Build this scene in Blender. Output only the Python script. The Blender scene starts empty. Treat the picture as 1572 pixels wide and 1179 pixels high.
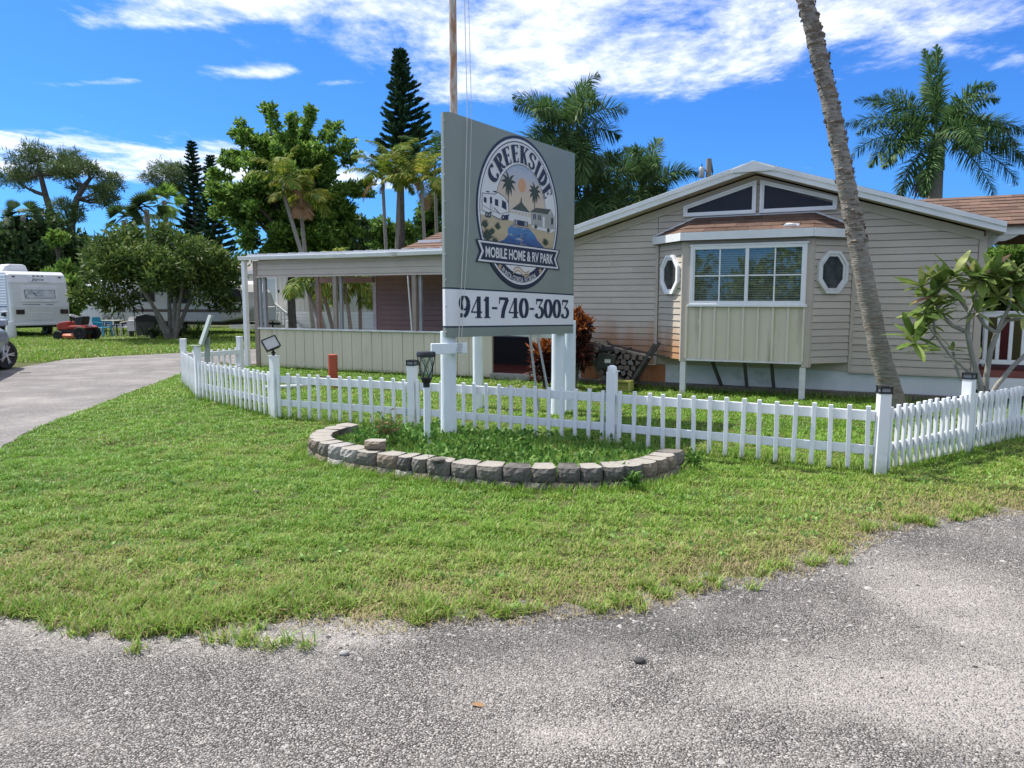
import bpy, bmesh, math, random
import numpy as np
from mathutils import Vector, Matrix

R = math.radians
scene = bpy.context.scene
COL = scene.collection
rng = np.random.default_rng(7)
random.seed(7)

# ------------------------------------------------------------------ camera, sky, sun, exposure
F, CX, CY, CAMH, YH = 1150.0, 786.0, 589.5, 1.6, 460.0       # measured from the photograph (1572 x 1179)
PITCH = math.atan((CY - YH) / F)
cam_d = bpy.data.cameras.new('camera')
cam = bpy.data.objects.new('camera', cam_d)
COL.objects.link(cam)
cam.location = (0, 0, CAMH)
cam.rotation_euler = (R(90) - PITCH, 0, 0)
cam_d.sensor_width = 36.0
cam_d.lens = 36.0 * F / 1572.0
cam_d.clip_start = 0.05
cam_d.clip_end = 3000
scene.camera = cam

SUN_AZ = Vector((-0.86, 0.42)).normalized()
SUN_EL = R(57)
SUN_DIR = Vector((SUN_AZ.x * math.cos(SUN_EL), SUN_AZ.y * math.cos(SUN_EL), math.sin(SUN_EL)))
sun_d = bpy.data.lights.new('sun', 'SUN')
sun_d.energy = 2.05
sun_d.angle = R(0.55)
sun_d.color = (1.0, 0.955, 0.88)
sun = bpy.data.objects.new('sun', sun_d)
COL.objects.link(sun)
sun.rotation_euler = SUN_DIR.to_track_quat('Z', 'Y').to_euler()
sun.location = SUN_DIR * 60

scene.view_settings.view_transform = 'Standard'
scene.view_settings.look = 'None'
scene.view_settings.gamma = 1.0
scene.view_settings.use_curve_mapping = False
scene.view_settings.exposure = 1.82
SKY_STRENGTH = 0.074


def px_ray(px, py):
    u = (px - CX) / F
    v = (py - CY) / F
    return Vector((u, math.cos(PITCH) - v * math.sin(PITCH), -math.sin(PITCH) - v * math.cos(PITCH)))


def gnd(px, py, z=0.0):
    r = px_ray(px, py)
    t = (z - CAMH) / r.z
    return Vector((r.x * t, r.y * t, z))


def at(px, py, Y):
    r = px_ray(px, py)
    t = Y / r.y
    return Vector((r.x * t, Y, CAMH + r.z * t))


class Plane:
    """vertical reference frame standing on the ground: local x along it, local y away from the viewer"""
    def __init__(s, x, y, a):
        s.o = Vector((x, y, 0)); s.a = a
        s.U = Vector((math.cos(a), math.sin(a), 0)); s.N = Vector((-math.sin(a), math.cos(a), 0))

    def hit(s, px, py, ly=0.0):
        r = px_ray(px, py)
        c = Vector((0, 0, CAMH)) - s.o
        t = (ly - c.dot(s.N)) / r.dot(s.N)
        q = c + r * t
        return q.dot(s.U), q.z

    def w(s, x, y, z=0.0):
        return s.o + s.U * x + s.N * y + Vector((0, 0, z))


def build_world():
    w = bpy.data.worlds.new('World')
    scene.world = w
    w.use_nodes = True
    nt = w.node_tree
    nt.nodes.clear()
    N, L = nt.nodes.new, nt.links.new
    out = N('ShaderNodeOutputWorld')
    bg = N('ShaderNodeBackground')
    bg.inputs['Strength'].default_value = SKY_STRENGTH
    sky = N('ShaderNodeTexSky')
    sky.sky_type = 'NISHITA'
    sky.sun_disc = False
    sky.sun_elevation = SUN_EL
    sky.sun_rotation = math.atan2(SUN_AZ.x, SUN_AZ.y)
    sky.air_density = 1.0
    sky.dust_density = 0.7
    sky.ozone_density = 2.6
    L(bg.outputs[0], out.inputs[0])
    tc = N('ShaderNodeTexCoord')
    sep = N('ShaderNodeSeparateXYZ')
    L(tc.outputs['Generated'], sep.inputs[0])

    def m(op, a, b=None, c=None):
        n = N('ShaderNodeMath'); n.operation = op
        for i, x in enumerate((a, b, c)):
            if x is None:
                continue
            if isinstance(x, (int, float)):
                n.inputs[i].default_value = x
            else:
                L(x, n.inputs[i])
        return n.outputs[0]
    zc = m('MAXIMUM', sep.outputs[2], 0.03)
    qx = m('DIVIDE', sep.outputs[0], zc)
    qy = m('DIVIDE', sep.outputs[1], zc)

    def blob(cx, cy, ra, rb, ang, amp):
        c, s = math.cos(R(ang)), math.sin(R(ang))
        dx, dy = m('SUBTRACT', qx, cx), m('SUBTRACT', qy, cy)
        a = m('MULTIPLY', m('ADD', m('MULTIPLY', dx, c), m('MULTIPLY', dy, s)), 1 / ra)
        b = m('MULTIPLY', m('SUBTRACT', m('MULTIPLY', dy, c), m('MULTIPLY', dx, s)), 1 / rb)
        d2 = m('ADD', m('MULTIPLY', a, a), m('MULTIPLY', b, b))
        return m('MULTIPLY', m('POWER', 2.718, m('MULTIPLY', d2, -1.0)), amp)
    comb = N('ShaderNodeCombineXYZ')
    L(qx, comb.inputs[0]); L(qy, comb.inputs[1])
    mp = N('ShaderNodeMapping')
    mp.inputs['Rotation'].default_value = (0, 0, R(-18))
    mp.inputs['Scale'].default_value = (1.25, 0.85, 1)
    L(comb.outputs[0], mp.inputs[0])
    n1 = N('ShaderNodeTexNoise')
    n1.inputs['Scale'].default_value = 1.7
    n1.inputs['Detail'].default_value = 9
    n1.inputs['Roughness'].default_value = 0.62
    n1.inputs['Distortion'].default_value = 0.35
    L(mp.outputs[0], n1.inputs['Vector'])
    n2 = N('ShaderNodeTexNoise')
    n2.inputs['Scale'].default_value = 7.0
    n2.inputs['Detail'].default_value = 6
    n2.inputs['Roughness'].default_value = 0.68
    L(mp.outputs[0], n2.inputs['Vector'])
    cover = None
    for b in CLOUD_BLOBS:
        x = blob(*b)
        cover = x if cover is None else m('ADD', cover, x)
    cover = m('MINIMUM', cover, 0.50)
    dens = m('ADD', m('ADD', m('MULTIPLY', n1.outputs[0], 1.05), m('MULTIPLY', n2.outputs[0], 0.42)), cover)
    mr = N('ShaderNodeMapRange')
    mr.interpolation_type = 'SMOOTHSTEP'
    mr.inputs['From Min'].default_value = 0.93
    mr.inputs['From Max'].default_value = 1.42
    L(dens, mr.inputs['Value'])
    # thin the clouds out where the projected layer becomes too dense to resolve
    fade = N('ShaderNodeMapRange')
    fade.inputs['From Min'].default_value = 0.0
    fade.inputs['From Max'].default_value = 0.06
    L(sep.outputs[2], fade.inputs['Value'])
    mask = m('MULTIPLY', mr.outputs[0], fade.outputs[0])
    mask = m('MULTIPLY', mask, 0.93)
    tint = N('ShaderNodeMixRGB'); tint.blend_type = 'MULTIPLY'; tint.inputs[0].default_value = 1.0
    L(sky.outputs[0], tint.inputs[1]); tint.inputs[2].default_value = SKY_TINT
    shade = N('ShaderNodeMixRGB')
    L(n2.outputs[0], shade.inputs[0])
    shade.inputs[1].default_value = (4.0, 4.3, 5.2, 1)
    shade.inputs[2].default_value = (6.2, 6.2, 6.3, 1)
    mix = N('ShaderNodeMixRGB')
    L(mask, mix.inputs[0]); L(tint.outputs[0], mix.inputs[1]); L(shade.outputs[0], mix.inputs[2])
    L(mix.outputs[0], bg.inputs['Color'])


SKY_TINT = (0.15, 0.375, 0.73, 1)
CLOUD_BLOBS = [  # x/z, y/z on the cloud layer, half axes, turn, amount
    (0.40, 3.0, 1.0, 0.85, 0, 0.62),
    (0.1, 2.2, 1.0, 0.5, 0, 0.45),
    (-0.65, 2.45, 0.75, 0.25, -8, 0.48),
    (0.9, 2.5, 0.9, 0.4, 10, 0.3),
    (-3.5, 5.25, 2.4, 0.85, 14, 0.62),
    (-2.3, 6.3, 2.2, 0.6, 20, 0.5),
    (-1.10, 3.45, 0.26, 0.12, -10, 0.42),
    (-0.85, 3.62, 0.16, 0.08, -10, 0.36),
    (-1.2, 2.80, 0.42, 0.12, -12, 0.46),
    (-1.9, 3.6, 0.3, 0.06, -10, 0.25),
    (-0.2, 3.7, 0.3, 0.3, 0, 0.3),
    (1.9, 3.2, 0.5, 0.18, 25, 0.25),
    (0.0, 0.3, 2.4, 1.5, 0, 0.55),  # from here on: unseen clouds overhead, behind and beside, added to brighten the shade
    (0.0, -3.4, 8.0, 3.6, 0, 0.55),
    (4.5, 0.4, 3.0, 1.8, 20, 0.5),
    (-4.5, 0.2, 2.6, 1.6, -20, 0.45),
]
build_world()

# ------------------------------------------------------------------ materials
MATS = {}


def mat(name, col, col2=None, rough=0.6, scale=3.0, bump=0.0, bscale=40.0, metal=0.0, spec=0.4, detail=5.0,
        lo=0.35, hi=0.68, trans=0.0, stretch=None, col3=None, s3=0.6, t3=0.55, emit=None):
    if name in MATS:
        return MATS[name]
    m = bpy.data.materials.new(name)
    m.use_nodes = True
    nt = m.node_tree
    N, L = nt.nodes.new, nt.links.new
    b = nt.nodes['Principled BSDF']
    b.inputs['Roughness'].default_value = rough
    b.inputs['Metallic'].default_value = metal
    b.inputs['Specular IOR Level'].default_value = spec
    c4 = lambda c: (c[0], c[1], c[2], 1)
    b.inputs['Base Color'].default_value = c4(col)
    tc = N('ShaderNodeTexCoord')
    vec = tc.outputs['Object']
    if stretch:
        mp = N('ShaderNodeMapping'); mp.inputs['Scale'].default_value = stretch
        L(vec, mp.inputs[0]); vec = mp.outputs[0]
    csock = None
    if col2 is not None:
        n = N('ShaderNodeTexNoise')
        n.inputs['Scale'].default_value = scale; n.inputs['Detail'].default_value = detail
        n.inputs['Roughness'].default_value = 0.6
        L(vec, n.inputs['Vector'])
        r = N('ShaderNodeValToRGB')
        r.color_ramp.elements[0].position = lo; r.color_ramp.elements[0].color = c4(col)
        r.color_ramp.elements[1].position = hi; r.color_ramp.elements[1].color = c4(col2)
        L(n.outputs[0], r.inputs[0])
        csock = r.outputs[0]
        if col3 is not None:
            n3 = N('ShaderNodeTexNoise'); n3.inputs['Scale'].default_value = s3; n3.inputs['Detail'].default_value = 6
            n3.inputs['Roughness'].default_value = 0.65
            L(vec, n3.inputs['Vector'])
            mr = N('ShaderNodeMapRange'); mr.inputs['From Min'].default_value = t3 - 0.04; mr.inputs['From Max'].default_value = t3 + 0.1
            L(n3.outputs[0], mr.inputs['Value'])
            mx = N('ShaderNodeMixRGB'); L(mr.outputs[0], mx.inputs[0]); L(csock, mx.inputs[1]); mx.inputs[2].default_value = c4(col3)
            csock = mx.outputs[0]
        L(csock, b.inputs['Base Color'])
    if bump:
        n = N('ShaderNodeTexNoise'); n.inputs['Scale'].default_value = bscale; n.inputs['Detail'].default_value = 4
        L(vec, n.inputs['Vector'])
        bp = N('ShaderNodeBump'); bp.inputs['Strength'].default_value = bump; bp.inputs['Distance'].default_value = 0.02
        L(n.outputs[0], bp.inputs['Height']); L(bp.outputs[0], b.inputs['Normal'])
    if trans:
        tr = N('ShaderNodeBsdfTranslucent')
        if csock is not None:
            L(csock, tr.inputs[0])
        else:
            tr.inputs[0].default_value = c4(col)
        mx = N('ShaderNodeMixShader'); mx.inputs[0].default_value = trans
        L(b.outputs[0], mx.inputs[1]); L(tr.outputs[0], mx.inputs[2])
        L(mx.outputs[0], nt.nodes['Material Output'].inputs[0])
    MATS[name] = m
    return m


def glass_mat(name, tint, clear):
    """window glass: part see-through, part mirror"""
    m = bpy.data.materials.new(name); m.use_nodes = True
    nt = m.node_tree; nt.nodes.clear()
    N, L = nt.nodes.new, nt.links.new
    out = N('ShaderNodeOutputMaterial')
    t = N('ShaderNodeBsdfTransparent'); t.inputs[0].default_value = (*tint, 1)
    g = N('ShaderNodeBsdfGlossy'); g.inputs['Roughness'].default_value = 0.02; g.inputs[0].default_value = (0.9, 0.95, 1, 1)
    mx = N('ShaderNodeMixShader'); mx.inputs[0].default_value = 1 - clear
    L(t.outputs[0], mx.inputs[1]); L(g.outputs[0], mx.inputs[2]); L(mx.outputs[0], out.inputs[0])
    MATS[name] = m
    return m


# ------------------------------------------------------------------ mesh helpers
class MB:
    def __init__(s, T=None):
        s.v, s.f, s.m, s.T = [], [], [], T

    def add(s, vs, fs, mi=0):
        o = len(s.v)
        if s.T is not None:
            vs = [s.T @ Vector(v) for v in vs]
        s.v.extend([tuple(v) for v in vs])
        s.f.extend([tuple(i + o for i in f) for f in fs])
        s.m.extend([mi] * len(fs))

    def box(s, x0, x1, y0, y1, z0, z1, mi=0, T=None):
        vs = [Vector(p) for p in ((x0, y0, z0), (x1, y0, z0), (x1, y1, z0), (x0, y1, z0), (x0, y0, z1), (x1, y0, z1), (x1, y1, z1), (x0, y1, z1))]
        if T is not None:
            vs = [T @ v for v in vs]
        s.add(vs, [(0, 3, 2, 1), (4, 5, 6, 7), (0, 1, 5, 4), (1, 2, 6, 5), (2, 3, 7, 6), (3, 0, 4, 7)], mi)
        return s

    def bar(s, a, b, w, h, mi=0, up=(0, 0, 1)):
        a, b = Vector(a), Vector(b)
        d = (b - a).normalized(); u = Vector(up)
        if abs(d.dot(u)) > 0.98:
            u = Vector((0, 1, 0))
        x = d.cross(u).normalized(); y = x.cross(d).normalized()
        vs = []
        for p in (a, b):
            for sx, sy in ((-1, -1), (1, -1), (1, 1), (-1, 1)):
                vs.append(p + x * (sx * w / 2) + y * (sy * h / 2))
        s.add(vs, [(3, 2, 1, 0), (4, 5, 6, 7), (0, 1, 5, 4), (1, 2, 6, 5), (2, 3, 7, 6), (3, 0, 4, 7)], mi)
        return s

    def tube(s, pts, rad, n=8, mi=0, cap=True):
        pts = [Vector(p) for p in pts]
        rad = rad if isinstance(rad, (list, tuple)) else [rad] * len(pts)
        rings = []
        prev = None
        for i, p in enumerate(pts):
            d = (pts[min(i + 1, len(pts) - 1)] - pts[max(i - 1, 0)])
            d = d.normalized() if d.length > 1e-9 else Vector((0, 0, 1))
            if prev is None:
                u = Vector((1, 0, 0)) if abs(d.x) < 0.9 else Vector((0, 1, 0))
                x = (u - d * u.dot(d)).normalized()
            else:
                x = (prev - d * prev.dot(d))
                x = x.normalized() if x.length > 1e-6 else Vector((1, 0, 0))
            prev = x
            y = d.cross(x)
            rings.append([p + (x * math.cos(2 * math.pi * k / n) + y * math.sin(2 * math.pi * k / n)) * rad[i] for k in range(n)])
        vs = [v for r_ in rings for v in r_]
        fs = []
        for i in range(len(rings) - 1):
            for k in range(n):
                fs.append((i * n + k, i * n + (k + 1) % n, (i + 1) * n + (k + 1) % n, (i + 1) * n + k))
        if cap:
            fs.append(tuple(range(n - 1, -1, -1)))
            fs.append(tuple((len(rings) - 1) * n + k for k in range(n)))
        s.add(vs, fs, mi)
        return s

    def lathe(s, c, prof, n=16, mi=0):
        """prof: (radius, z) from bottom to top round the vertical through c"""
        c = Vector(c)
        vs = []
        for r_, z in prof:
            for k in range(n):
                a = 2 * math.pi * k / n
                vs.append(c + Vector((r_ * math.cos(a), r_ * math.sin(a), z)))
        fs = []
        for i in range(len(prof) - 1):
            for k in range(n):
                fs.append((i * n + k, i * n + (k + 1) % n, (i + 1) * n + (k + 1) % n, (i + 1) * n + k))
        fs.append(tuple(range(n - 1, -1, -1)))
        fs.append(tuple((len(prof) - 1) * n + k for k in range(n)))
        s.add(vs, fs, mi)
        return s

    def prism(s, poly, vec, mi=0):
        """polygon of 3D points pushed along vec"""
        n = len(poly); vec = Vector(vec)
        vs = [Vector(p) for p in poly] + [Vector(p) + vec for p in poly]
        fs = [tuple(range(n - 1, -1, -1)), tuple(range(n, 2 * n))]
        for k in range(n):
            fs.append((k, (k + 1) % n, n + (k + 1) % n, n + k))
        s.add(vs, fs, mi)
        return s

    def xz(s, poly, y0, y1, mi=0):
        return s.prism([(p[0], y0, p[1]) for p in poly], (0, y1 - y0, 0), mi)

    def ring(s, outer, inner, y0, y1, mi=0):
        """flat frame between two matching xz outlines"""
        n = len(outer)
        vs = [(p[0], y0, p[1]) for p in outer] + [(p[0], y0, p[1]) for p in inner] + \
             [(p[0], y1, p[1]) for p in outer] + [(p[0], y1, p[1]) for p in inner]
        fs = []
        for k in range(n):
            j = (k + 1) % n
            fs += [(k, j, n + j, n + k), (2 * n + k, 3 * n + k, 3 * n + j, 2 * n + j), (k, 2 * n + k, 2 * n + j, j), (n + k, n + j, 3 * n + j, 3 * n + k)]
        s.add(vs, fs, mi)
        return s

    def sphere(s, c, r_, mi=0, n=10, m=6, sc=(1, 1, 1)):
        c = Vector(c); vs = []; fs = []
        for i in range(m + 1):
            th = math.pi * i / m
            for k in range(n):
                a = 2 * math.pi * k / n
                vs.append(c + Vector((r_ * sc[0] * math.sin(th) * math.cos(a), r_ * sc[1] * math.sin(th) * math.sin(a), r_ * sc[2] * math.cos(th))))
        for i in range(m):
            for k in range(n):
                fs.append((i * n + k, (i + 1) * n + k, (i + 1) * n + (k + 1) % n, i * n + (k + 1) % n))
        s.add(vs, fs, mi)
        return s

    def build(s, name, mats, parent=None, smooth=False, bevel=0.0, kind=None, fix=True):
        me = bpy.data.meshes.new(name)
        me.from_pydata(s.v, [], s.f)
        mats = mats if isinstance(mats, (list, tuple)) else [mats]
        for m in mats:
            me.materials.append(m)
        me.polygons.foreach_set('material_index', s.m)
        if fix:
            bm = bmesh.new(); bm.from_mesh(me)
            bmesh.ops.recalc_face_normals(bm, faces=bm.faces)
            bm.to_mesh(me); bm.free()
        if smooth:
            me.polygons.foreach_set('use_smooth', [True] * len(me.polygons))
            if smooth != 'all':
                me.set_sharp_from_angle(angle=R(40))
        o = bpy.data.objects.new(name, me)
        COL.objects.link(o)
        if bevel:
            b = o.modifiers.new('edge', 'BEVEL'); b.width = bevel; b.segments = 2; b.limit_method = 'ANGLE'; b.angle_limit = R(40)
            b.harden_normals = False
        if parent is not None:
            o.parent = parent
        if kind:
            o['kind'] = kind
        return o


def np_mesh(name, V, Fc, mats, mi=None, parent=None, kind=None, loc=None):
    """V (n,3); Fc (m,k)"""
    V = np.asarray(V, dtype=np.float32); Fc = np.asarray(Fc, dtype=np.int32)
    if loc is not None:
        V = V - np.asarray(loc, dtype=np.float32)
    me = bpy.data.meshes.new(name)
    me.vertices.add(len(V)); me.vertices.foreach_set('co', V.ravel())
    k = Fc.shape[1]
    me.loops.add(Fc.size); me.loops.foreach_set('vertex_index', Fc.ravel())
    me.polygons.add(len(Fc))
    me.polygons.foreach_set('loop_start', np.arange(len(Fc), dtype=np.int32) * k)
    for m in (mats if isinstance(mats, (list, tuple)) else [mats]):
        me.materials.append(m)
    if mi is not None:
        me.polygons.foreach_set('material_index', np.asarray(mi, dtype=np.int32))
    me.update(calc_edges=True)
    me.validate()
    o = bpy.data.objects.new(name, me); COL.objects.link(o)
    if loc is not None:
        o.location = loc
    if parent is not None:
        o.parent = parent
        if loc is not None:
            o.location = Vector(loc) - parent.location
    if kind:
        o['kind'] = kind
    return o


def tag(o, label=None, cat=None, group=None, kind=None):
    if label: o['label'] = label
    if cat: o['category'] = cat
    if group: o['group'] = group
    if kind: o['kind'] = kind
    return o


def thing(name, label, cat, loc=(0, 0, 0), rz=0.0, group=None):
    o = bpy.data.objects.new(name, None); COL.objects.link(o)
    o.empty_display_size = 0.2
    o.location = loc; o.rotation_euler = (0, 0, rz)
    return tag(o, label, cat, group)


def share(o, parent=None, loc=None, rot=None, scale=None):
    c = o.copy(); COL.objects.link(c)
    if parent is not None: c.parent = parent
    if loc is not None: c.location = loc
    if rot is not None: c.rotation_euler = rot
    if scale is not None: c.scale = scale
    return c


def copy_tree(o, parent=None):
    c = o.copy(); COL.objects.link(c)
    if parent is not None: c.parent = parent
    for ch in list(o.children):
        copy_tree(ch, c)
    return c


def in_poly(P, poly):
    """points (n,2) inside polygon"""
    x, y = P[:, 0], P[:, 1]
    poly = np.asarray(poly)
    inside = np.zeros(len(P), bool)
    j = len(poly) - 1
    for i in range(len(poly)):
        xi, yi = poly[i]; xj, yj = poly[j]
        c = ((yi > y) != (yj > y)) & (x < (xj - xi) * (y - yi) / (yj - yi + 1e-12) + xi)
        inside ^= c
        j = i
    return inside


def unit(a):
    return a / (np.linalg.norm(a, axis=1, keepdims=True) + 1e-9)

# ------------------------------------------------------------------ ground, lot, driveway
def gravel_mat(name, dark, light, tone_a, tone_b, cells, amount, worn=(), sandy=()):
    m = bpy.data.materials.new(name); m.use_nodes = True
    nt = m.node_tree; N, L = nt.nodes.new, nt.links.new
    b = nt.nodes['Principled BSDF']; b.inputs['Roughness'].default_value = 0.85; b.inputs['Specular IOR Level'].default_value = 0.25
    tc = N('ShaderNodeTexCoord')
    v = N('ShaderNodeTexVoronoi'); v.inputs['Scale'].default_value = cells; v.inputs['Randomness'].default_value = 1
    L(tc.outputs['Object'], v.inputs['Vector'])
    sep = N('ShaderNodeSeparateColor'); L(v.outputs['Color'], sep.inputs[0])
    r = N('ShaderNodeValToRGB')
    e = r.color_ramp.elements
    e[0].position = 0.0; e[0].color = (*dark, 1); e[1].position = 1.0; e[1].color = (*light, 1)
    x = e.new(0.45); x.color = tuple((a * 0.45 + c * 0.55) for a, c in zip(dark, light)) + (1,)
    x = e.new(0.86); x.color = tuple(c * 0.86 for c in light) + (1,)
    L(sep.outputs[0], r.inputs[0])
    # dark binder between the stones
    d = N('ShaderNodeMapRange'); d.inputs['From Min'].default_value = 0.32; d.inputs['From Max'].default_value = 0.62
    L(v.outputs['Distance'], d.inputs['Value'])
    mx = N('ShaderNodeMixRGB'); L(d.outputs[0], mx.inputs[0]); L(r.outputs[0], mx.inputs[1])
    mx.inputs[2].default_value = (dark[0] * 0.8, dark[1] * 0.78, dark[2] * 0.76, 1)
    n = N('ShaderNodeTexNoise'); n.inputs['Scale'].default_value = 0.55; n.inputs['Detail'].default_value = 7; n.inputs['Roughness'].default_value = 0.62
    L(tc.outputs['Object'], n.inputs['Vector'])
    rr = N('ShaderNodeValToRGB'); rr.color_ramp.elements[0].position = 0.36; rr.color_ramp.elements[0].color = (*tone_a, 1)
    rr.color_ramp.elements[1].position = 0.62; rr.color_ramp.elements[1].color = (*tone_b, 1)
    L(n.outputs[0], rr.inputs[0])
    # dust fills the surface in patches
    n2 = N('ShaderNodeTexNoise'); n2.inputs['Scale'].default_value = 1.1; n2.inputs['Detail'].default_value = 8; n2.inputs['Roughness'].default_value = 0.7
    mp = N('ShaderNodeMapping'); mp.inputs['Location'].default_value = (13, 5, 0); L(tc.outputs['Object'], mp.inputs[0]); L(mp.outputs[0], n2.inputs['Vector'])
    mr2 = N('ShaderNodeMapRange'); mr2.inputs['From Min'].default_value = 0.46; mr2.inputs['From Max'].default_value = 0.68; mr2.inputs['To Max'].default_value = 0.62
    L(n2.outputs[0], mr2.inputs['Value'])
    mu = N('ShaderNodeMixRGB'); mu.blend_type = 'MULTIPLY'; mu.inputs[0].default_value = 1; L(mx.outputs[0], mu.inputs[1]); L(rr.outputs[0], mu.inputs[2])
    md = N('ShaderNodeMixRGB'); L(mr2.outputs[0], md.inputs[0]); L(mu.outputs[0], md.inputs[1]); md.inputs[2].default_value = (0.315, 0.293, 0.268, 1)
    col = md.outputs[0]
    if worn or sandy:
        sx = N('ShaderNodeSeparateXYZ'); L(tc.outputs['Object'], sx.inputs[0])

        def m_(op, a, c=None):
            q = N('ShaderNodeMath'); q.operation = op
            for i, x in enumerate((a, c)):
                if x is None: continue
                if isinstance(x, (int, float)): q.inputs[i].default_value = x
                else: L(x, q.inputs[i])
            return q.outputs[0]
        n4 = N('ShaderNodeTexNoise'); n4.inputs['Scale'].default_value = 3.2; n4.inputs['Detail'].default_value = 9; n4.inputs['Roughness'].default_value = 0.72
        L(tc.outputs['Object'], n4.inputs['Vector'])
        for blobs, colr, k in ((worn, None, .46), (sandy, (0.40, 0.368, 0.330, 1), .68)):
            if not blobs: continue
            tot = None
            for cx, cy, ra, rb, ang, amp in blobs:
                c_, s_ = math.cos(ang), math.sin(ang)
                dx, dy = m_('SUBTRACT', sx.outputs[0], cx), m_('SUBTRACT', sx.outputs[1], cy)
                u = m_('MULTIPLY', m_('ADD', m_('MULTIPLY', dx, c_), m_('MULTIPLY', dy, s_)), 1 / ra)
                v_ = m_('MULTIPLY', m_('SUBTRACT', m_('MULTIPLY', dy, c_), m_('MULTIPLY', dx, s_)), 1 / rb)
                g_ = m_('MULTIPLY', m_('POWER', 2.718, m_('MULTIPLY', m_('ADD', m_('MULTIPLY', u, u), m_('MULTIPLY', v_, v_)), -1.0)), amp)
                tot = g_ if tot is None else m_('ADD', tot, g_)
            q = N('ShaderNodeMapRange'); q.interpolation_type = 'SMOOTHSTEP'
            q.inputs['From Min'].default_value = 0.62; q.inputs['From Max'].default_value = 1.25; q.inputs['To Max'].default_value = k
            L(m_('ADD', tot, n4.outputs[0]), q.inputs['Value'])
            x = N('ShaderNodeMixRGB'); L(q.outputs[0], x.inputs[0]); L(col, x.inputs[1])
            if colr is None:
                x.blend_type = 'MULTIPLY'; x.inputs[2].default_value = (0.30, 0.30, 0.315, 1)
            else:
                x.inputs[2].default_value = colr
            col = x.outputs[0]
    L(col, b.inputs['Base Color'])
    inv = N('ShaderNodeMath'); inv.operation = 'SUBTRACT'; inv.inputs[0].default_value = 1; L(v.outputs['Distance'], inv.inputs[1])
    hm = N('ShaderNodeMath'); hm.operation = 'MULTIPLY'; L(inv.outputs[0], hm.inputs[0]); L(sep.outputs[1], hm.inputs[1])
    bp = N('ShaderNodeBump'); bp.inputs['Strength'].default_value = amount; bp.inputs['Distance'].default_value = 0.018
    L(hm.outputs[0], bp.inputs['Height']); L(bp.outputs[0], b.inputs['Normal'])
    return m


M_soil = mat('soil', (0.085, 0.080, 0.036), (0.07, 0.095, 0.028), rough=0.95, scale=2.2, bump=0.6, bscale=60, spec=0.1, col3=(0.17, 0.145, 0.09), s3=0.9, t3=0.66)
def band(px, py, w_px, ry, amp):
    a, c = gnd(px - w_px, py), gnd(px + w_px, py)
    return (gnd(px, py).x, gnd(px, py).y, (c - a).length / 2, ry, 0.0, amp)


WORN = [band(700, 990, 90, .30, .6), band(860, 975, 110, .34, .62), band(1010, 960, 100, .36, .62), band(1150, 925, 90, .40, .6), band(1270, 890, 80, .5, .55), band(1400, 825, 80, .55, .55), band(1520, 805, 90, .5, .35), band(330, 1075, 160, .25, .2), band(1250, 1120, 120, .14, .2)]
SANDY = [band(560, 972, 90, .22, .7), band(120, 965, 170, .25, .62), band(360, 985, 120, .2, .5), band(860, 1130, 200, .16, .5), band(1220, 1050, 260, .40, .5), band(1480, 930, 180, .9, .62), band(1540, 1100, 200, .4, .5), band(60, 1130, 160, .2, .45)]
M_lot = gravel_mat('lot_gravel', (0.100, 0.094, 0.088), (0.490, 0.472, 0.445), (0.80, 0.79, 0.785), (1.12, 1.09, 1.065), 120, 1.0, WORN, SANDY)
M_drive = gravel_mat('driveway_asphalt', (0.17, 0.162, 0.158), (0.27, 0.258, 0.25), (0.80, 0.79, 0.78), (1.0, 0.98, 0.96), 45, 0.35)
nt_ = M_lot.node_tree     # pits where chips have come out
b_ = nt_.nodes['Principled BSDF']; src_ = b_.inputs['Base Color'].links[0].from_socket
tc_ = nt_.nodes.new('ShaderNodeTexCoord'); nz_ = nt_.nodes.new('ShaderNodeTexNoise'); nz_.inputs['Scale'].default_value = 24; nz_.inputs['Detail'].default_value = 3; nz_.inputs['Roughness'].default_value = .55
nt_.links.new(tc_.outputs['Object'], nz_.inputs['Vector'])
m2_ = nt_.nodes.new('ShaderNodeMapRange'); m2_.inputs['From Min'].default_value = .635; m2_.inputs['From Max'].default_value = .72; m2_.inputs['To Max'].default_value = .72; nt_.links.new(nz_.outputs[0], m2_.inputs['Value'])
mx_ = nt_.nodes.new('ShaderNodeMixRGB'); nt_.links.new(m2_.outputs[0], mx_.inputs[0]); nt_.links.new(src_, mx_.inputs[1]); mx_.inputs[2].default_value = (.06, .057, .055, 1); nt_.links.new(mx_.outputs[0], b_.inputs['Base Color'])
M_conc = mat('old_concrete', (0.26, 0.25, 0.225), (0.36, 0.345, 0.315), rough=0.9, scale=3, bump=0.3, bscale=50, spec=0.2)

g = MB(); g.box(-400, 400, -60, 600, -0.6, 0.0)
g.build('ground', M_soil, kind='structure')


def sheet(name, pts, z, m, n_jit=0, amp=0.0):
    """flat sheet; its outline is broken up into an irregular edge"""
    out = []
    for i, p in enumerate(pts):
        q = pts[(i + 1) % len(pts)]
        p, q = Vector((p[0], p[1])), Vector((q[0], q[1]))
        k = max(1, int((q - p).length / n_jit)) if n_jit else 1
        k = min(k, 90)
        nrm = Vector((-(q - p).y, (q - p).x)).normalized() if (q - p).length > 0 else Vector((0, 0))
        for j in range(k):
            t = j / k
            out.append(p.lerp(q, t) + nrm * (random.uniform(-amp, amp) if j else 0))
    b = MB(); b.add([(p.x, p.y, z) for p in out], [tuple(range(len(out)))])
    return b.build(name, m, kind='structure', fix=False)


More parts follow.
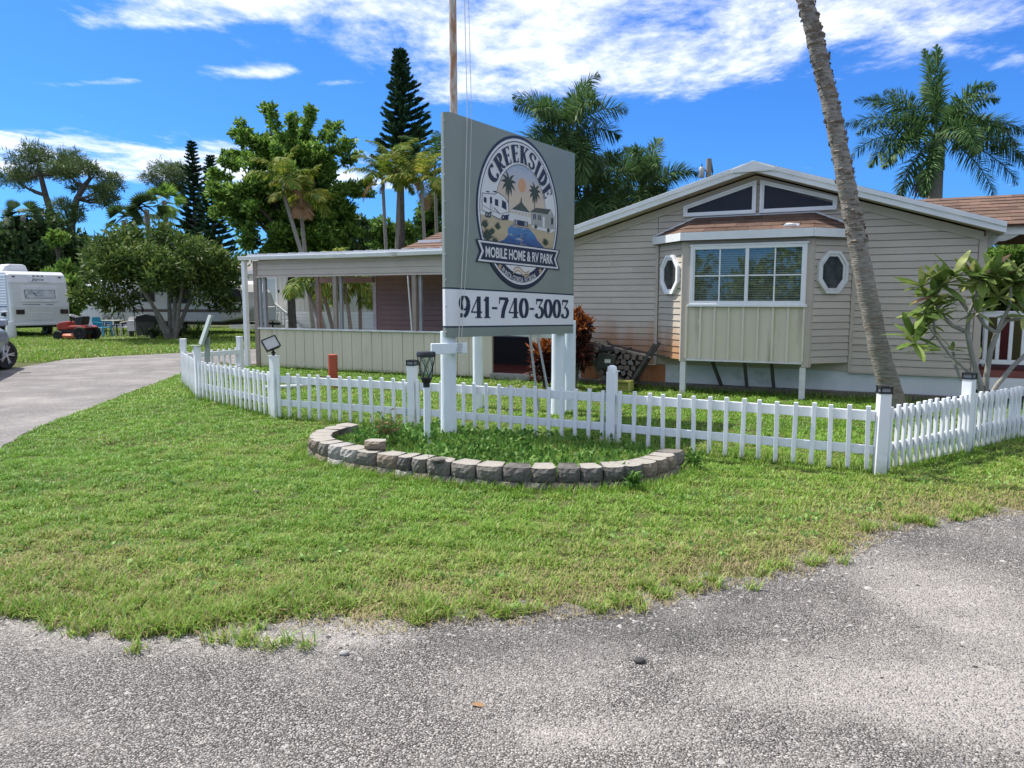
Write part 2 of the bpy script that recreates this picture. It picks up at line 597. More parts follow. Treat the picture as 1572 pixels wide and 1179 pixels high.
G2 = lambda pts: [tuple(gnd(*p)[:2]) for p in pts]
LOT_EDGE_PX = [(-60, 915), (0, 925), (60, 936), (130, 950), (210, 968), (330, 965), (420, 955), (500, 955), (570, 962), (640, 957), (700, 945), (780, 948), (850, 940), (930, 938), (1000, 926), (1060, 908), (1130, 888),
               (1220, 878), (1290, 852), (1370, 812), (1430, 797), (1500, 792), (1572, 784), (1700, 772)]
LOT_EDGE = G2(LOT_EDGE_PX)
# stones run on a little way under the thin outer grass, in tongues
LOT_IN = []
for i in range(len(LOT_EDGE) - 1):
    a, c = Vector(LOT_EDGE[i]), Vector(LOT_EDGE[i + 1])
    k = max(1, int((c - a).length / .035))
    nn = Vector((-(c - a).y, (c - a).x)).normalized()
    for j in range(k):
        p = a.lerp(c, j / k)
        s_ = p.x * 1.0
        q = .10 + .07 * math.sin(s_ * 7.3 + 1) + .05 * math.sin(s_ * 17.1) + .04 * math.sin(s_ * 41 + 2) + random.uniform(-.03, .03)
        LOT_IN.append(tuple(p + nn * q))
lot_poly = [(-14, 3.2), (-4.2, LOT_EDGE[0][1])] + LOT_IN + [LOT_EDGE[-1]] + [(9, 5.6), (16, 6.0), (30, 6.2), (30, -30), (-30, -30), (-30, 3.2)]
sheet('gravel_lot', lot_poly, 0.004, M_lot)
DR_NEAR = G2([(-40, 708), (0, 690), (60, 655), (130, 630), (200, 603), (280, 573), (340, 556)])
DR_FAR = G2([(-80, 586), (0, 570), (100, 552), (200, 546), (280, 542), (390, 536), (480, 531)])
drive_poly = DR_NEAR + [(-6.6, 18.2), (-4.0, 22.5), (0.0, 24.0)] + [(2.0, 27.0)] + DR_FAR[::-1] + [(-26, 13.5), (-30, 9.5), (-16, 8.2)]
sheet('driveway', drive_poly, 0.008, M_drive, 0.25, 0.04)
for pts in ([(128, 537), (146, 531), (172, 533), (150, 541)], [(20, 538), (60, 533), (82, 537), (36, 542)]):
    sheet('concrete_pad', G2(pts), 0.006, M_conc, 0.2, 0.02)
pad = G2([(130, 521), (236, 521), (232, 515), (140, 515)])
sheet('patio_slab', pad, 0.03, M_conc, 0, 0)

HOUSE_A = R(-26)
HP = Plane(3.78, 12.33, HOUSE_A)          # local y = 0 is the front of the bay, y = 0.6 the gable wall
WALL = 0.6

# ------------------------------------------------------------------ grass (uncountable)
LAWN_FRONT = [(p[0], p[1] - .13) for p in LOT_EDGE] + [(9, 5.9), (14, 6.2), (14, 14)] + [tuple(HP.w(3.6, 0.9)[:2]), tuple(HP.w(-3.3, 0.75)[:2]), tuple(HP.w(-11.2, 0.8)[:2])] + DR_NEAR[::-1] + [(-7, 7.6), (-7, 4.4)]
FAR_LAWN = DR_FAR + [(2, 29), (2, 44), (-40, 44), (-36, 22)]


def blades(P, length, width, name, mats, lean=(0.3, 1.1), mi_p=(0.55, 0.3, 0.15), z0=0.0, tone=None):
    n = len(P)
    az = rng.uniform(0, 2 * np.pi, n); ln = rng.uniform(*lean, n)
    L = np.asarray(length) * rng.uniform(0.55, 1.35, n); W = width * rng.uniform(0.7, 1.3, n)
    d = np.stack([np.cos(az), np.sin(az), np.zeros(n)], 1)
    s = np.stack([-np.sin(az), np.cos(az), np.zeros(n)], 1)
    up = np.array([0, 0, 1.0])
    b = np.concatenate([P, np.full((n, 1), z0)], 1)
    l1 = ln * 0.55
    mid = b + (d * np.sin(l1)[:, None] + up * np.cos(l1)[:, None]) * (L * 0.5)[:, None]
    tip = mid + (d * np.sin(ln * 1.35)[:, None] + up * np.cos(ln * 1.35)[:, None]) * (L * 0.5)[:, None]
    hw = (W * 0.5)[:, None]
    V = np.stack([b - s * hw, b + s * hw, mid - s * hw * 0.85, mid + s * hw * 0.85, tip], 1).reshape(-1, 3)
    base = (np.arange(n) * 5)[:, None]
    Fc = np.concatenate([base + np.array([0, 1, 3]), base + np.array([0, 3, 2]), base + np.array([2, 3, 4])], 1).reshape(-1, 3)
    if tone is None:
        mi = rng.choice(len(mi_p), n, p=mi_p)
    else:
        mi = tone
    return np_mesh(name, V, Fc, mats, np.repeat(mi, 3), kind='stuff')


def noise2(P, f, seed):
    r = np.random.default_rng(seed)
    out = np.zeros(len(P))
    for k in range(5):
        a = r.uniform(0, 6.28); ph = r.uniform(0, 6.28); ff = f * r.uniform(0.6, 1.7)
        out += np.sin((P[:, 0] * math.cos(a) + P[:, 1] * math.sin(a)) * ff + ph)
        a = r.uniform(0, 6.28); ph = r.uniform(0, 6.28)
        out += 0.6 * np.sin((P[:, 0] * math.cos(a) + P[:, 1] * math.sin(a)) * ff * 2.3 + ph)
    return out / 4.0


def scatter(poly, box, dens, power=0.0):
    x0, x1, y0, y1 = box
    n = int((x1 - x0) * (y1 - y0) * dens)
    P = np.stack([rng.uniform(x0, x1, n), rng.uniform(y0, y1, n)], 1)
    return P[in_poly(P, poly)]


def seen(P, pad=0.25):
    """keep what the photograph could show: a wedge a little wider than the field of view"""
    return P[np.abs(P[:, 0]) < P[:, 1] * (0.70 + pad) + 0.6]


M_grass = [mat('grass_blade', (0.120, 0.250, 0.022), (0.205, 0.37, 0.045), rough=0.5, scale=0.9, trans=0.30, spec=0.3),
           mat('grass_blade_yellow', (0.25, 0.335, 0.06), (0.35, 0.41, 0.10), rough=0.55, scale=1.1, trans=0.30, spec=0.3),
           mat('grass_blade_dry', (0.34, 0.28, 0.15), (0.26, 0.215, 0.10), rough=0.7, scale=2.0, trans=0.2, spec=0.2)]
lot_arr = np.array(LOT_EDGE)


def edge_dist(P):
    """metres inside the lawn from the worn edge of the lot"""
    d = np.full(len(P), 1e9)
    for i in range(len(lot_arr) - 1):
        a, b = lot_arr[i], lot_arr[i + 1]
        ab = b - a; t = np.clip(((P - a) @ ab) / (ab @ ab), 0, 1)
        d = np.minimum(d, np.linalg.norm(P - (a + t[:, None] * ab), axis=1))
    # negative outside
    iy = np.interp(P[:, 0], lot_arr[:, 0], lot_arr[:, 1])
    return np.where(P[:, 1] < iy, -d, d)


def tones(P, e):
    k = noise2(P, 1.3, 3) + 0.7 * noise2(P, 5.0, 8) + .6 * noise2(P, 19, 61)
    dry = np.clip(0.80 - e * 0.66, 0, 0.75) + np.clip(k * 0.32 - 0.06, 0, 0.45)
    yel = np.clip(0.62 - e * 0.20, 0.10, 0.55) + np.clip(noise2(P, 0.8, 21) * 0.25 + noise2(P, 14, 63) * .35, -0.1, 0.5)
    u = rng.uniform(0, 1, len(P))
    return np.where(u < dry * 0.55, 2, np.where(u < dry * 0.55 + yel, 1, 0))


def lawn_band(y0, y1, x, dens, L, W, nm, thin=True):
    P = seen(scatter(LAWN_FRONT, (-x, x, y0, y1), dens))
    e = edge_dist(P)
    keep = np.ones(len(P), bool)
    if thin:
        nz = noise2(P, 4.0, 11) * 0.5 + noise2(P, 13, 17) * 0.6
        keep = rng.uniform(0, 1, len(P)) < np.clip((e + .02 + nz * .20) * 2.3, 0.006, 1.0)
        bare = (noise2(P, 2.2, 31) + 0.5 * noise2(P, 6.5, 37)) > 1.25
        keep &= ~(bare & (rng.uniform(0, 1, len(P)) < 0.7))
    P = P[keep]; e = e[keep]
    # tussocks: patches a hand across stand taller, gaps between them stay low and dark
    cl = np.clip(.80 + .55 * noise2(P, 24, 51) + .38 * noise2(P, 9, 53), .2, 1.6)
    drop = rng.uniform(0, 1, len(P)) < np.clip(.62 - cl * .75, 0, .75)
    P, e, cl = P[~drop], e[~drop], cl[~drop]
    return blades(P, L * cl, W, nm, M_grass, lean=(0.6, 1.5), tone=tones(P, e))


lawn_band(3.3, 5.2, 6, 10500, 0.052, 0.0058, 'grass')
lawn_band(5.2, 8.0, 7, 6500, 0.052, 0.0068, 'grass')
lawn_band(8.0, 12.0, 10, 3200, 0.050, 0.0095, 'grass', thin=False)
lawn_band(12.0, 18.0, 12, 1500, 0.060, 0.014, 'grass', thin=False)
P = seen(scatter(FAR_LAWN, (-32, 3, 19, 42), 230), 0.05)
blades(P, 0.10, 0.032, 'grass', M_grass, lean=(0.3, 1.2), mi_p=(0.6, 0.33, 0.07))

# tufts that have spread onto the lot
tuft_px = [(75, 935, .30), (150, 955, .22), (168, 968, .10), (240, 945, .30), (290, 950, .30), (330, 945, .25), (365, 990, .17), (372, 938, .12), (430, 920, .18), (258, 905, .3), (120, 900, .25), (60, 895, .3),
           (30, 930, .15), (300, 966, .12), (210, 925, .2), (500, 905, .15), (560, 935, .14), (1010, 905, .2), (1075, 892, .15), (640, 930, .16), (700, 925, .2)]
rt = random.Random(77)
for q in range(34):
    x = rt.uniform(10, 520); tuft_px.append((x, 918 + 48 * math.exp(-((x - 230) / 170) ** 2) + rt.uniform(-16, 14), rt.uniform(.06, .16)))
for q in range(26):
    i = rt.randrange(9, len(LOT_EDGE_PX) - 2); t = rt.random(); a, c = LOT_EDGE_PX[i], LOT_EDGE_PX[i + 1]
    tuft_px.append((a[0] + (c[0] - a[0]) * t, a[1] + (c[1] - a[1]) * t + rt.uniform(-8, 5), rt.uniform(.05, .10)))
Ps, tn = [], []
for px, py, r_ in tuft_px:
    c = gnd(px, py)
    for q in range(int(5 * r_ / 0.1)):
        cc = np.array([c.x + random.gauss(0, r_ * 0.8), c.y + random.gauss(0, r_ * 0.35)])
        Ps.append(cc + rng.normal(0, 0.022, (34, 2)))
        tn.append(rng.choice(3, 34, p=(0.42, 0.43, 0.15)))
Ps = np.concatenate(Ps); tn = np.concatenate(tn)
blades(Ps, 0.085, 0.006, 'grass_tufts', M_grass, lean=(0.45, 1.25), tone=tn)

# loose stones and shell on the lot, dead thatch along the edge
M_peb = [mat('pebble_pale', (0.25, 0.24, 0.225), (0.36, 0.345, 0.32), rough=0.8, scale=30),
         mat('pebble_grey', (0.14, 0.137, 0.134), (0.22, 0.215, 0.21), rough=0.85, scale=30),
         mat('pebble_dark', (0.03, 0.03, 0.03), (0.07, 0.068, 0.066), rough=0.85, scale=30)]
ICO = None


def pebbles(P, size, name, p=(0.45, 0.38, 0.17)):
    n = len(P)
    tm = np.array([[0, 0, 1], [1, 0, 0], [0.5, .87, 0], [-.5, .87, 0], [-1, 0, 0], [-.5, -.87, 0], [.5, -.87, 0]], float)
    V = np.repeat(tm[None], n, 0) * rng.uniform(0.65, 1.25, (n, 7, 1))
    s = size * np.exp(rng.normal(0, 0.38, n)); a = rng.uniform(0, 6.28, n)
    c, sn = np.cos(a)[:, None], np.sin(a)[:, None]
    el = rng.uniform(0.6, 1.0, n)[:, None]
    x, y, z = V[:, :, 0], V[:, :, 1] * el, V[:, :, 2] * rng.uniform(0.4, 0.75, n)[:, None]
    V = np.stack([x * c - y * sn, x * sn + y * c, z], 2) * s[:, None, None]
    V[:, :, 0] += P[:, 0:1]; V[:, :, 1] += P[:, 1:2]; V[:, :, 2] += 0.004
    f = np.array([[0, i, i % 6 + 1] for i in range(1, 7)])
    Fc = (np.arange(n) * 7)[:, None, None] + f[None]
    mi = np.repeat(rng.choice(3, n, p=p), 6)
    return np_mesh(name, V.reshape(-1, 3), Fc.reshape(-1, 3), M_peb, mi, kind='stuff')


P = seen(scatter(lot_poly, (-4, 4, 1.7, 3.2), 1100), 0.1)
pebbles(P, 0.0046, 'gravel')
P = seen(scatter(lot_poly, (-6, 8, 3.2, 7.5), 260), 0.1)
pebbles(P, 0.0062, 'gravel')
P = seen(scatter(lot_poly, (-5, 8, 3.2, 7.0), 1500), 0.1)
P = P[rng.uniform(0, 1, len(P)) < np.exp(-((edge_dist(P) + .10) / .16) ** 2)]
pebbles(P, 0.0062, 'gravel', (0.35, 0.4, 0.25))
P = seen(scatter(lot_poly, (-4, 6, 1.7, 6.5), 7), 0.1)
pebbles(P, 0.010, 'gravel', (0.4, 0.35, 0.25))
P = seen(scatter(LAWN_FRONT, (-4, 6, 3.4, 7.0), 2500), 0.1)
e = edge_dist(P)
P = P[rng.uniform(0, 1, len(P)) < np.clip(0.9 - np.abs(e - .12) * 1.6, 0, 1)]
blades(P, 0.055, 0.0042, 'dead_thatch', [M_grass[2]], lean=(1.0, 1.5), mi_p=(1.0,), z0=0.006)

# ------------------------------------------------------------------ house materials
def siding_mat():
    """taupe vinyl; orange iron stain from the sprinkler low on the wall beside the bay"""
    m = mat('siding_taupe', (0.46, 0.405, 0.335), (0.505, 0.448, 0.375), rough=0.55, scale=2.0, bump=0.08, bscale=60, spec=0.35)
    nt = m.node_tree; N, L = nt.nodes.new, nt.links.new
    b = nt.nodes['Principled BSDF']
    src = b.inputs['Base Color'].links[0].from_socket
    tc = N('ShaderNodeTexCoord'); sep = N('ShaderNodeSeparateXYZ'); L(tc.outputs['Object'], sep.inputs[0])
    n = N('ShaderNodeTexNoise'); n.inputs['Scale'].default_value = 1.6; n.inputs['Detail'].default_value = 5
    mp = N('ShaderNodeMapping'); mp.inputs['Scale'].default_value = (2.6, 2.6, 0.5); L(tc.outputs['Object'], mp.inputs[0]); L(mp.outputs[0], n.inputs['Vector'])

    def rng_(sock, a, b_, c=0, d=1):
        q = N('ShaderNodeMapRange'); q.inputs['From Min'].default_value = a; q.inputs['From Max'].default_value = b_
        q.inputs['To Min'].default_value = c; q.inputs['To Max'].default_value = d; L(sock, q.inputs['Value']); return q.outputs[0]

    def mul(a, c):
        q = N('ShaderNodeMath'); q.operation = 'MULTIPLY'; L(a, q.inputs[0]); L(c, q.inputs[1]); return q.outputs[0]
    side = mul(rng_(sep.outputs[0], -3.3, -2.7), rng_(sep.outputs[0], -0.7, -1.0))
    hz = N('ShaderNodeMath'); hz.operation = 'ADD'; L(rng_(sep.outputs[2], 0.42, 1.40, 1.05, -0.30), hz.inputs[0]); L(n.outputs[0], hz.inputs[1])
    k = mul(side, rng_(hz.outputs[0], 0.48, 1.10, 0, 0.80))
    mx = N('ShaderNodeMixRGB'); L(k, mx.inputs[0]); L(src, mx.inputs[1]); mx.inputs[2].default_value = (0.37, 0.165, 0.06, 1)
    oi = N('ShaderNodeObjectInfo')       # boards weather a little differently from each other
    hv = N('ShaderNodeHueSaturation'); L(mx.outputs[0], hv.inputs['Color']); L(rng_(oi.outputs['Random'], 0, 1, .93, 1.06), hv.inputs['Value'])
    L(hv.outputs[0], b.inputs['Base Color'])
    return m


M_sid = siding_mat()
M_trim = mat('taupe_trim', (0.44, 0.385, 0.32), (0.48, 0.425, 0.36), rough=0.55, scale=3)
M_fascia = mat('white_fascia', (0.66, 0.68, 0.68), (0.76, 0.77, 0.76), rough=0.45, scale=2.5, col3=(0.45, 0.45, 0.42), s3=1.4, t3=0.66)
M_vinyl = mat('white_vinyl', (0.78, 0.79, 0.80), (0.83, 0.84, 0.84), rough=0.38, scale=2.0)
M_frame = mat('white_frame', (0.74, 0.75, 0.76), (0.80, 0.81, 0.81), rough=0.4, scale=4)
M_dirty = mat('weathered_white', (0.66, 0.67, 0.66), (0.50, 0.49, 0.45), rough=0.6, scale=5, lo=0.45, hi=0.75)
M_cream = mat('cream_panel', (0.58, 0.53, 0.40), (0.63, 0.575, 0.445), rough=0.6, scale=1.6, stretch=(3, 3, 0.35), bump=0.12, bscale=35, col3=(0.40, 0.36, 0.26), s3=1.2, t3=0.63)
M_creamb = mat('cream_batten', (0.63, 0.58, 0.455), (0.67, 0.62, 0.50), rough=0.6, scale=3)
M_shing = [mat('shingle_brown', (0.115, 0.073, 0.054), (0.165, 0.110, 0.085), rough=0.95, scale=5, bump=0.5, bscale=120, spec=0.15),
           mat('shingle_rust', (0.140, 0.085, 0.061), (0.190, 0.122, 0.092), rough=0.95, scale=5, bump=0.5, bscale=120, spec=0.15),
           mat('shingle_dark', (0.085, 0.055, 0.043), (0.125, 0.08, 0.062), rough=0.95, scale=5, bump=0.5, bscale=120, spec=0.15)]
M_stucco = mat('pale_stucco', (0.56, 0.60, 0.61), (0.64, 0.67, 0.67), rough=0.85, scale=2.5, bump=0.35, bscale=45, col3=(0.36, 0.38, 0.37), s3=1.5, t3=0.62)
M_rust = mat('rust_stucco', (0.33, 0.12, 0.04), (0.42, 0.20, 0.10), rough=0.9, scale=3.0, stretch=(3, 3, 0.6), bump=0.3, bscale=45)
M_foot = mat('footing', (0.10, 0.085, 0.075), (0.17, 0.15, 0.135), rough=0.95, scale=4, bump=0.4, bscale=40)
M_wood_dk = mat('dark_timber', (0.055, 0.05, 0.045), (0.10, 0.09, 0.08), rough=0.9, scale=6, stretch=(8, 8, 1))
M_dkglass = mat('tinted_glass', (0.034, 0.031, 0.034), (0.042, 0.038, 0.042), rough=0.08, scale=1, spec=0.16)
M_glass = glass_mat('window_glass', (0.86, 0.87, 0.84), 0.91)
M_blind = mat('blind_slat', (0.245, 0.25, 0.23), (0.295, 0.30, 0.275), rough=0.5, scale=4)
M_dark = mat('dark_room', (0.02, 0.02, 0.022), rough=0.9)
M_metal = mat('roof_metal', (0.50, 0.51, 0.52), (0.60, 0.61, 0.62), rough=0.4, scale=1.5, metal=0.3, col3=(0.33, 0.30, 0.27), s3=1.2, t3=0.62)
M_black = mat('black_plastic', (0.014, 0.014, 0.016), (0.022, 0.022, 0.024), rough=0.4, scale=6)
M_pink = mat('pink_siding', (0.31, 0.205, 0.165), (0.36, 0.245, 0.20), rough=0.6, scale=2)

# ------------------------------------------------------------------ main house
house = thing('mobile_home', 'taupe sided mobile home with white gable fascia and a front bay window', 'house', HP.o, HOUSE_A)
XL, XR, ZB = -3.26, 3.36, 0.44
PKX, PKZ = 0.05, 3.62            # underside of the gable trim at the peak
SL, SR = 0.292, 0.318            # fall of the two roof slopes


def roof_z(x):
    return PKZ - (PKX - x) * SL if x < PKX else PKZ - (x - PKX) * SR


def x_at(z):
    return (max(XL, PKX - (PKZ - z) / SL), min(XR, PKX + (PKZ - z) / SR))


def siding(parent, x0, x1, z0, z1, T=None, step=0.11, clip=None, yw=WALL, m=None, name='siding_board', lip=0.027, cut=None):
    z = z0; ci = 0
    while z < z1 - 0.01:
        zt = min(z + step, z1)
        a0, a1, b0, b1 = x0, x1, x0, x1
        if clip:
            l0, r0 = clip(z); l1, r1 = clip(zt)
            a0, a1, b0, b1 = max(x0, l0), min(x1, r0), max(x0, l1), min(x1, r1)
            if b1 - b0 < 0.02:
                b0 = (b0 + b1) / 2 - .005; b1 = b0 + .01
            if a1 - a0 < 0.05:
                z = zt; continue
        jig = random.uniform(-0.0012, 0.0012)
        if cut and a0 + .25 < cut[ci % len(cut)] < a1 - .25 and b0 < cut[ci % len(cut)] < b1:
            xc = cut[ci % len(cut)]
            spans = [(a0, xc - .0015, b0, xc - .0015), (xc + .0015, a1, xc + .0015, b1)]
        else:
            spans = [(a0, a1, b0, b1)]
        ci += 1
        zg = zt - .010
        for a0, a1, b0, b1 in spans:
            mb = MB(T); jig = random.uniform(-0.002, 0.002); jz = random.uniform(-.0015, .0015)
            mb.add([(a0, yw - lip + jig, z + jz), (a1, yw - lip - jig, z - jz), (a1, yw, z), (a0, yw, z), (b0, yw - 0.015, zg), (b1, yw - 0.015, zg), (b1, yw, zg), (b0, yw, zg)],
                   [(0, 3, 2, 1), (4, 5, 6, 7), (0, 1, 5, 4), (1, 2, 6, 5), (2, 3, 7, 6), (3, 0, 4, 7)])
            mb.build(name, m or M_sid, parent)
        z = zt


# body behind the boards, side walls, foundation
mb = MB()
mb.prism([(XL, WALL + .004, ZB), (XR, WALL + .004, ZB), (XR, WALL + .004, roof_z(XR)), (PKX, WALL + .004, PKZ), (XL, WALL + .004, roof_z(XL))], (0, 9.0, 0))
mb.build('wall', M_trim, house)
mb = MB(); mb.box(XL + .03, XR - .03, WALL + .03, WALL + 9, 0, ZB)
mb.build('foundation', M_stucco, house)
mb = MB(); mb.box(-3.05, -1.42, WALL + 0.022, WALL + 0.034, 0.10, ZB - 0.005)
mb.build('foundation_stain', M_rust, house)
mb = MB(); mb.box(XL, XR, WALL - 0.10, WALL + .028, 0, 0.115)
mb.build('footing', M_foot, house, bevel=0.01)
siding(house, XL + .06, -1.60, ZB, 3.9, clip=x_at, cut=(-2.45, -9, -9, -2.05, -2.45, -9))
siding(house, 1.62, XR - .06, ZB, 3.9, clip=x_at, cut=(2.75, -9, 2.2, -9, -9))
siding(house, -1.59, 1.61, 2.64, 3.9, clip=x_at)
for x in (XL, XR):
    b = MB(); b.box(x - .05, x + .05, WALL - .03, WALL + .07, ZB - .01, roof_z(x) - .02); b.build('corner_board', M_trim, house, bevel=.004)
for x in (-1.60, 1.62):
    b = MB(); b.box(x - .028, x + .028, WALL - .035, WALL + .01, ZB - .02, 2.56); b.build('corner_board', M_trim, house, bevel=.004)
for xa, xb in ((XL + .055, -1.63), (1.65, XR - .055)):
    b = MB(); b.box(xa, xb, WALL - .026, WALL, ZB - .025, ZB - .001); b.build('starter_strip', M_trim, house)

# gable roof: two slabs, rake fascia in two steps, frieze trim under it
EL, ER = -3.62, 3.60
for sx, xe, s_ in ((-1, EL, SL), (1, ER, SR)):
    zt = lambda x: PKZ + 0.20 - abs(x - PKX) * s_
    b = MB()
    b.prism([(PKX, 0.24, zt(PKX)), (xe, 0.24, zt(xe)), (xe, 0.24, zt(xe) + .03), (PKX, 0.24, zt(PKX) + .03)], (0, 9.6, 0))
    b.build('roof', M_shing[0], house)
    b = MB()
    b.prism([(PKX, 0.215, zt(PKX) - .05), (xe, 0.215, zt(xe) - .05), (xe, 0.215, zt(xe) + .022), (PKX, 0.215, zt(PKX) + .022)], (0, 0.022, 0))
    b.prism([(PKX, 0.238, zt(PKX) - .135), (xe, 0.238, zt(xe) - .135), (xe, 0.238, zt(xe) - .052), (PKX, 0.238, zt(PKX) - .052)], (0, 0.03, 0))
    b.build('fascia', M_fascia, house, bevel=.003)
    b = MB()     # soffit and frieze
    b.prism([(PKX, 0.27, zt(PKX) - .13), (xe, 0.27, zt(xe) - .13), (xe, 0.27, zt(xe) - .115), (PKX, 0.27, zt(PKX) - .115)], (0, WALL - 0.27, 0))
    xi = XL if sx < 0 else XR
    b.prism([(PKX, WALL - .045, roof_z(PKX) - .09), (xi, WALL - .045, roof_z(xi) - .09), (xi, WALL - .045, roof_z(xi) + .04), (PKX, WALL - .045, roof_z(PKX) + .04)], (0, 0.05, 0))
    b.build('soffit', M_trim, house)
    b = MB()
    b.box(xe - .012 if sx > 0 else xe, xe if sx > 0 else xe + .012, .24, 9.8, zt(xe) - .13, zt(xe) + .018)
    b.build('eave_board', M_fascia, house)
b = MB(); b.box(-0.36, 0.45, 0.205, 0.2145, PKZ + 0.085, PKZ + 0.20)
pk = MB(); pk.xz([(-0.28, PKZ + 0.20 - .33 * SL), (PKX, PKZ + .225), (0.38, PKZ + .20 - .33 * SR), (0.38, PKZ + 0.05), (-0.28, PKZ + 0.05)], 0.200, 0.214)
pk.build('peak_cap', M_fascia, house, bevel=.003)

# two tinted gable windows
def inset(poly, d):
    """shrink a convex xz outline by d"""
    n = len(poly); out = []
    cx = sum(p[0] for p in poly) / n; cz = sum(p[1] for p in poly) / n
    ln = []
    for i in range(n):
        a, b_ = Vector(poly[i]), Vector(poly[(i + 1) % n])
        t = (b_ - a).normalized(); nn = Vector((-t.y, t.x))
        if nn.dot(Vector((cx, cz)) - a) < 0: nn = -nn
        ln.append((a + nn * d, t))
    for i in range(n):
        (p, t), (q, u) = ln[i - 1], ln[i]
        den = t.x * u.y - t.y * u.x
        k = ((q.x - p.x) * u.y - (q.y - p.y) * u.x) / den
        out.append(tuple(p + t * k))
    return out


for poly in ([(-1.14, 3.07), (0.07, 3.07), (0.07, 3.615), (-1.14, 3.25)], [(0.13, 3.07), (1.32, 3.07), (1.32, 3.265), (0.13, 3.615)]):
    poly = [(p[0], p[1] - 0.035) for p in poly]
    o = MB(); i1 = inset(poly, 0.035); i2 = inset(poly, 0.065)
    o.ring(poly, i1, WALL - 0.085, WALL - .001); o.ring(i1, i2, WALL - 0.065, WALL - .001)
    w_ = o.build('window', M_frame, house)
    p_ = MB(); p_.xz(i2, WALL - 0.045, WALL - 0.03); p_.build('pane', M_dkglass, w_)

# ---- bay
BX0, BX1, BZ = -0.955, 0.985, 0.585
TL = Matrix.Translation((BX0 - .6, .6, 0)) @ Matrix.Rotation(R(-45), 4, 'Z')
TR = Matrix.Translation((BX1, 0, 0)) @ Matrix.Rotation(R(45), 4, 'Z')
SLEN = 0.6 * math.sqrt(2)
b = MB(); b.prism([(BX0 - .59, .6, BZ), (BX0, .012, BZ), (BX1, .012, BZ), (BX1 + .59, .6, BZ)], (0, 0, 0.018)); b.build('bay_floor', M_wood_dk, house)
b = MB(); b.prism([(BX0 - .59, .6, 2.56), (BX0, .012, 2.56), (BX1, .012, 2.56), (BX1 + .59, .6, 2.56)], (0, 0, 0.018)); b.build('bay_ceiling', M_trim, house)
for T, nm in ((TL, 'l'), (TR, 'r')):
    oc = [(0.425 + 0.285 * c_, 2.03 + 0.335 * s_) for c_, s_ in ((.42, 1), (1, .42), (1, -.42), (.42, -1), (-.42, -1), (-1, -.42), (-1, .42), (-.42, 1))]
    oi = [(0.425 + (p[0] - .425) * .70, 2.03 + (p[1] - 2.03) * .74) for p in oc]
    om = [(0.425 + (p[0] - .425) * .84, 2.03 + (p[1] - 2.03) * .86) for p in oc]
    # the wall behind is cut round the window
    bw = MB(T)
    bw.box(0.012, SLEN - .012, .003, .02, BZ, 1.70); bw.box(0.012, SLEN - .012, .003, .02, 2.36, 2.56)
    bw.box(0.012, 0.15, .003, .02, 1.70, 2.36); bw.box(0.70, SLEN - .012, .003, .02, 1.70, 2.36)
    bw.build('bay_wall', M_trim, house)
    siding(house, 0.02, SLEN - .02, BZ, 2.55, T=T, yw=0.0)
    o = MB(T); o.ring(oc, om, -0.075, 0.02); o.ring(om, oi, -0.058, 0.03)
    w_ = o.build('window', M_dirty if nm == 'r' else M_frame, house, bevel=.003)
    p_ = MB(T); p_.xz(oi, -0.040, -0.036); p_.build('pane', mat('octagon_glass', (.022, .024, .024), (.075, .075, .068), rough=.12, scale=5, spec=.10), w_)
for x, z0 in ((BX0, BZ - .03), (BX1, BZ - .06)):
    b = MB(); b.prism([(x - .055, -.014, z0), (x + .055, -.014, z0), (x + (.085 if x > 0 else .045), .05, z0), (x - (.085 if x < 0 else .045), .05, z0)], (0, 0, 2.56 - z0))
    b.build('corner_board', M_trim, house, bevel=.005)
# front panel: recessed sheet pieces between raised battens
xs = np.linspace(BX0 + .045, BX1 - .045, 9)
for k in range(8):
    b = MB(); b.box(xs[k] + .002, xs[k + 1] - .002, -.004, .012, BZ + .02, 1.50); b.build('panel', M_cream, house)
for x in xs:
    b = MB(); b.box(x - .016 + random.uniform(-.004, .004), x + .016, -.034, -.0045, BZ + .02, 1.50); b.build('batten', M_creamb, house, bevel=.003)
b = MB(); b.box(BX0 + .05, BX1 - .05, -.03, .014, BZ - .012, BZ + .018); b.build('bottom_rail', M_dirty, house, bevel=.003)
b = MB(); b.box(BX0 + .05, BX1 - .05, -.004, .014, 2.47, 2.56); b.build('header_board', M_trim, house)
b = MB(); b.box(BX0 + .045, BX0 + .085, -.012, .014, 1.50, 2.47); b.build('siding_board', M_sid, house)
# picture window
wx0, wx1, wz0, wz1 = -0.865, 0.975 - .02, 1.515, 2.49
o = MB(); o.ring([(wx0, wz0), (wx1, wz0), (wx1, wz1), (wx0, wz1)], [(wx0 + .05, wz0 + .065), (wx1 - .075, wz0 + .065), (wx1 - .075, wz1 - .065), (wx0 + .05, wz1 - .065)], -.05, .02)
o.box(wx0 - .03, wx1 + .03, -.065, -.0505, wz0 - .03, wz0 + .012)
o.box(wx0 - .02, wx1 + .02, -.062, -.0505, wz1 - .012, wz1 + .02)
win = o.build('window', M_frame, house, bevel=.003)
ix0, ix1, iz0, iz1 = wx0 + .05, wx1 - .075, wz0 + .065, wz1 - .065
xm = (ix0 + ix1) / 2 + .015
o = MB(); o.box(xm - .028, xm + .028, -.044, .018, iz0, iz1); o.box(ix0 + .001, ix0 + .022, -.04, .016, iz0, iz1); o.build('mullion', M_frame, win, bevel=.003)
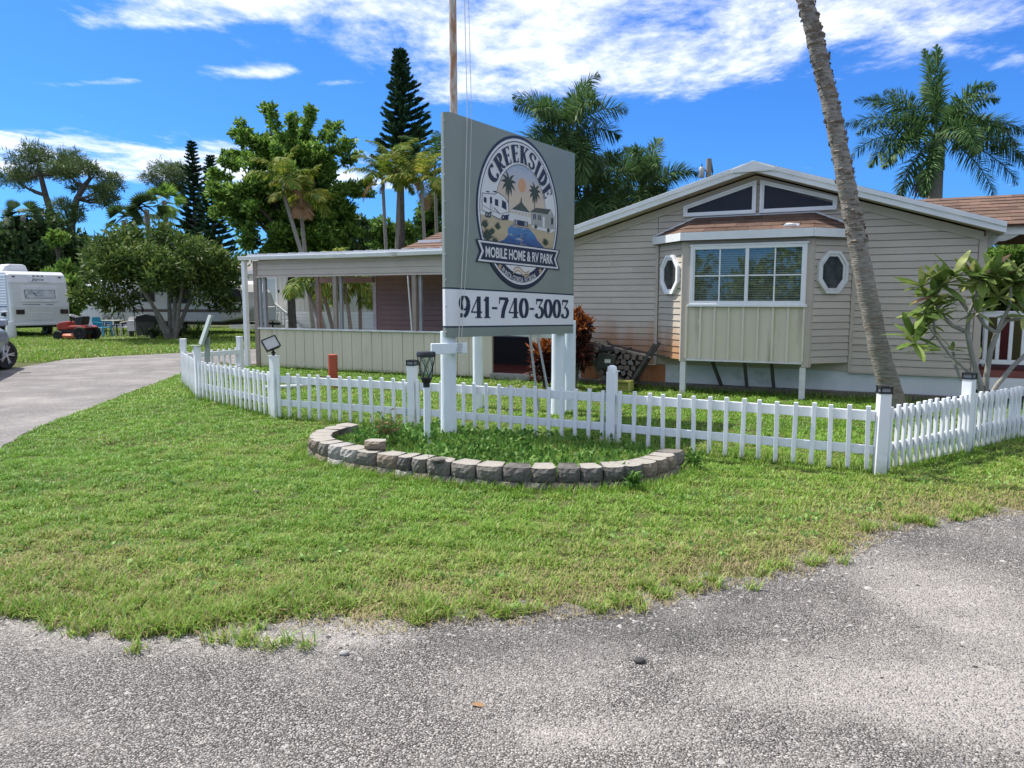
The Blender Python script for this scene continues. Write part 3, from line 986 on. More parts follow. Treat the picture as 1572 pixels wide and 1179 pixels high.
for x0, x1 in ((ix0 + .022, xm - .028), (xm + .028, ix1)):
    p_ = MB(); p_.box(x0, x1, -.018, -.015, iz0, iz1); p_.build('pane', M_glass, win)
    mm = MB(); mm.box((x0 + x1) / 2 - .011, (x0 + x1) / 2 + .011, -.027, -.0185, iz0, iz1)
    zc_ = (iz0 + iz1) / 2 - .01
    mm.box(x0, (x0 + x1) / 2 - .0112, -.026, -.0185, zc_ - .011, zc_ + .011); mm.box((x0 + x1) / 2 + .0112, x1, -.026, -.0185, zc_ - .011, zc_ + .011)
    mm.build('glazing_bar', M_frame, win)
sl = MB(); z = iz0 + .006
while z < iz1:
    sl.add([(ix0, .028, z), (ix1, .028, z), (ix1, .036, z + .025), (ix0, .036, z + .025)], [(0, 1, 2, 3)])
    z += .036
sl.build('blind', M_blind, win, kind='stuff', fix=False)
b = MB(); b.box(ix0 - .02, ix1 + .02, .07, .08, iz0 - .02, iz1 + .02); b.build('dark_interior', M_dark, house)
# posts and braces under the bay
for x in (BX0 - .005, BX1 - .03):
    b = MB(); b.box(x - .045, x + .045, -.005, .085, 0, BZ - .03 if x < 0 else BZ - .06); b.build('post', M_dirty, house, bevel=.004)
for x0, x1 in ((-.52, -.40), (.02, .03), (.45, .47)):
    b = MB(); b.bar((x0, .22, BZ - .005), (x1, .52, .11), .05, .04); b.build('brace', M_wood_dk, house)

# bay roof: hipped shingle courses, fascia all round
def shingle_slope(parent, A, B, Cc, D, rows, w_piece, seed, lift=0.008):
    """A,B eave corners, C,D top corners (B->C, A->D); one object per shingle tab"""
    rr = random.Random(seed)
    A, B, Cc, D = map(Vector, (A, B, Cc, D))
    nrm = (B - A).cross(D - A).normalized()
    if nrm.z < 0: nrm = -nrm
    for k in range(rows):
        t0, t1 = k / rows, (k + 1) / rows
        a, b_ = A.lerp(D, t0), B.lerp(Cc, t0)
        c, d = B.lerp(Cc, t1), A.lerp(D, t1)
        L_ = (b_ - a).length
        n = max(1, int(L_ / w_piece))
        cuts = [0.0] + sorted(min(.97, max(.03, (i + (0.5 if k % 2 else 0) + rr.uniform(-.15, .15)) / n)) for i in range(1, n)) + [1.0]
        for u0, u1 in zip(cuts[:-1], cuts[1:]):
            if u1 - u0 < 0.01: continue
            h0 = lift * rr.uniform(0.8, 1.5)
            g_ = 0.0025 / max(L_, .1)
            q = [a.lerp(b_, u0 + g_), a.lerp(b_, u1 - g_), d.lerp(c, u1 - g_), d.lerp(c, u0 + g_)]
            top = [q[0] + nrm * (h0 + .004), q[1] + nrm * (h0 + .004), q[2] + nrm * .0035, q[3] + nrm * .0035]
            mb = MB(); mb.add(q + top, [(0, 3, 2, 1), (4, 5, 6, 7), (0, 1, 5, 4), (1, 2, 6, 5), (2, 3, 7, 6), (3, 0, 4, 7)])
            mb.build('shingle', rr.choices(M_shing, (.5, .32, .18))[0], parent)


OV = 0.13
e0, e1, e2, e3 = (BX0 - .6 - OV * 1.0, .58, 2.70), (BX0 - OV * .45, -OV, 2.70), (BX1 + OV * .45, -OV, 2.70), (BX1 + .6 + OV, .58, 2.70)
t0_, t1_ = (BX0 + .02, .572, 3.005), (BX1 + .02, .572, 3.005)
b = MB()
b.add([e0, e1, e2, e3, t0_, t1_, (e0[0], e0[1], 2.6), (e1[0], e1[1], 2.6), (e2[0], e2[1], 2.6), (e3[0], e3[1], 2.6)],
      [(0, 1, 4), (1, 2, 5, 4), (2, 3, 5), (6, 9, 8, 7), (0, 6, 7, 1), (1, 7, 8, 2), (2, 8, 9, 3), (0, 4, 5, 3, 9, 6)])
broof = b.build('bay_roof', M_shing[2], house)
shingle_slope(broof, e1, e2, t1_, t0_, 4, .32, 5)
shingle_slope(broof, e0, e1, Vector(t0_) + Vector((.004, 0, 0)), t0_, 4, .30, 6)
shingle_slope(broof, e2, e3, t1_, Vector(t1_) - Vector((.004, 0, 0)), 4, .30, 7)
for p, q, nn in ((e0, e1, (-.7, -.7)), (e1, e2, (0, -1)), (e2, e3, (.7, -.7))):
    p, q = Vector(p), Vector(q); n3 = Vector((nn[0], nn[1], 0)) * .016
    b = MB(); b.add([p + n3 + Vector((0, 0, -.125)), q + n3 + Vector((0, 0, -.125)), q + n3 + Vector((0, 0, .006)), p + n3 + Vector((0, 0, .006)),
                     p + Vector((0, 0, -.125)), q + Vector((0, 0, -.125)), q + Vector((0, 0, .006)), p + Vector((0, 0, .006))],
                    [(0, 1, 2, 3), (4, 7, 6, 5), (0, 4, 5, 1), (1, 5, 6, 2), (2, 6, 7, 3), (3, 7, 4, 0)])
    b.build('fascia', M_fascia, house)
for p, q in ((e0, t0_), (t0_, t1_), (t1_, e3)):
    b = MB(); p_ = Vector(p) + Vector((0, -.01, .012)); q_ = Vector(q) + Vector((0, -.01, .012)); b.bar(p_, q_, .02, .022); b.build('flashing', M_fascia, house)
b = MB(); b.add([(-.13, 0, 0), (.11, -.01, 0), (.13, .05, 0), (-.1, .06, 0), (-.10, .01, .03), (.05, .0, .045), (.12, .04, .025), (-.06, .05, .04)], [(0, 3, 2, 1), (4, 5, 6, 7), (0, 1, 5, 4), (1, 2, 6, 5), (2, 3, 7, 6), (3, 0, 4, 7)])
wt = b.build('roof_litter', M_vinyl); wt.location = HP.w(.70, -.05, 2.748); wt.rotation_euler = (R(25), 0, HOUSE_A)
tag(wt, 'small white scrap lying at the eave of the bay roof', 'scrap')
# little bracket on the gable wall, right of the bay roof
b = MB(); b.box(1.66, 1.74, WALL - .06, WALL - .022, 2.66, 2.69); b.box(1.69, 1.71, WALL - .055, WALL - .022, 2.55, 2.66); b.build('wall_bracket', M_black, house)

# ------------------------------------------------------------------ porch on the left end of the house
porch = thing('porch', 'cream panelled porch with open screen bays and a low metal roof', 'porch', HP.w(-11.2, WALL), HOUSE_A)
PT = Matrix.Translation((11.2, -WALL, 0))       # house-frame coordinates -> porch-local


def PMB(T=None):
    return MB(PT if T is None else PT @ T)


M_browntrim = mat('brown_trim', (0.25, 0.205, 0.17), (0.31, 0.26, 0.22), rough=0.7, scale=4)
M_greyalu = mat('grey_aluminium', (0.30, 0.31, 0.32), (0.40, 0.41, 0.42), rough=0.45, scale=5, metal=0.2)
M_redfloor = mat('red_floor', (0.16, 0.035, 0.028), (0.22, 0.06, 0.045), rough=0.7, scale=3)
PX0, PX1 = -11.2, XL - .09
DX0, DX1 = -4.93, -4.10
b = PMB(); b.box(PX0 + .05, PX1, WALL + .06, 2.78, 0, .12); b.build('floor', M_redfloor, porch)
for a_, c_ in ((PX0 + .07, DX0), (DX1, PX1)):
    n = int(round((c_ - a_) / .265)); w_ = (c_ - a_) / n
    for k in range(n):
        x = a_ + k * w_; j = random.uniform(-.002, .002)
        b = PMB(); b.box(x + .006, x + w_ - .006, WALL - .012 + j, WALL + .02, .04 + random.uniform(-.015, .01), .905)
        b.build('panel', M_cream, porch)
    b = PMB(); b.box(a_, c_, WALL + .0215, WALL + .04, .05, .9); b.build('backing', M_browntrim, porch)
b = PMB(); b.box(PX0 + .05, DX0, WALL - .06, WALL + .07, .908, .945); b.build('sill', M_dirty, porch, bevel=.006)
b = PMB(); b.box(DX0 - .02, DX1 + .02, WALL - .1, WALL + .1, .0, .135); b.build('door_sill', M_conc, porch, bevel=.01)
b = PMB(); b.box(PX0 - .06, PX0 + .06, WALL - .03, WALL + .10, 0, 2.5); b.build('corner_post', M_browntrim, porch, bevel=.005)
# white downpipe post standing off the corner
b = PMB(); b.box(PX0 - .30, PX0 - .20, WALL - .15, WALL - .05, 0, 2.50); b.build('downpipe', M_frame, porch, bevel=.008)
for x in (-8.87, -6.78, -4.99, -4.04):
    b = PMB(); b.box(x - .05, x + .05, WALL - .025, WALL + .045, .945, 2.115); b.build('mullion_post', M_browntrim, porch, bevel=.004)
    b = PMB(); b.box(x + .075, x + .14, WALL + .05, WALL + .11, .945, 2.115); b.build('screen_rail', M_greyalu, porch, bevel=.003)
b = PMB(); b.bar((-6.83, WALL - .04, .95), (-6.90, WALL - .06, 2.1), .025, .02); b.build('loose_trim', M_dirty, porch)
b = PMB(); b.box(PX0 + .07, PX0 + .13, WALL + .0, WALL + .06, .945, 2.115); b.box(PX0 + .17, PX0 + .235, WALL + .04, WALL + .12, .945, 2.115); b.build('screen_rail', M_greyalu, porch)
for z0, z1, l in ((2.115, 2.165, .035), (2.165, 2.29, .02), (2.29, 2.42, .018), (2.42, 2.51, .016)):
    b = PMB(); b.add([(PX0 + .06, WALL - l, z0), (PX1, WALL - l, z0), (PX1, WALL + .05, z0), (PX0 + .06, WALL + .05, z0),
                      (PX0 + .06, WALL - .004, z1 - .002), (PX1, WALL - .004, z1 - .002), (PX1, WALL + .05, z1 - .002), (PX0 + .06, WALL + .05, z1 - .002)],
                     [(0, 3, 2, 1), (4, 5, 6, 7), (0, 1, 5, 4), (1, 2, 6, 5), (2, 3, 7, 6), (3, 0, 4, 7)])
    b.build('siding_board', M_trim, porch)
b = PMB()       # gutter, in two lengths with a dented joint
b.prism([(PX0 - .34, .40, 2.515), (PX0 - .34, .38, 2.60), (PX0 - .34, .52, 2.60), (PX0 - .34, .50, 2.515)], (3.0, 0, -.012)); b.build('gutter', M_fascia, porch, bevel=.008)
b = PMB(); b.prism([(PX0 + 2.62, .39, 2.50), (PX0 + 2.62, .37, 2.585), (PX0 + 2.62, .53, 2.588), (PX0 + 2.62, .50, 2.50)], (PX1 - PX0 - 2.62, 0, .02)); b.build('gutter', M_fascia, porch, bevel=.008)
b = PMB(); b.prism([(PX0 - .2, .535, 2.60), (PX0 - .2, 2.95, 2.70), (PX0 - .2, 2.95, 2.74), (PX0 - .2, .535, 2.635)], (PX1 - PX0 + .2, 0, 0)); b.build('roof', M_metal, porch)
for k in range(26):
    x = PX0 - .18 + k * .31
    if x < PX1 - .05:
        b = PMB(); b.prism([(x, .54, 2.637), (x + .03, .54, 2.637), (x + .03, .54, 2.662), (x, .54, 2.662)], (0, 2.40, .104)); b.build('roof_rib', M_metal, porch)
b = PMB(); b.box(PX0 - .04, PX0 + .04, .75, 2.9, 2.40, 2.56); b.build('side_beam', M_browntrim, porch)
b = PMB(); b.box(PX0, -9.44, 2.76, 2.84, 2.03, 2.17); b.build('rear_beam', M_pink, porch)
b = PMB(); b.box(PX0 - .05, PX0 + .05, 2.74, 2.84, 0, 2.62); b.build('rear_post', M_browntrim, porch)
for k in range(13):      # grey boarding seen through the doorway
    x = -6.2 + k * .2
    b = PMB(); b.box(x, x + .19, 2.70, 2.72, .75, 2.2); b.build('inner_board', mat('grey_board', (0.20, 0.20, 0.22), (0.26, 0.26, 0.28), rough=0.6, scale=3), porch)
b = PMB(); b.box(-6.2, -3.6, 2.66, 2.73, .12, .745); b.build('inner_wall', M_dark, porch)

# rear wing with the pink wall and the brown hip roof
wing = thing('house_wing', 'pink sided rear wing with a brown hipped shingle roof behind the porch', 'house', HP.w(-9.4, 2.9), HOUSE_A)
WT = Matrix.Translation((9.4, -2.9, 0))
b = MB(WT); b.box(-9.42, XL - .1, 2.87, 8.5, 0, 2.55); b.build('wall', M_pink, wing)
z = .1
while z < 2.45:
    b = MB(WT); b.add([(-9.42, 2.843, z), (-3.5, 2.843, z), (-3.5, 2.868, z), (-9.42, 2.868, z), (-9.42, 2.855, z + .110), (-3.5, 2.855, z + .110), (-3.5, 2.868, z + .110), (-9.42, 2.868, z + .110)],
                      [(0, 3, 2, 1), (4, 5, 6, 7), (0, 1, 5, 4), (1, 2, 6, 5), (2, 3, 7, 6), (3, 0, 4, 7)])
    b.build('siding_board', M_pink, wing); z += .125
b = MB(WT); b.box(-9.50, -9.40, 2.835, 2.95, 0, 2.5); b.build('corner_board', M_dirty, wing)
hx0 = HP.hit(592, 385, 2.96)[0]; rx, rz = HP.hit(676, 357, 5.6); 
b = MB(WT)
ze = 2.70
b.add([(hx0, 2.96, ze), (XL - .3, 2.96, ze), (XL - .3, 5.6, rz), (rx, 5.6, rz), (hx0, 8.6, ze), (XL - .3, 8.6, ze)], [(0, 1, 2, 3), (0, 3, 4), (4, 3, 2, 5), (0, 4, 5, 1)])
b.build('roof', M_shing[2], wing)
shingle_slope_parent = wing
def wpt(p): return Vector(p) + Vector((9.4, -2.9, 0))
shingle_slope(wing, wpt((hx0 + .05, 2.965, ze + .01)), wpt((XL - .32, 2.965, ze + .01)), wpt((XL - .32, 5.59, rz + .004)), wpt((rx, 5.59, rz + .004)), 9, .85, 12, lift=.012)
b = MB(WT); vx, vz = HP.hit(662, 371.5, 4.3); b.box(vx - .35, vx + .35, 4.2, 4.5, vz - .02, vz + .05); b.build('roof_vent', M_fascia, wing)

# ------------------------------------------------------------------ deck on the right end of the house
deck = thing('side_porch', 'covered deck with white railing and brown shingle roof right of the taupe gable', 'porch', HP.w(3.45, 1.0), HOUSE_A)
DT = Matrix.Translation((-3.45, -1.0, 0))
DMB = lambda: MB(DT)
DXE = 8.2
b = DMB(); b.box(XR + .08, DXE, 1.0, 4.0, .42, .50); b.build('deck_floor', M_redfloor, deck)
b = DMB(); b.box(XR + .08, DXE, .965, .998, .40, .508); b.build('rim_board', mat('red_trim', (0.20, 0.06, 0.05), (0.26, 0.09, 0.075), rough=0.7, scale=3), deck)
b = DMB(); b.box(XR + .08, DXE, .955, .995, .20, .395); b.build('skirt_board', M_frame, deck)
for x in (3.5, 4.9, 6.3):
    b = DMB(); b.box(x, x + .09, 1.06, 1.15, 0, .42); b.build('pier', M_wood_dk, deck)
b = DMB(); b.box(XR + .10, DXE, 1.0, 1.07, 1.33, 1.40); b.box(XR + .10, DXE, .985, 1.085, 1.4005, 1.425); b.build('top_rail', M_frame, deck, bevel=.004)
b = DMB(); b.box(XR + .10, DXE, 1.015, 1.06, .60, .67); b.build('bottom_rail', M_frame, deck, bevel=.004)
x = XR + .14
first = None
while x < DXE - .1:
    if first is None:
        b = DMB(); b.box(x, x + .05, 1.0125, 1.0575, .6715, 1.3285); first = b.build('baluster', M_frame, deck, bevel=.003); px0 = x
    else:
        share(first, loc=(x - px0, 0, 0))
    x += .165
for x in (4.75, 6.9):
    b = DMB(); b.box(x, x + .1, .99, 1.09, .50, 2.58); b.build('post', M_frame, deck, bevel=.004)
b = DMB(); b.box(XR + .06, DXE, .95, 1.03, 2.58, 2.70); b.build('beam', M_fascia, deck, bevel=.004)
b = DMB(); b.xz([(XR + .07, 2.578), (XR + .50, 2.578), (XR + .40, 2.52), (XR + .32, 2.49), (XR + .24, 2.49), (XR + .19, 2.44), (XR + .13, 2.40), (XR + .07, 2.39)], .97, 1.01); b.build('bracket', M_dirty, deck)
b = DMB(); b.prism([(2.2, .86, 2.72), (2.2, 3.2, 3.42), (2.2, 5.4, 2.72), (2.2, 5.4, 2.70), (2.2, .86, 2.70)], (DXE - 2.2, 0, 0)); b.build('roof', M_shing[1], deck)
def dpt(p): return Vector(p) + Vector((-3.45, -1.0, 0))
shingle_slope(deck, dpt((2.25, .84, 2.722)), dpt((DXE, .84, 2.722)), dpt((DXE, 3.2, 3.43)), dpt((2.25, 3.2, 3.43)), 9, .34, 14, lift=.009)
# striped folding chair standing on the deck behind the railing
ch = thing('folding_chair', 'red and olive striped folding chair behind the white deck railing', 'chair', HP.w(3.95, 1.75, .5), HOUSE_A)
b = MB()
b.bar((-.35, .1, 0), (-.35, .35, .95), .03, .03); b.bar((.75, .1, 0), (.75, .35, .95), .03, .03); b.bar((-.35, .45, 0), (-.35, 0, .45), .03, .03); b.bar((.75, .45, 0), (.75, 0, .45), .03, .03)
b.build('frame', M_frame, ch, kind='stuff')
for k in range(6):
    b = MB(); x = -.33 + k * .178; b.add([(x, .13, .1), (x + .17, .13, .1), (x + .17, .33, .92), (x, .33, .92), (x, .15, .1), (x + .17, .15, .1), (x + .17, .35, .92), (x, .35, .92)],
                                        [(0, 1, 2, 3), (4, 7, 6, 5), (0, 4, 5, 1), (2, 6, 7, 3), (1, 5, 6, 2), (0, 3, 7, 4)])
    b.build('stripe', mat('red_cloth', (0.12, 0.02, 0.018), rough=0.8) if k % 3 == 1 else mat('olive_cloth', (0.10, 0.09, 0.025), rough=0.8), ch)
p_ = HP.w(4.75, .55)
ys = thing('yard_notice', 'white notice board with a pink border at the far right edge', 'sign', HP.w(4.62, .75), HOUSE_A)
b = MB(); b.xz([(-.02, .72), (.42, .80), (.46, 1.20), (.02, 1.14)], -.012, .0); b.build('face', M_vinyl, ys)
b = MB(); b.ring([(-.02, .72), (.42, .80), (.46, 1.20), (.02, 1.14)], [(.012, .757), (.392, .825), (.427, 1.163), (.05, 1.112)], -.016, -.013); b.build('border', mat('pink_print', (0.5, 0.10, 0.13), rough=0.6), ys)
b = MB(); b.box(.18, .22, .002, .035, 0, .95); b.build('stake', M_dirty, ys)

# ------------------------------------------------------------------ roadside sign
SA = math.atan2(2.04, 1.36)
SP = Plane(-0.70, 8.37, SA)
sign = thing('roadside_sign', 'tall grey green park sign on white round posts with a circular emblem', 'sign', SP.o, SA)
M_signg = mat('sign_green', (0.195, 0.222, 0.20), (0.228, 0.255, 0.228), rough=0.42, scale=1.4, spec=0.4, bump=0.05, bscale=3)
M_signw = mat('sign_white', (0.66, 0.66, 0.69), (0.72, 0.72, 0.74), rough=0.45, scale=2)
M_navy = mat('print_navy', (0.012, 0.020, 0.050), rough=0.5)
M_offw = mat('print_offwhite', (0.60, 0.60, 0.61), (0.66, 0.65, 0.65), rough=0.5, scale=3)
M_postw = mat('painted_post', (0.66, 0.72, 0.76), (0.75, 0.80, 0.83), rough=0.55, scale=4, stretch=(3, 3, .5), bump=0.25, bscale=10, col3=(0.55, 0.60, 0.60), s3=2.2, t3=0.63)


def ZS(x, z):
    return z - 0.021 * (x - 1.25) * min(1.0, max(0.0, (3.3 - z) / 1.6))


BX_L, BX_R = -0.13, 2.635


def board_piece(name, z0, z1, m, y0=-.115, y1=0.0, x0=BX_L, x1=BX_R):
    """strip of the board with a rolled left edge"""
    b = MB()
    prof = [(x0 + .05, y0), (x1, y0), (x1, y1), (x0 + .02, y1), (x0, y1 - .02), (x0 - .012, -.06), (x0 + .0, y0 + .028), (x0 + .02, y0 + .008)]
    n = len(prof)
    b.add([(p[0], p[1], ZS(p[0], z0)) for p in prof] + [(p[0], p[1], ZS(p[0], z1)) for p in prof],
          [tuple(range(n - 1, -1, -1)), tuple(range(n, 2 * n))] + [(k, (k + 1) % n, n + (k + 1) % n, n + k) for k in range(n)])
    return b.build(name, m, sign, smooth=True)


board_piece('panel', 1.705, 3.58, M_signg)
board_piece('stripe', 1.688, 1.7045, M_navy, y0=-.1165)
board_piece('number_band', 1.284, 1.6875, M_signw)
board_piece('stripe', 1.266, 1.2835, M_navy, y0=-.1165)
board_piece('skirt', 1.160, 1.2655, M_signg)
bolts = MB()
for z in np.arange(1.25, 3.5, .28):
    bolts.sphere((BX_L - .012, -.07, z), .010, n=6, m=4)
bolts.build('bolts', M_greyalu, sign, kind='stuff')

LAYER = [0]


class Flat(MB):
    """thin print on the face of the sign: every patch lies a hair above the one before"""
    def patch(s, pts, mi=0, up=True):
        if up: LAYER[0] += 1
        y = -.1175 - .00004 * LAYER[0]
        s.add([(p[0], y, ZS(p[0], p[1])) for p in pts], [tuple(range(len(pts)))], mi)

    def disc(s, cx, cz, rx, rz=None, mi=0, a0=0, a1=360, n=64, inner=0.0):
        rz = rx if rz is None else rz
        k = n if a1 - a0 >= 360 else n + 1
        an = [R(a0 + (a1 - a0) * i / n) for i in range(k)]
        out = [(cx + rx * math.cos(t), cz + rz * math.sin(t)) for t in an]
        if not inner:
            s.patch(out, mi); return
        LAYER[0] += 1
        inn = [(cx + rx * inner * math.cos(t), cz + rz * inner * math.sin(t)) for t in an]
        for i in range(k if a1 - a0 >= 360 else k - 1):
            j = (i + 1) % k
            s.patch([out[i], out[j], inn[j], inn[i]], mi, up=False)

    def stroke(s, pts, w, mi=0, fn=None, up=True):
        if up: LAYER[0] += 1
        pts = [Vector(p) for p in pts]; n = len(pts)
        w = w if isinstance(w, (list, tuple)) else [w] * n
        L_, R_ = [], []
        for i, p in enumerate(pts):
            d = pts[min(i + 1, n - 1)] - pts[max(i - 1, 0)]
            d = d.normalized() if d.length else Vector((1, 0))
            q = Vector((-d.y, d.x)) * (w[i] / 2)
            L_.append(p + q); R_.append(p - q)
        f = fn or (lambda x, y: (x, y))
        for i in range(n - 1):
            s.patch([f(*L_[i]), f(*L_[i + 1]), f(*R_[i + 1]), f(*R_[i])], mi, up=False)

    def done(s, name, mats, parent):
        return s.build(name, mats, parent, fix=False)


def arc(cx, cy, rx, ry, a0, a1, n=14):
    return [(cx + rx * math.cos(R(a0 + (a1 - a0) * i / n)), cy + ry * math.sin(R(a0 + (a1 - a0) * i / n))) for i in range(n + 1)]


def vw(pts, thick, thin):
    """vertical stress: heavy where the stroke runs upright"""
    out = []
    for i in range(len(pts)):
        a, b_ = Vector(pts[max(i - 1, 0)]), Vector(pts[min(i + 1, len(pts) - 1)])
        d = (b_ - a).normalized() if (b_ - a).length else Vector((1, 0))
        out.append(thin + (thick - thin) * abs(d.y))
    return out


TK, TN = .185, .065


def sub(pts, n=5):
    out = []
    for a, b_ in zip(pts[:-1], pts[1:]):
        for i in range(n):
            out.append((a[0] + (b_[0] - a[0]) * i / n, a[1] + (b_[1] - a[1]) * i / n))
    return out + [pts[-1]]


def glyph(c):
    """(width, [(points, widths)]) with cap height 1"""
    S = []
    ln = lambda pts, w: S.append((sub(pts), w))
    cv = lambda pts, tk=TK, tn=TN: S.append((pts, vw(pts, tk, tn)))
    stem = lambda x, y0=0, y1=1: ln([(x, y0), (x, y1)], TK)
    ser = lambda x, y, w=.30: ln([(x - w / 2, y), (x + w / 2, y)], .05)
    if c == 'C':
        cv(arc(.30, .5, .22, .46, 48, 312, 22)); ln([(.45, .72), (.45, .98)], .045); S.append((arc(.42, .17, .05, .07, 0, 359, 10), .05)); return .54, S
    if c == 'R':
        stem(.17); ser(.17, .025); ser(.12, .975, .2); cv([(.17, .965), (.3, .965)] + arc(.30, .735, .15, .225, 85, -85, 10) + [(.17, .505)]); ln([(.27, .5), (.40, .14), (.54, .03)], .12); return .56, S
    if c == 'E':
        stem(.17); ln([(.06, .965), (.47, .965)], .07); ln([(.06, .035), (.48, .035)], .07); ln([(.17, .51), (.40, .51)], .06); ln([(.455, .80), (.455, .99)], .05); ln([(.465, .01), (.465, .24)], .05); ln([(.39, .42), (.39, .60)], .045); return .54, S
    if c == 'K':
        stem(.17); ser(.17, .025); ser(.17, .975); ln([(.49, .96), (.24, .47)], .065); ln([(.29, .58), (.50, .03)], .135); ser(.50, .025, .22); ser(.48, .975, .2); return .60, S
    if c == 'S':
        p = arc(.28, .745, .175, .215, 25, 185, 12) + arc(.30, .70, .19, .17, 195, 262, 5) + arc(.27, .29, .185, .235, 75, -170, 16)
        cv(p, .13, .075); ln([(.43, .74), (.43, .98)], .045); ln([(.10, .03), (.10, .27)], .045); return .54, S
    if c == 'I':
        stem(.16); ser(.16, .025, .28); ser(.16, .975, .28); return .33, S
    if c == 'D':
        stem(.17); ser(.10, .025, .18); ser(.10, .975, .18); cv([(.13, .96), (.25, .96)] + arc(.25, .5, .235, .46, 88, -88, 18) + [(.13, .04)]); return .57, S
    if c == '0':
        cv(arc(.29, .5, .195, .455, 0, 360, 36), .20, .06); return .58, S
    if c == '9':
        cv(arc(.28, .665, .18, .29, 0, 360, 30), .18, .06); cv([(.465, .64)] + arc(.18, .60, .285, .56, 0, -75, 12), .185, .07); S.append((arc(.135, .125, .05, .06, 0, 359, 10), .085)); return .57, S
    if c == '4':
        ln([(.37, .98), (.05, .285)], .055); ln([(.02, .27), (.57, .27)], .07); ln([(.40, .985), (.40, 0)], .19); ser(.40, .025, .34); return .60, S
    if c == '1':
        ln([(.22, .99), (.22, 0)], .19); ln([(.24, .96), (.06, .80)], .075); ser(.22, .025, .34); return .42, S
    if c == '7':
        ln([(.05, .93), (.53, .93)], .13); ln([(.075, .99), (.075, .68)], .05); cv([(.50, .92), (.38, .62), (.28, .35), (.235, 0)], .20, .13); return .55, S
    if c == '3':
        ln([(.08, .93), (.50, .93)], .13); ln([(.10, .99), (.10, .70)], .05); ln([(.48, .92), (.24, .57)], .06); cv([(.22, .565)] + arc(.26, .29, .22, .27, 85, -160, 18), .185, .07); S.append((arc(.11, .16, .045, .055, 0, 359, 10), .08)); return .55, S
    if c == '-':
        ln([(.05, .47), (.33, .47)], .10); return .38, S
    return .3, S


def write(name, text, fn_at, mi=0, track=0.0):
    x = 0
    for c in text:
        w_, S = glyph(c); fl = Flat()
        for pts, wd in S:
            fl.stroke(pts, wd, mi, fn=lambda u, v, x=x: fn_at(x + u, v))
        fl.done(name if c != '-' else 'dash', [M_navy], sign)
        x += w_ + track
    return x


def text_width(t, track=0.0):
    return sum(glyph(c)[0] + track for c in t)


nx0, nx1, nz0, nz1 = 0.02, 2.50, 1.372, 1.622
tw = text_width('941-740-3003')
write('digit', '941-740-3003', lambda u, v: (nx0 + u / tw * (nx1 - nx0), nz0 + v * (nz1 - nz0)))


def font_mesh(text, fn, m, parent, name, bold=0.012, up=1):
    """flat lettering from the built-in font, each corner moved by fn(u, v) with cap height about 1"""
    cu = bpy.data.curves.new('lettering', 'FONT'); cu.body = text; cu.size = 1.38; cu.offset = bold; cu.resolution_u = 3
    tmp = bpy.data.objects.new('lettering', cu); COL.objects.link(tmp)
    dg = bpy.context.evaluated_depsgraph_get()
    me = bpy.data.meshes.new_from_object(tmp.evaluated_get(dg))
    bpy.data.objects.remove(tmp); bpy.data.curves.remove(cu)
    LAYER[0] += 4
    y = -.1175 - .00004 * LAYER[0]
    xs_ = [v.co.x for v in me.vertices]; w_ = max(xs_)
    for v in me.vertices:
        a, c = fn(v.co.x / w_, v.co.y)
        v.co = (a, y, ZS(a, c))
    me.materials.clear(); me.materials.append(m)
    o = bpy.data.objects.new(name, me); COL.objects.link(o); o.parent = parent
    return o


# round emblem
EX, EZ, ER_ = 1.275, 2.645, .92
emb = Flat(); emb.disc(EX, EZ, ER_, mi=0); emb.disc(EX, EZ, .885, mi=1); emb.disc(EX, EZ, .855, mi=0, inner=.985)
emblem = emb.done('emblem', [M_navy, M_offw], sign)


def grad_mat(name, stops, axis=2, z0=0, z1=1):
    m = bpy.data.materials.new(name); m.use_nodes = True; nt = m.node_tree; N, L = nt.nodes.new, nt.links.new
    b = nt.nodes['Principled BSDF']; b.inputs['Roughness'].default_value = .5
    tc = N('ShaderNodeTexCoord'); sp = N('ShaderNodeSeparateXYZ'); L(tc.outputs['Object'], sp.inputs[0])
    n = N('ShaderNodeTexNoise'); n.inputs['Scale'].default_value = 5; n.inputs['Detail'].default_value = 5
    mp = N('ShaderNodeMapping'); mp.inputs['Scale'].default_value = (1, 1, 4); L(tc.outputs['Object'], mp.inputs[0]); L(mp.outputs[0], n.inputs['Vector'])
    mr = N('ShaderNodeMapRange'); mr.inputs['From Min'].default_value = z0; mr.inputs['From Max'].default_value = z1; L(sp.outputs[axis], mr.inputs['Value'])
    ad = N('ShaderNodeMath'); ad.operation = 'MULTIPLY_ADD'; L(n.outputs[0], ad.inputs[0]); ad.inputs[1].default_value = .35; L(mr.outputs[0], ad.inputs[2])
    sb = N('ShaderNodeMath'); sb.operation = 'SUBTRACT'; L(ad.outputs[0], sb.inputs[0]); sb.inputs[1].default_value = .175
    r = N('ShaderNodeValToRGB'); e = r.color_ramp.elements
    e[0].position = stops[0][0]; e[0].color = (*stops[0][1], 1); e[1].position = stops[-1][0]; e[1].color = (*stops[-1][1], 1)
    for p, c in stops[1:-1]:
        x = e.new(p); x.color = (*c, 1)
    L(sb.outputs[0], r.inputs[0]); L(r.outputs[0], b.inputs['Base Color'])
    return m


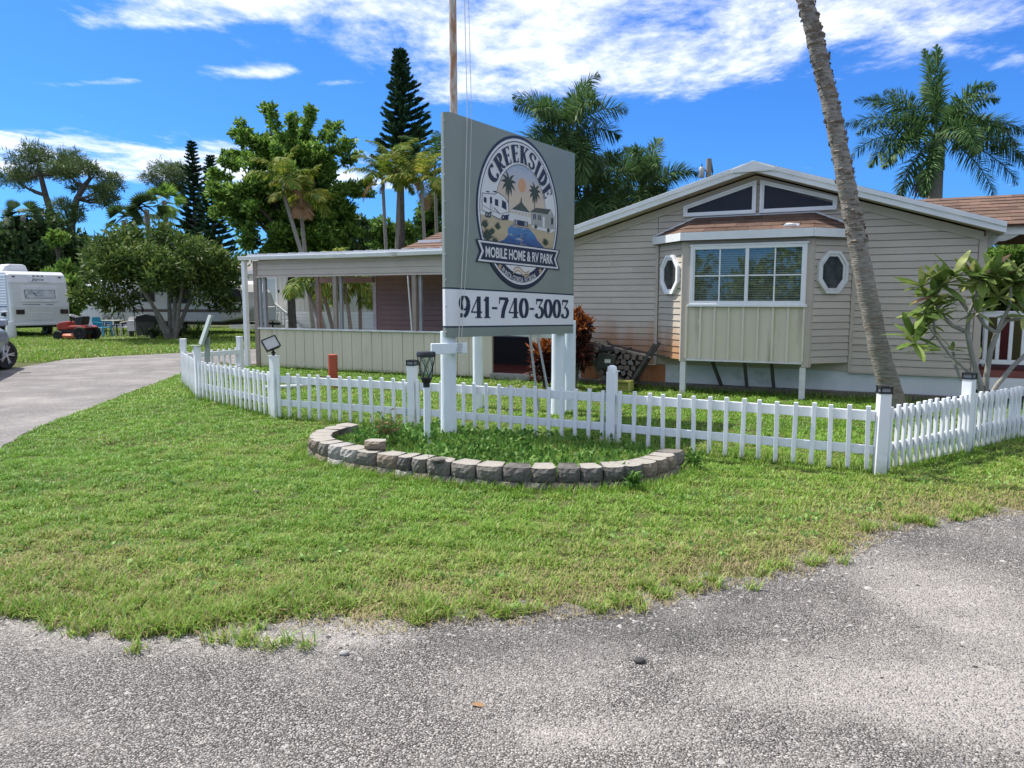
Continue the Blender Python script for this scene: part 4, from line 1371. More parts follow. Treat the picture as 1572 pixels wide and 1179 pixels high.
M_psky = grad_mat('print_sunset', [(0, (.55, .48, .38)), (.35, (.56, .45, .33)), (.62, (.52, .42, .36)), (.8, (.40, .42, .48)), (1, (.30, .36, .46))], z0=2.55, z1=3.24)
M_pwater = grad_mat('print_water', [(0, (.03, .06, .16)), (.4, (.03, .09, .25)), (.7, (.05, .16, .36)), (1, (.10, .22, .40))], z0=2.2, z1=2.5)
M_psand = grad_mat('print_sand', [(0, (.34, .26, .15)), (.5, (.46, .37, .23)), (1, (.40, .34, .22))], z0=2.2, z1=2.6)
M_pgrn = mat('print_green', (.018, .035, .025), (.04, .06, .035), rough=.5, scale=20)
M_proof = mat('print_roof', (.05, .065, .05), (.09, .10, .08), rough=.5, scale=20)
M_pgrey = mat('print_grey', (.30, .30, .28), (.36, .36, .33), rough=.5, scale=12)
M_porg = mat('print_orange', (.55, .27, .13), (.58, .33, .18), rough=.5, scale=8)
M_ptan = mat('print_tan', (.45, .31, .18), rough=.5)
sc_m = [M_navy, M_offw, M_psky, M_pwater, M_psand, M_pgrn, M_proof, M_pgrey, M_porg, M_ptan]
sce = Flat()
# sky disc, sun, distant shore
up = [(1.30 + .575 * math.cos(R(t)), 2.66 + .575 * math.sin(R(t))) for t in range(-4, 185, 6)]
sce.patch(up, 0); sce.patch([(1.30 + (p[0] - 1.30) * .985, 2.66 + (p[1] - 2.66) * .985) for p in up], 2)
sce.disc(1.305, 2.99, .085, mi=8, n=28)
# lower scene: clip to the inside of the rim
def rim(t, r_=.838): return (EX + r_ * math.cos(R(t)), EZ + r_ * math.sin(R(t)))
sce.patch([rim(t) for t in range(186, 212, 4)] + [(.62, 2.20), (1.95, 2.20)] + [rim(t) for t in range(330, 357, 4)] + [(1.9, 2.57), (1.3, 2.53), (.8, 2.56)], 4)
sce.patch([(1.13, 2.515), (1.25, 2.53), (1.40, 2.52), (1.50, 2.47), (1.60, 2.42), (1.66, 2.36), (1.78, 2.30), (1.90, 2.24), (1.96, 2.19), (.68, 2.20), (.80, 2.27), (.92, 2.31), (1.0, 2.37), (.99, 2.44), (1.06, 2.49)], 3)
for k in range(26):
    z = 2.24 + .26 * random.random(); x = 1.28 + random.uniform(-1, 1) * (.32 - (z - 2.24) * .8); l = random.uniform(.03, .10)
    sce.stroke([(x - l, z), (x, z + .004), (x + l, z)], [.001, .006, .001], 0 if k % 3 else 1)
for k in range(6):
    z = 2.25 + k * .03; sce.stroke([(1.27, z), (1.31, z)], .008, 8)
scene_print = sce.done('landscape', sc_m, emblem)


def print_palm(x, z, zb, s, nm):
    f = Flat(); f.stroke([(x + .0, z), (x + .012 * s, z - .1), (x - .005, (z + zb) / 2), (x - .012, zb)], .014, 0)
    for a in (95, 60, 25, -12, -50, 130, 160, 195, 232, -85):
        L_ = .145 * s
        pts = [(x, z)]; d = R(a)
        for i in range(5):
            pts.append((pts[-1][0] + math.cos(d) * L_ / 5, pts[-1][1] + math.sin(d) * L_ / 5))
            d += (-.16 if math.cos(R(a)) > 0 else .16)
        f.stroke(pts, [.012, .035, .042, .034, .018, .002], 5)
    f.done(nm, sc_m, emblem)


print_palm(1.01, 2.98, 2.66, 1.15, 'palm_print'); print_palm(1.60, 2.94, 2.62, 1.0, 'palm_print')
f = Flat()      # motorhome on the left bank
body = [(.475, 2.795), (.73, 2.812), (.78, 2.84), (.93, 2.80), (1.00, 2.74), (1.01, 2.62), (.98, 2.55), (.80, 2.545), (.47, 2.61)]
f.patch([(.735 + (p[0] - .735) * 1.035, 2.69 + (p[1] - 2.69) * 1.06) for p in body], 0); f.patch(body, 1)
for q in ([(.50, 2.70), (.555, 2.695), (.555, 2.755), (.50, 2.76)], [(.62, 2.59), (.665, 2.585), (.665, 2.775), (.62, 2.775)], [(.72, 2.69), (.79, 2.68), (.79, 2.76), (.72, 2.762)], [(.86, 2.68), (.965, 2.655), (.955, 2.745), (.87, 2.77)]):
    f.patch(q, 0)
f.patch([(.63, 2.605), (.657, 2.60), (.657, 2.70), (.63, 2.70)], 1)
f.stroke([(.48, 2.66), (.68, 2.62), (.84, 2.60), (1.0, 2.64)], .012, 7); f.stroke([(.70, 2.66), (.82, 2.60)], .012, 0); f.patch([(.84, 2.55), (1.0, 2.55), (1.005, 2.61), (.86, 2.585)], 0)
for x in (.56, .61, .89): f.disc(x, 2.565, .033, mi=0, n=18); f.disc(x, 2.565, .015, mi=7, n=14)
f.patch([(.55, 2.82), (.61, 2.822), (.61, 2.835), (.55, 2.833)], 0); f.patch([(.69, 2.835), (.75, 2.84), (.75, 2.855), (.69, 2.85)], 0)
f.done('motorhome_print', sc_m, emblem)
f = Flat()      # gazebo
for x in (1.135, 1.20, 1.275, 1.35, 1.425): f.stroke([(x, 2.50), (x, 2.67)], .016, 1)
f.patch([(1.12, 2.50), (1.44, 2.50), (1.44, 2.565), (1.12, 2.565)], 0)
for x in (1.14, 1.18, 1.37, 1.41): f.stroke([(x, 2.505), (x, 2.56)], .014, 1)
f.patch([(1.07, 2.665), (1.49, 2.665), (1.49, 2.68), (1.07, 2.68)], 1); f.patch([(1.07, 2.68), (1.49, 2.68), (1.34, 2.76), (1.285, 2.795), (1.225, 2.76)], 6)
f.stroke([(1.285, 2.79), (1.285, 2.845)], [.03, .008], 0); f.patch([(1.09, 2.485), (1.47, 2.485), (1.46, 2.50), (1.10, 2.50)], 9)
f.done('gazebo_print', sc_m, emblem)
f = Flat()      # small house on the right bank
f.patch([(1.52, 2.52), (1.99, 2.50), (2.09, 2.53), (2.09, 2.69), (2.00, 2.765), (1.93, 2.70), (1.52, 2.70)], 7)
f.patch([(1.49, 2.695), (1.94, 2.70), (2.005, 2.775), (1.62, 2.755)], 6); f.stroke([(1.93, 2.70), (2.005, 2.775), (2.11, 2.68)], .014, 1)
for x in (1.56, 1.68): f.patch([(x, 2.61), (x + .06, 2.61), (x + .06, 2.675), (x, 2.675)], 0); f.stroke([(x + .03, 2.61), (x + .03, 2.675)], .006, 1)
f.patch([(1.79, 2.53), (1.835, 2.53), (1.835, 2.66), (1.79, 2.66)], 1); f.patch([(2.0, 2.58), (2.05, 2.59), (2.05, 2.67), (2.0, 2.67)], 0)
f.patch([(1.52, 2.50), (1.99, 2.475), (2.09, 2.51), (2.09, 2.535), (1.99, 2.515), (1.52, 2.535)], 1)
f.done('house_print', sc_m, emblem)
for cx, cz, s in ((.57, 2.28, 1.3), (.66, 2.36, .7), (.78, 2.42, .75), (1.86, 2.31, .9), (1.62, 2.50, .5), (1.93, 2.48, .5), (.52, 2.42, .8), (.72, 2.25, .7)):
    f = Flat()      # spiky plants on both banks
    for k in range(11):
        a = R(20 + 14 * k); l = s * random.uniform(.09, .13)
        f.stroke([(cx, cz), (cx + math.cos(a) * l * .5, cz + math.sin(a) * l * .62), (cx + math.cos(a) * l, cz + math.sin(a) * l)], [.022 * s, .016 * s, .001], 5)
    f.done('plant_print', sc_m, emblem)
tw2 = text_width('CREEKSIDE', .03)


def arch(u, v):
    t = R(153 - (153 - 21) * (u / tw2)); r_ = .605 + .205 * v
    return (EX + r_ * math.cos(t), EZ + .005 + r_ * math.sin(t))


write('letter', 'CREEKSIDE', arch, track=.03)
# lower ring, waves, stars and lettering
f = Flat()
low = [(EX + .885 * math.cos(R(t)), EZ + .885 * math.sin(R(t))) for t in range(216, 325, 4)]
f.patch(low, 0); f.patch([(EX + .862 * math.cos(R(t)), EZ + .862 * math.sin(R(t))) for t in range(216, 325, 4)], 1)
f.patch([(EX + .838 * math.cos(R(t)), EZ + .838 * math.sin(R(t))) for t in range(216, 325, 4)], 0)
f.patch([(EX + .70 * math.cos(R(t)), EZ + .02 + .755 * math.sin(R(t))) for t in range(224, 317, 4)], 1)
for dz in (-.02, -.06):
    f.stroke([(1.09 + i * .032, 1.985 + dz + .030 * math.sin(i * .58 - .4)) for i in range(13)], [.004] + [.022] * 11 + [.004], 9)
for x, z in ((.815, 1.982), (1.725, 1.972)):
    pts = []
    for k in range(10):
        a = R(90 + 36 * k); r_ = .062 if k % 2 == 0 else .026
        pts.append((x + r_ * .8 * math.cos(a), z + r_ * .8 * math.sin(a)))
    f.patch(pts, 9)
f.done('lower_ring', sc_m, emblem)
font_mesh('PUNTA GORDA, FLORIDA', lambda u, v: (EX + (.803 - .072 * (v - .5)) * math.cos(R(239 + 56 * u)), EZ + (.803 - .072 * (v - .5)) * math.sin(R(239 + 56 * u))), M_offw, sign, 'place_name', bold=.012)
f = Flat()


def ban(x): return -.035 * math.sin((x - .36) / 1.82 * math.pi) * 0.0


def bannerpoly(x0, x1, z0, z1, n):
    return [(x0, z1), (x1, z1), (x1 - n, (z0 + z1) / 2), (x1, z0), (x0, z0), (x0 + n, (z0 + z1) / 2)]


f.patch(bannerpoly(.335, 2.225, 2.012, 2.272, .075), 0); f.patch(bannerpoly(.372, 2.188, 2.024, 2.260, .075), 1); f.patch(bannerpoly(.42, 2.14, 2.044, 2.240, .068), 0)
f.done('banner', sc_m, sign)
font_mesh('MOBILE HOME & RV PARK', lambda u, v: (.515 + 1.53 * u, 2.082 + .122 * v), M_offw, sign, 'park_title', bold=.035)

# posts, cross arm, flagpole, ropes
for (x, y, r_, zt) in ((0.0, 0.02, .088, 1.25), (2.45, 0.02, .095, 1.25)):
    b = MB(); b.tube([(x, y, 0), (x + .004, y, .6), (x, y, zt)], [r_ * 1.06, r_, r_ * .97], n=18); b.build('post', M_postw, sign, smooth=True)
rp = SP.o; inv = Matrix.Rotation(-SA, 3, 'Z')
def sl_(p): return inv @ (Vector(p) - SP.o)
q0 = sl_((-.50, 11.0, 0)); q1 = sl_((.83, 10.75, 0))
for q, r_, zt in ((q0, .078, 3.2), (q1, .085, 1.3)):
    b = MB(); b.tube([(q.x, q.y, 0), (q.x, q.y, .7), (q.x, q.y, zt)], r_, n=16); b.build('post', M_postw, sign, smooth=True)
d_ = (q1 - q0); 
b = MB(); b.bar(q0 + Vector((0, -.02, 1.17)) + d_ * .06, q1 + Vector((0, 0, 1.10)) - d_ * .06, .05, .13); b.build('rear_beam', mat('pale_green_timber', (.42, .47, .42), (.50, .55, .50), rough=.7, scale=3), sign)
b = MB(); b.bar(Vector((1.6, 0.05, 3.0)), q0 + Vector((0, 0, 3.0)), .05, .12); b.build('rear_beam', M_postw, sign)
for x0, x1 in ((.48, .50), (.62, .58)):
    a_ = q0.lerp(q1, x0); c_ = q0.lerp(q1, x1)
    b = MB(); b.tube([a_ + Vector((0, -.3, .0)), c_ + Vector((0, -.1, 1.15))], .018, n=8); b.build('stay_pipe', M_greyalu, sign)
b = MB(); b.box(-.26, .16, -.135, -.095, 1.005, 1.125, T=Matrix.Rotation(R(-30), 4, 'Z')); b.build('cross_arm', M_postw, sign, bevel=.008)
M_pole = mat('rusty_pole', (.47, .44, .40), (.33, .17, .09), rough=.75, scale=7, stretch=(4, 4, .8), lo=.42, hi=.62, bump=.15)
b = MB(); b.tube([(.20, .06, 1.6), (.19, .06, 4.2), (.17, .06, 9.2)], [.045, .042, .034], n=12); b.build('flagpole', M_pole, sign, smooth=True)
M_rope = mat('rope', (.55, .55, .52), rough=.8)
b = MB(); b.tube([(.17, -.02, 9.0), (.16, -.15, 3.6), (.08, -.16, 2.4), (-.03, -.15, 1.10)], .0045, n=5); b.build('rope', M_rope, sign)
b = MB(); b.tube([(.22, -.02, 9.0), (.24, -.15, 3.6), (.16, -.155, 2.4), (.02, -.15, 1.10)], .0035, n=5); b.build('rope', M_rope, sign)
b = MB()
for k in range(5): b.tube([(-.03 + .02 * math.cos(t) + k * .006, -.16 + .03 * math.sin(t), 1.03 + k * .022) for t in np.linspace(0, 6.28, 9)], .006, n=5)
b.tube([(-.02, -.17, 1.02), (.02, -.18, .93), (.0, -.17, .88)], .005, n=5); b.build('rope_coil', M_rope, sign)

# ------------------------------------------------------------------ picket fence
FP = [(-5.55, 15.3), (-6.15, 14.0), (-5.05, 12.0), (-3.19, 10.0), (-1.22, 9.14), (1.08, 8.03), (3.38, 6.77), (4.76, 7.75), (6.55, 9.02), (8.6, 10.5)]
fence = thing('picket_fence', 'white vinyl picket fence bending round the front lawn', 'fence', (FP[6][0], FP[6][1], 0))
fo = Vector((FP[6][0], FP[6][1], 0))
M_pv = mat('fence_vinyl', (0.73, 0.75, 0.78), (0.78, 0.80, 0.82), rough=0.40, scale=3, col3=(0.62, 0.64, 0.63), s3=2.5, t3=0.66)
nt_ = M_pv.node_tree     # mud splash and algae on the lowest hand of the pickets
b_ = nt_.nodes['Principled BSDF']; src_ = b_.inputs['Base Color'].links[0].from_socket
tc_ = nt_.nodes.new('ShaderNodeTexCoord'); sx_ = nt_.nodes.new('ShaderNodeSeparateXYZ'); nt_.links.new(tc_.outputs['Object'], sx_.inputs[0])
oi_ = nt_.nodes.new('ShaderNodeObjectInfo'); nz_ = nt_.nodes.new('ShaderNodeTexNoise'); nz_.noise_dimensions = '4D'; nz_.inputs['Scale'].default_value = 14; nz_.inputs['Detail'].default_value = 5
mw_ = nt_.nodes.new('ShaderNodeMath'); mw_.operation = 'MULTIPLY'; nt_.links.new(oi_.outputs['Random'], mw_.inputs[0]); mw_.inputs[1].default_value = 37; nt_.links.new(mw_.outputs[0], nz_.inputs['W']); nt_.links.new(tc_.outputs['Object'], nz_.inputs['Vector'])
mr_ = nt_.nodes.new('ShaderNodeMapRange'); mr_.inputs['From Min'].default_value = .34; mr_.inputs['From Max'].default_value = .03; mr_.inputs['To Min'].default_value = -.35; mr_.inputs['To Max'].default_value = .42; nt_.links.new(sx_.outputs[2], mr_.inputs['Value'])
ad_ = nt_.nodes.new('ShaderNodeMath'); ad_.operation = 'ADD'; nt_.links.new(mr_.outputs[0], ad_.inputs[0]); nt_.links.new(nz_.outputs[0], ad_.inputs[1])
m2_ = nt_.nodes.new('ShaderNodeMapRange'); m2_.inputs['From Min'].default_value = .50; m2_.inputs['From Max'].default_value = .95; m2_.inputs['To Max'].default_value = .55; nt_.links.new(ad_.outputs[0], m2_.inputs['Value'])
mx_ = nt_.nodes.new('ShaderNodeMixRGB'); nt_.links.new(m2_.outputs[0], mx_.inputs[0]); nt_.links.new(src_, mx_.inputs[1]); mx_.inputs[2].default_value = (.36, .37, .27, 1); nt_.links.new(mx_.outputs[0], b_.inputs['Base Color'])
M_foot2 = mat('picket_foot', (0.42, 0.45, 0.43), rough=.6)
b = MB(); b.box(-.02, .02, -.030, 0, .055, .63, 0); b.box(-.0195, .0195, -.0295, -.0005, .04, .0545, 1)
pk0 = b.build('picket', [M_pv, M_foot2], fence, bevel=.004)
pk_first = True
PH = {0: .84, 1: .86, 2: .86, 3: .84, 4: .80, 5: .83, 6: .755, 7: .78, 8: .78, 9: .78}
for i, (x, y) in enumerate(FP):
    a_ = Vector(FP[max(i - 1, 0)]); c_ = Vector(FP[min(i + 1, len(FP) - 1)])
    az = math.atan2((c_ - a_).y, (c_ - a_).x)
    tl = Matrix.Translation(Vector((x, y, 0)) - fo) @ Matrix.Rotation(az, 4, 'Z') @ Matrix.Rotation(R(random.uniform(-1, 1)), 4, 'Y') @ Matrix.Rotation(R(random.uniform(-.8, .8)), 4, 'X')
    b = MB(tl); hw = .05
    b.box(-hw, hw, -hw, hw, 0, PH[i]); pst = b.build('post', M_pv, fence, bevel=.006)
    if i in (4, 6, 7, 8, 9):        # black solar caps
        b = MB(tl); z = PH[i]
        b.box(-.058, .058, -.058, .058, z + .001, z + .014); b.box(-.056, .056, -.056, .056, z + .048, z + .066); 
        for sx in (-1, 1):
            for sy in (-1, 1): b.box(sx * .047 - .006, sx * .047 + .006, sy * .047 - .006, sy * .047 + .006, z + .0135, z + .0485)
        b.box(-.03, .03, -.03, .03, z + .0665, z + .071); cp = b.build('solar_cap', M_black, pst)
        b = MB(tl); b.box(-.04, .04, -.04, .04, z + .015, z + .047); b.build('lamp_lens', mat('lens', (.30, .32, .34), rough=.2), pst)
    elif i == 5:
        b = MB(tl); b.lathe((0, 0, 0), [(.052, PH[i] + .001), (.052, PH[i] + .03), (.047, PH[i] + .055), (.02, PH[i] + .068)], 14); b.box(.04, .085, -.01, .012, PH[i] + .004, PH[i] + .014); b.build('cap', M_pv, pst, smooth=True)
    elif i != 2:
        b = MB(tl); b.box(-.055, .055, -.055, .055, PH[i] + .001, PH[i] + .016); b.build('cap', M_pv, pst, bevel=.006)
for i in range(len(FP) - 1):
    p, q = Vector((*FP[i], 0)), Vector((*FP[i + 1], 0))
    d_ = q - p; L_ = d_.length; u_ = d_.normalized()
    az = math.atan2(d_.y, d_.x)
    tl = Matrix.Translation(p - fo) @ Matrix.Rotation(az, 4, 'Z')
    for z0, z1 in ((.495, .59), (.185, .27)):
        b = MB(tl); dz = random.uniform(-.006, .006); b.box(.052, L_ - .052, -.012, .018, z0 + dz, z1 + dz); b.build('rail', M_pv, fence, bevel=.004)
    n = int(round((L_ - .2) / (.158 if i < 6 else .125))); st = (L_ - .2) / n
    for k in range(n + 1):
        s_ = .1 + k * st
        pos = p - fo + u_ * s_ + Vector((u_.y, -u_.x, 0)) * .0135
        rot = (R(random.uniform(-.9, .9)), R(random.uniform(-1.3, 1.3)), az)
        lc = pos + Vector((0, 0, random.uniform(-.008, .008)))
        if pk_first:
            pk0.location = lc; pk0.rotation_euler = rot; pk_first = False
        else:
            share(pk0, loc=lc, rot=rot)

# flood lamp on the third post, solar panel on the corner post
def at_post(i, z): return (FP[i][0], FP[i][1], z)
lamp = thing('flood_lamp', 'small black solar flood lamp tilted on top of a white fence post', 'lamp', at_post(3, PH[3] + .016))
b = MB(); b.lathe((0, 0, 0), [(.018, 0), (.018, .02), (.03, .03), (.03, .045), (.014, .06), (.014, .075)], 10); b.build('bracket', M_black, lamp, smooth=True)
TT = Matrix.Translation((-.03, 0, .165)) @ Matrix.Rotation(R(35), 4, 'Z') @ Matrix.Rotation(R(-20), 4, 'Y') @ Matrix.Rotation(R(-28), 4, 'X')
b = MB(TT); b.box(-.095, .095, -.0, .06, -.085, .085); b.ring([(-.105, -.09), (.105, -.09), (.105, .09), (-.105, .09)], [(-.088, -.073), (.088, -.073), (.088, .073), (-.088, .073)], -.02, -.0005); b.build('housing', M_black, lamp, bevel=.008)
b = MB(TT); b.box(-.087, .087, -.008, -.0008, -.072, .072); b.build('lens', mat('lamp_lens_pale', (.42, .43, .42), (.5, .5, .49), rough=.25, scale=20), lamp)
pan = thing('solar_panel', 'grey green panel tilted on the white corner post of the fence', 'solar panel', at_post(2, PH[2]))
b = MB(); b.box(-.11, .08, -.06, .06, .001, .012); b.build('base_plate', mat('panel_back', (.25, .29, .26), (.31, .35, .32), rough=.6, scale=4), pan)
TT = Matrix.Rotation(R(28), 4, 'Z') @ Matrix.Translation((.06, 0, .02)) @ Matrix.Rotation(R(20), 4, 'Y')
b = MB(TT); b.box(-.02, .02, -.20, .20, .0, .50); b.build('panel', MATS['panel_back'], pan, bevel=.005)
b = MB(TT); b.box(.0205, .024, -.17, .17, .03, .47); b.build('cells', mat('solar_cells', (.05, .06, .08), rough=.2), pan)
b = MB(); b.bar((.14, .03, -.35), (.16, .03, .14), .07, .05); b.build('strut', MATS['panel_back'], pan)

# lantern post in the bed
lan = thing('lantern_post', 'black open cage solar lantern on a white pole in the stone edged bed', 'lantern', gnd(656, 692))
b = MB(); b.tube([(0, 0, 0), (0, 0, .62)], [.034, .031], n=14); b.build('pole', M_postw, lan, smooth=True)
b = MB(); b.lathe((0, 0, 0), [(.034, .621), (.034, .66), (.046, .668), (.05, .69), (.062, .70), (.062, .716)], 16); b.build('holder', M_black, lan, smooth=True)
b = MB()
for k in range(6):
    a0 = 2 * math.pi * k / 6
    for sgn in (1, -1):
        pts = [((.060 + .028 * t) * math.cos(a0 + sgn * t * 1.05), (.060 + .028 * t) * math.sin(a0 + sgn * t * 1.05), .716 + .20 * t) for t in np.linspace(0, 1, 7)]
        pts = [Vector(p) for p in pts]
        b.tube(pts, .0038, n=5)
b.build('cage', M_black, lan)
b = MB(); b.lathe((0, 0, 0), [(.052, .717), (.072, .915)], 16); b.build('shade', glass_mat('lantern_glass', (.85, .85, .82), .85), lan, smooth=True)
b = MB(); b.lathe((0, 0, 0), [(.092, .912), (.098, .918), (.098, .945), (.09, .962), (.02, .968)], 18); b.build('cap', M_black, lan, smooth=True)

lan.scale = (1.04, 1.04, 1.10)
# ------------------------------------------------------------------ retaining wall of split-face blocks
M_blk = [mat('block_grey', (.155, .143, .125), (.225, .207, .18), rough=.92, scale=6, bump=.9, bscale=35, spec=.15, col3=(.085, .08, .075), s3=3.2, t3=.50),
         mat('block_brown', (.185, .15, .115), (.24, .20, .16), rough=.92, scale=6, bump=.9, bscale=35, spec=.15, col3=(.10, .085, .07), s3=3.2, t3=.54),
         mat('block_pale', (.27, .26, .24), (.36, .345, .32), rough=.92, scale=6, bump=.8, bscale=35, spec=.15, col3=(.16, .15, .14), s3=3.0, t3=.53),
         mat('block_black', (.10, .095, .09), (.20, .185, .165), rough=.95, scale=5, bump=.9, bscale=35, spec=.15, col3=(.055, .052, .05), s3=3.0, t3=.48)]
M_blktop = mat('block_top', (.26, .24, .21), (.35, .325, .285), rough=.9, scale=7, bump=.4, bscale=60, spec=.15, col3=(.22, .20, .18), s3=4, t3=.58)


def block_mesh(w_, dp, h_, seed, mi=0):
    """trapezoid wall block with a broken front face and chamfered ends"""
    r_ = random.Random(seed); mb = MB()
    nx, nz = 7, 4
    pts = []
    for j in range(nz + 1):
        for i in range(nx + 1):
            u = -1 + 2 * i / nx; v = j / nz
            y = -.025 * (1 - max(0, abs(u) - .55) / .45 * 1.4) - .012 * (1 - abs(2 * v - 1)) + r_.uniform(-.008, .008)
            if abs(u) > .99: y = .018
            pts.append((u * w_ / 2, y - (0.0 if 0 < j < nz else -.01), v * h_ + (r_.uniform(-.004, .004) if 0 < j < nz else 0)))
    fs = []
    for j in range(nz):
        for i in range(nx):
            k = j * (nx + 1) + i
            fs.append((k, k + 1, k + nx + 2, k + nx + 1))
    mb.add(pts, fs, 0)
    bw = w_ * .36
    t0 = nz * (nx + 1)
    top = [pts[t0 + i] for i in range(nx + 1)] + [(bw, dp, h_), (-bw, dp, h_)]
    mb.add(top, [tuple(range(len(top)))], 1)
    lft = [pts[j * (nx + 1)] for j in range(nz + 1)] + [(-bw, dp, h_), (-bw, dp, 0)]
    rgt = [pts[j * (nx + 1) + nx] for j in range(nz + 1)] + [(bw, dp, h_), (bw, dp, 0)]
    mb.add(lft, [tuple(range(len(lft)))[::-1]], 0); mb.add(rgt, [tuple(range(len(rgt)))], 0)
    mb.add([(-bw, dp, 0), (bw, dp, 0), (bw, dp, h_), (-bw, dp, h_)], [(0, 1, 2, 3)], 0)
    return mb


WPATH = [(-1.95, 8.62), (-2.12, 8.22), (-2.15, 7.85), (-2.0, 7.45), (-1.52, 6.98), (-.92, 6.62), (-.40, 6.36), (.08, 6.22), (.62, 6.21), (1.06, 6.31), (1.36, 6.56), (1.60, 6.92)]
pw = [Vector(p) for p in WPATH]
fine = []
for i in range(len(pw) - 1):
    p0, p1, p2, p3 = pw[max(i - 1, 0)], pw[i], pw[i + 1], pw[min(i + 2, len(pw) - 1)]
    for k in range(20):
        t = k / 20
        fine.append(0.5 * ((2 * p1) + (p2 - p0) * t + (2 * p0 - 5 * p1 + 4 * p2 - p3) * t * t + (3 * p1 - p0 - 3 * p2 + p3) * t ** 3))
fine.append(pw[-1])
cum = [0.0]
for a_, c_ in zip(fine[:-1], fine[1:]): cum.append(cum[-1] + (c_ - a_).length)


def wall_at(s_):
    s_ = min(max(s_, 0), cum[-1] - 1e-4)
    for i in range(len(cum) - 1):
        if cum[i + 1] >= s_:
            t = (s_ - cum[i]) / (cum[i + 1] - cum[i]); return fine[i].lerp(fine[i + 1], t), (fine[i + 1] - fine[i]).normalized()


rwall = thing('retaining_wall', 'low curved edging wall of two courses of split faced stone blocks', 'garden wall', (pw[6].x, pw[6].y, 0))
ro = Vector((pw[6].x, pw[6].y, 0))
blk_shared = {}
TOPW = [.23, .22, .23, .22, .20, .19, .20, .21, .25, .24, .26, .15, .16, .26, .25, .25, .26, .22, .21, .20, .20, .2, .2, .2, .2]
for course in (0, 1):
    s_ = 0.0 if course else -.14; k = 0
    while s_ < cum[-1] - .08:
        w_ = TOPW[k % len(TOPW)] if course else TOPW[(k + 9) % len(TOPW)] * 1.04
        c_, d_ = wall_at(s_ + w_ / 2)
        var = (k * 7 + course * 3) % 5
        frac = s_ / cum[-1]
        mi = random.choices((0, 1, 2, 3), ((.42, .30, .16, .12) if frac < .55 else (.3, .12, .06, .52)) if course else (.35, .2, .05, .4))[0]
        key = (round(w_, 2), mi, var)
        h_ = .135
        az = math.atan2(d_.y, d_.x)
        set_back = .028 if course else 0.0
        nrm = Vector((-d_.y, d_.x))
        pos = Vector((c_.x + nrm.x * set_back, c_.y + nrm.y * set_back, (.055 if not course else .180) - (.135 if not course else .135))) - ro
        rot = (R(random.uniform(-1.5, 1.5)), R(random.uniform(-1.2, 1.2)), az + R(random.uniform(-4, 4)))
        if key not in blk_shared:
            o = block_mesh(w_ - .012, .20, h_, hash(key) % 999).build('block', [M_blk[mi], M_blktop if course else M_blk[mi]], rwall)
            blk_shared[key] = o
        else:
            o = share(blk_shared[key])
        o.location = pos; o.rotation_euler = rot
        s_ += w_; k += 1
c_ = gnd(574, 691, .185)
lb = block_mesh(.21, .13, .085, 5).build('loose_block', [M_blk[1], M_blktop]); lb.location = (c_.x, c_.y + .02, .182); lb.rotation_euler = (0, 0, R(-8))
tag(lb, 'single loose block lying on top of the curved stone wall', 'stone block')
c_ = gnd(672, 703, .213)
b = MB(); b.lathe((0, 0, 0), [(.06, 0), (.068, .006), (.068, .022), (.055, .03), (.02, .032)], 14)
fs_ = b.build('flat_stone', M_blk[0], smooth=True); fs_.location = (c_.x, c_.y, .1822); tag(fs_, 'round flat grey cap stone resting on the curved stone wall', 'stone')

# ------------------------------------------------------------------ firewood rack by the bay
rk = HP.w(-2.13, .22)
rack = thing('firewood_rack', 'V shaped dark timber rack full of firewood against the rust stained wall', 'rack', rk, HOUSE_A)
for y in (-.14, .14):
    b = MB(); b.bar((-.30, y, .16), (-.78, y, 1.02), .06, .05); b.build('upright', mat('grey_timber', (.16, .14, .12), (.24, .215, .19), rough=.9, scale=6, stretch=(6, 6, 1)) if y < 0 else M_wood_dk, rack)
    b = MB(); b.bar((.25, y, .16), (.66, y, .84), .07, .05); b.build('upright', M_wood_dk, rack)
b = MB(); b.box(-.36, .3, -.2, .2, .10, .16); b.build('base_board', M_wood_dk, rack)
b = MB(); b.bar((-.72, -.15, .88), (.60, -.16, .60), .03, .035); b.build('cross_bar', MATS['grey_timber'], rack)
b = MB(); b.bar((-.66, .10, .86), (.86, .05, .58), .035, .035); b.build('cross_bar', M_wood_dk, rack)
M_bark = [mat('bark', (.055, .045, .04), (.11, .095, .085), rough=.95, scale=14, bump=.6), mat('log_end', (.115, .09, .078), (.18, .145, .125), rough=.9, scale=12, stretch=(1, 1, 1)),
          mat('log_grey', (.14, .13, .125), (.21, .195, .185), rough=.9, scale=12)]
log_meshes = []
for v in range(6):
    r_ = random.Random(v); n = r_.choice((3, 4, 5, 6)); a0 = r_.uniform(0, 6)
    ang = sorted(a0 + 2 * math.pi * i / n + r_.uniform(-.3, .3) for i in range(n))
    pl = [(math.cos(t) * r_.uniform(.85, 1.1) * .062, math.sin(t) * r_.uniform(.7, 1.05) * .062) for t in ang]
    mb = MB(); mb.add([(p[0], -.2, p[1]) for p in pl] + [(p[0], .2, p[1]) for p in pl],
                      [tuple(range(n))], 1); mb.add([(p[0], -.2, p[1]) for p in pl] + [(p[0], .2, p[1]) for p in pl], [tuple(range(2 * n - 1, n - 1, -1))] + [(k, n + k, n + (k + 1) % n, (k + 1) % n) for k in range(n)], 0)
    log_meshes.append(mb)
lg_objs = []
z = .205; row = 0
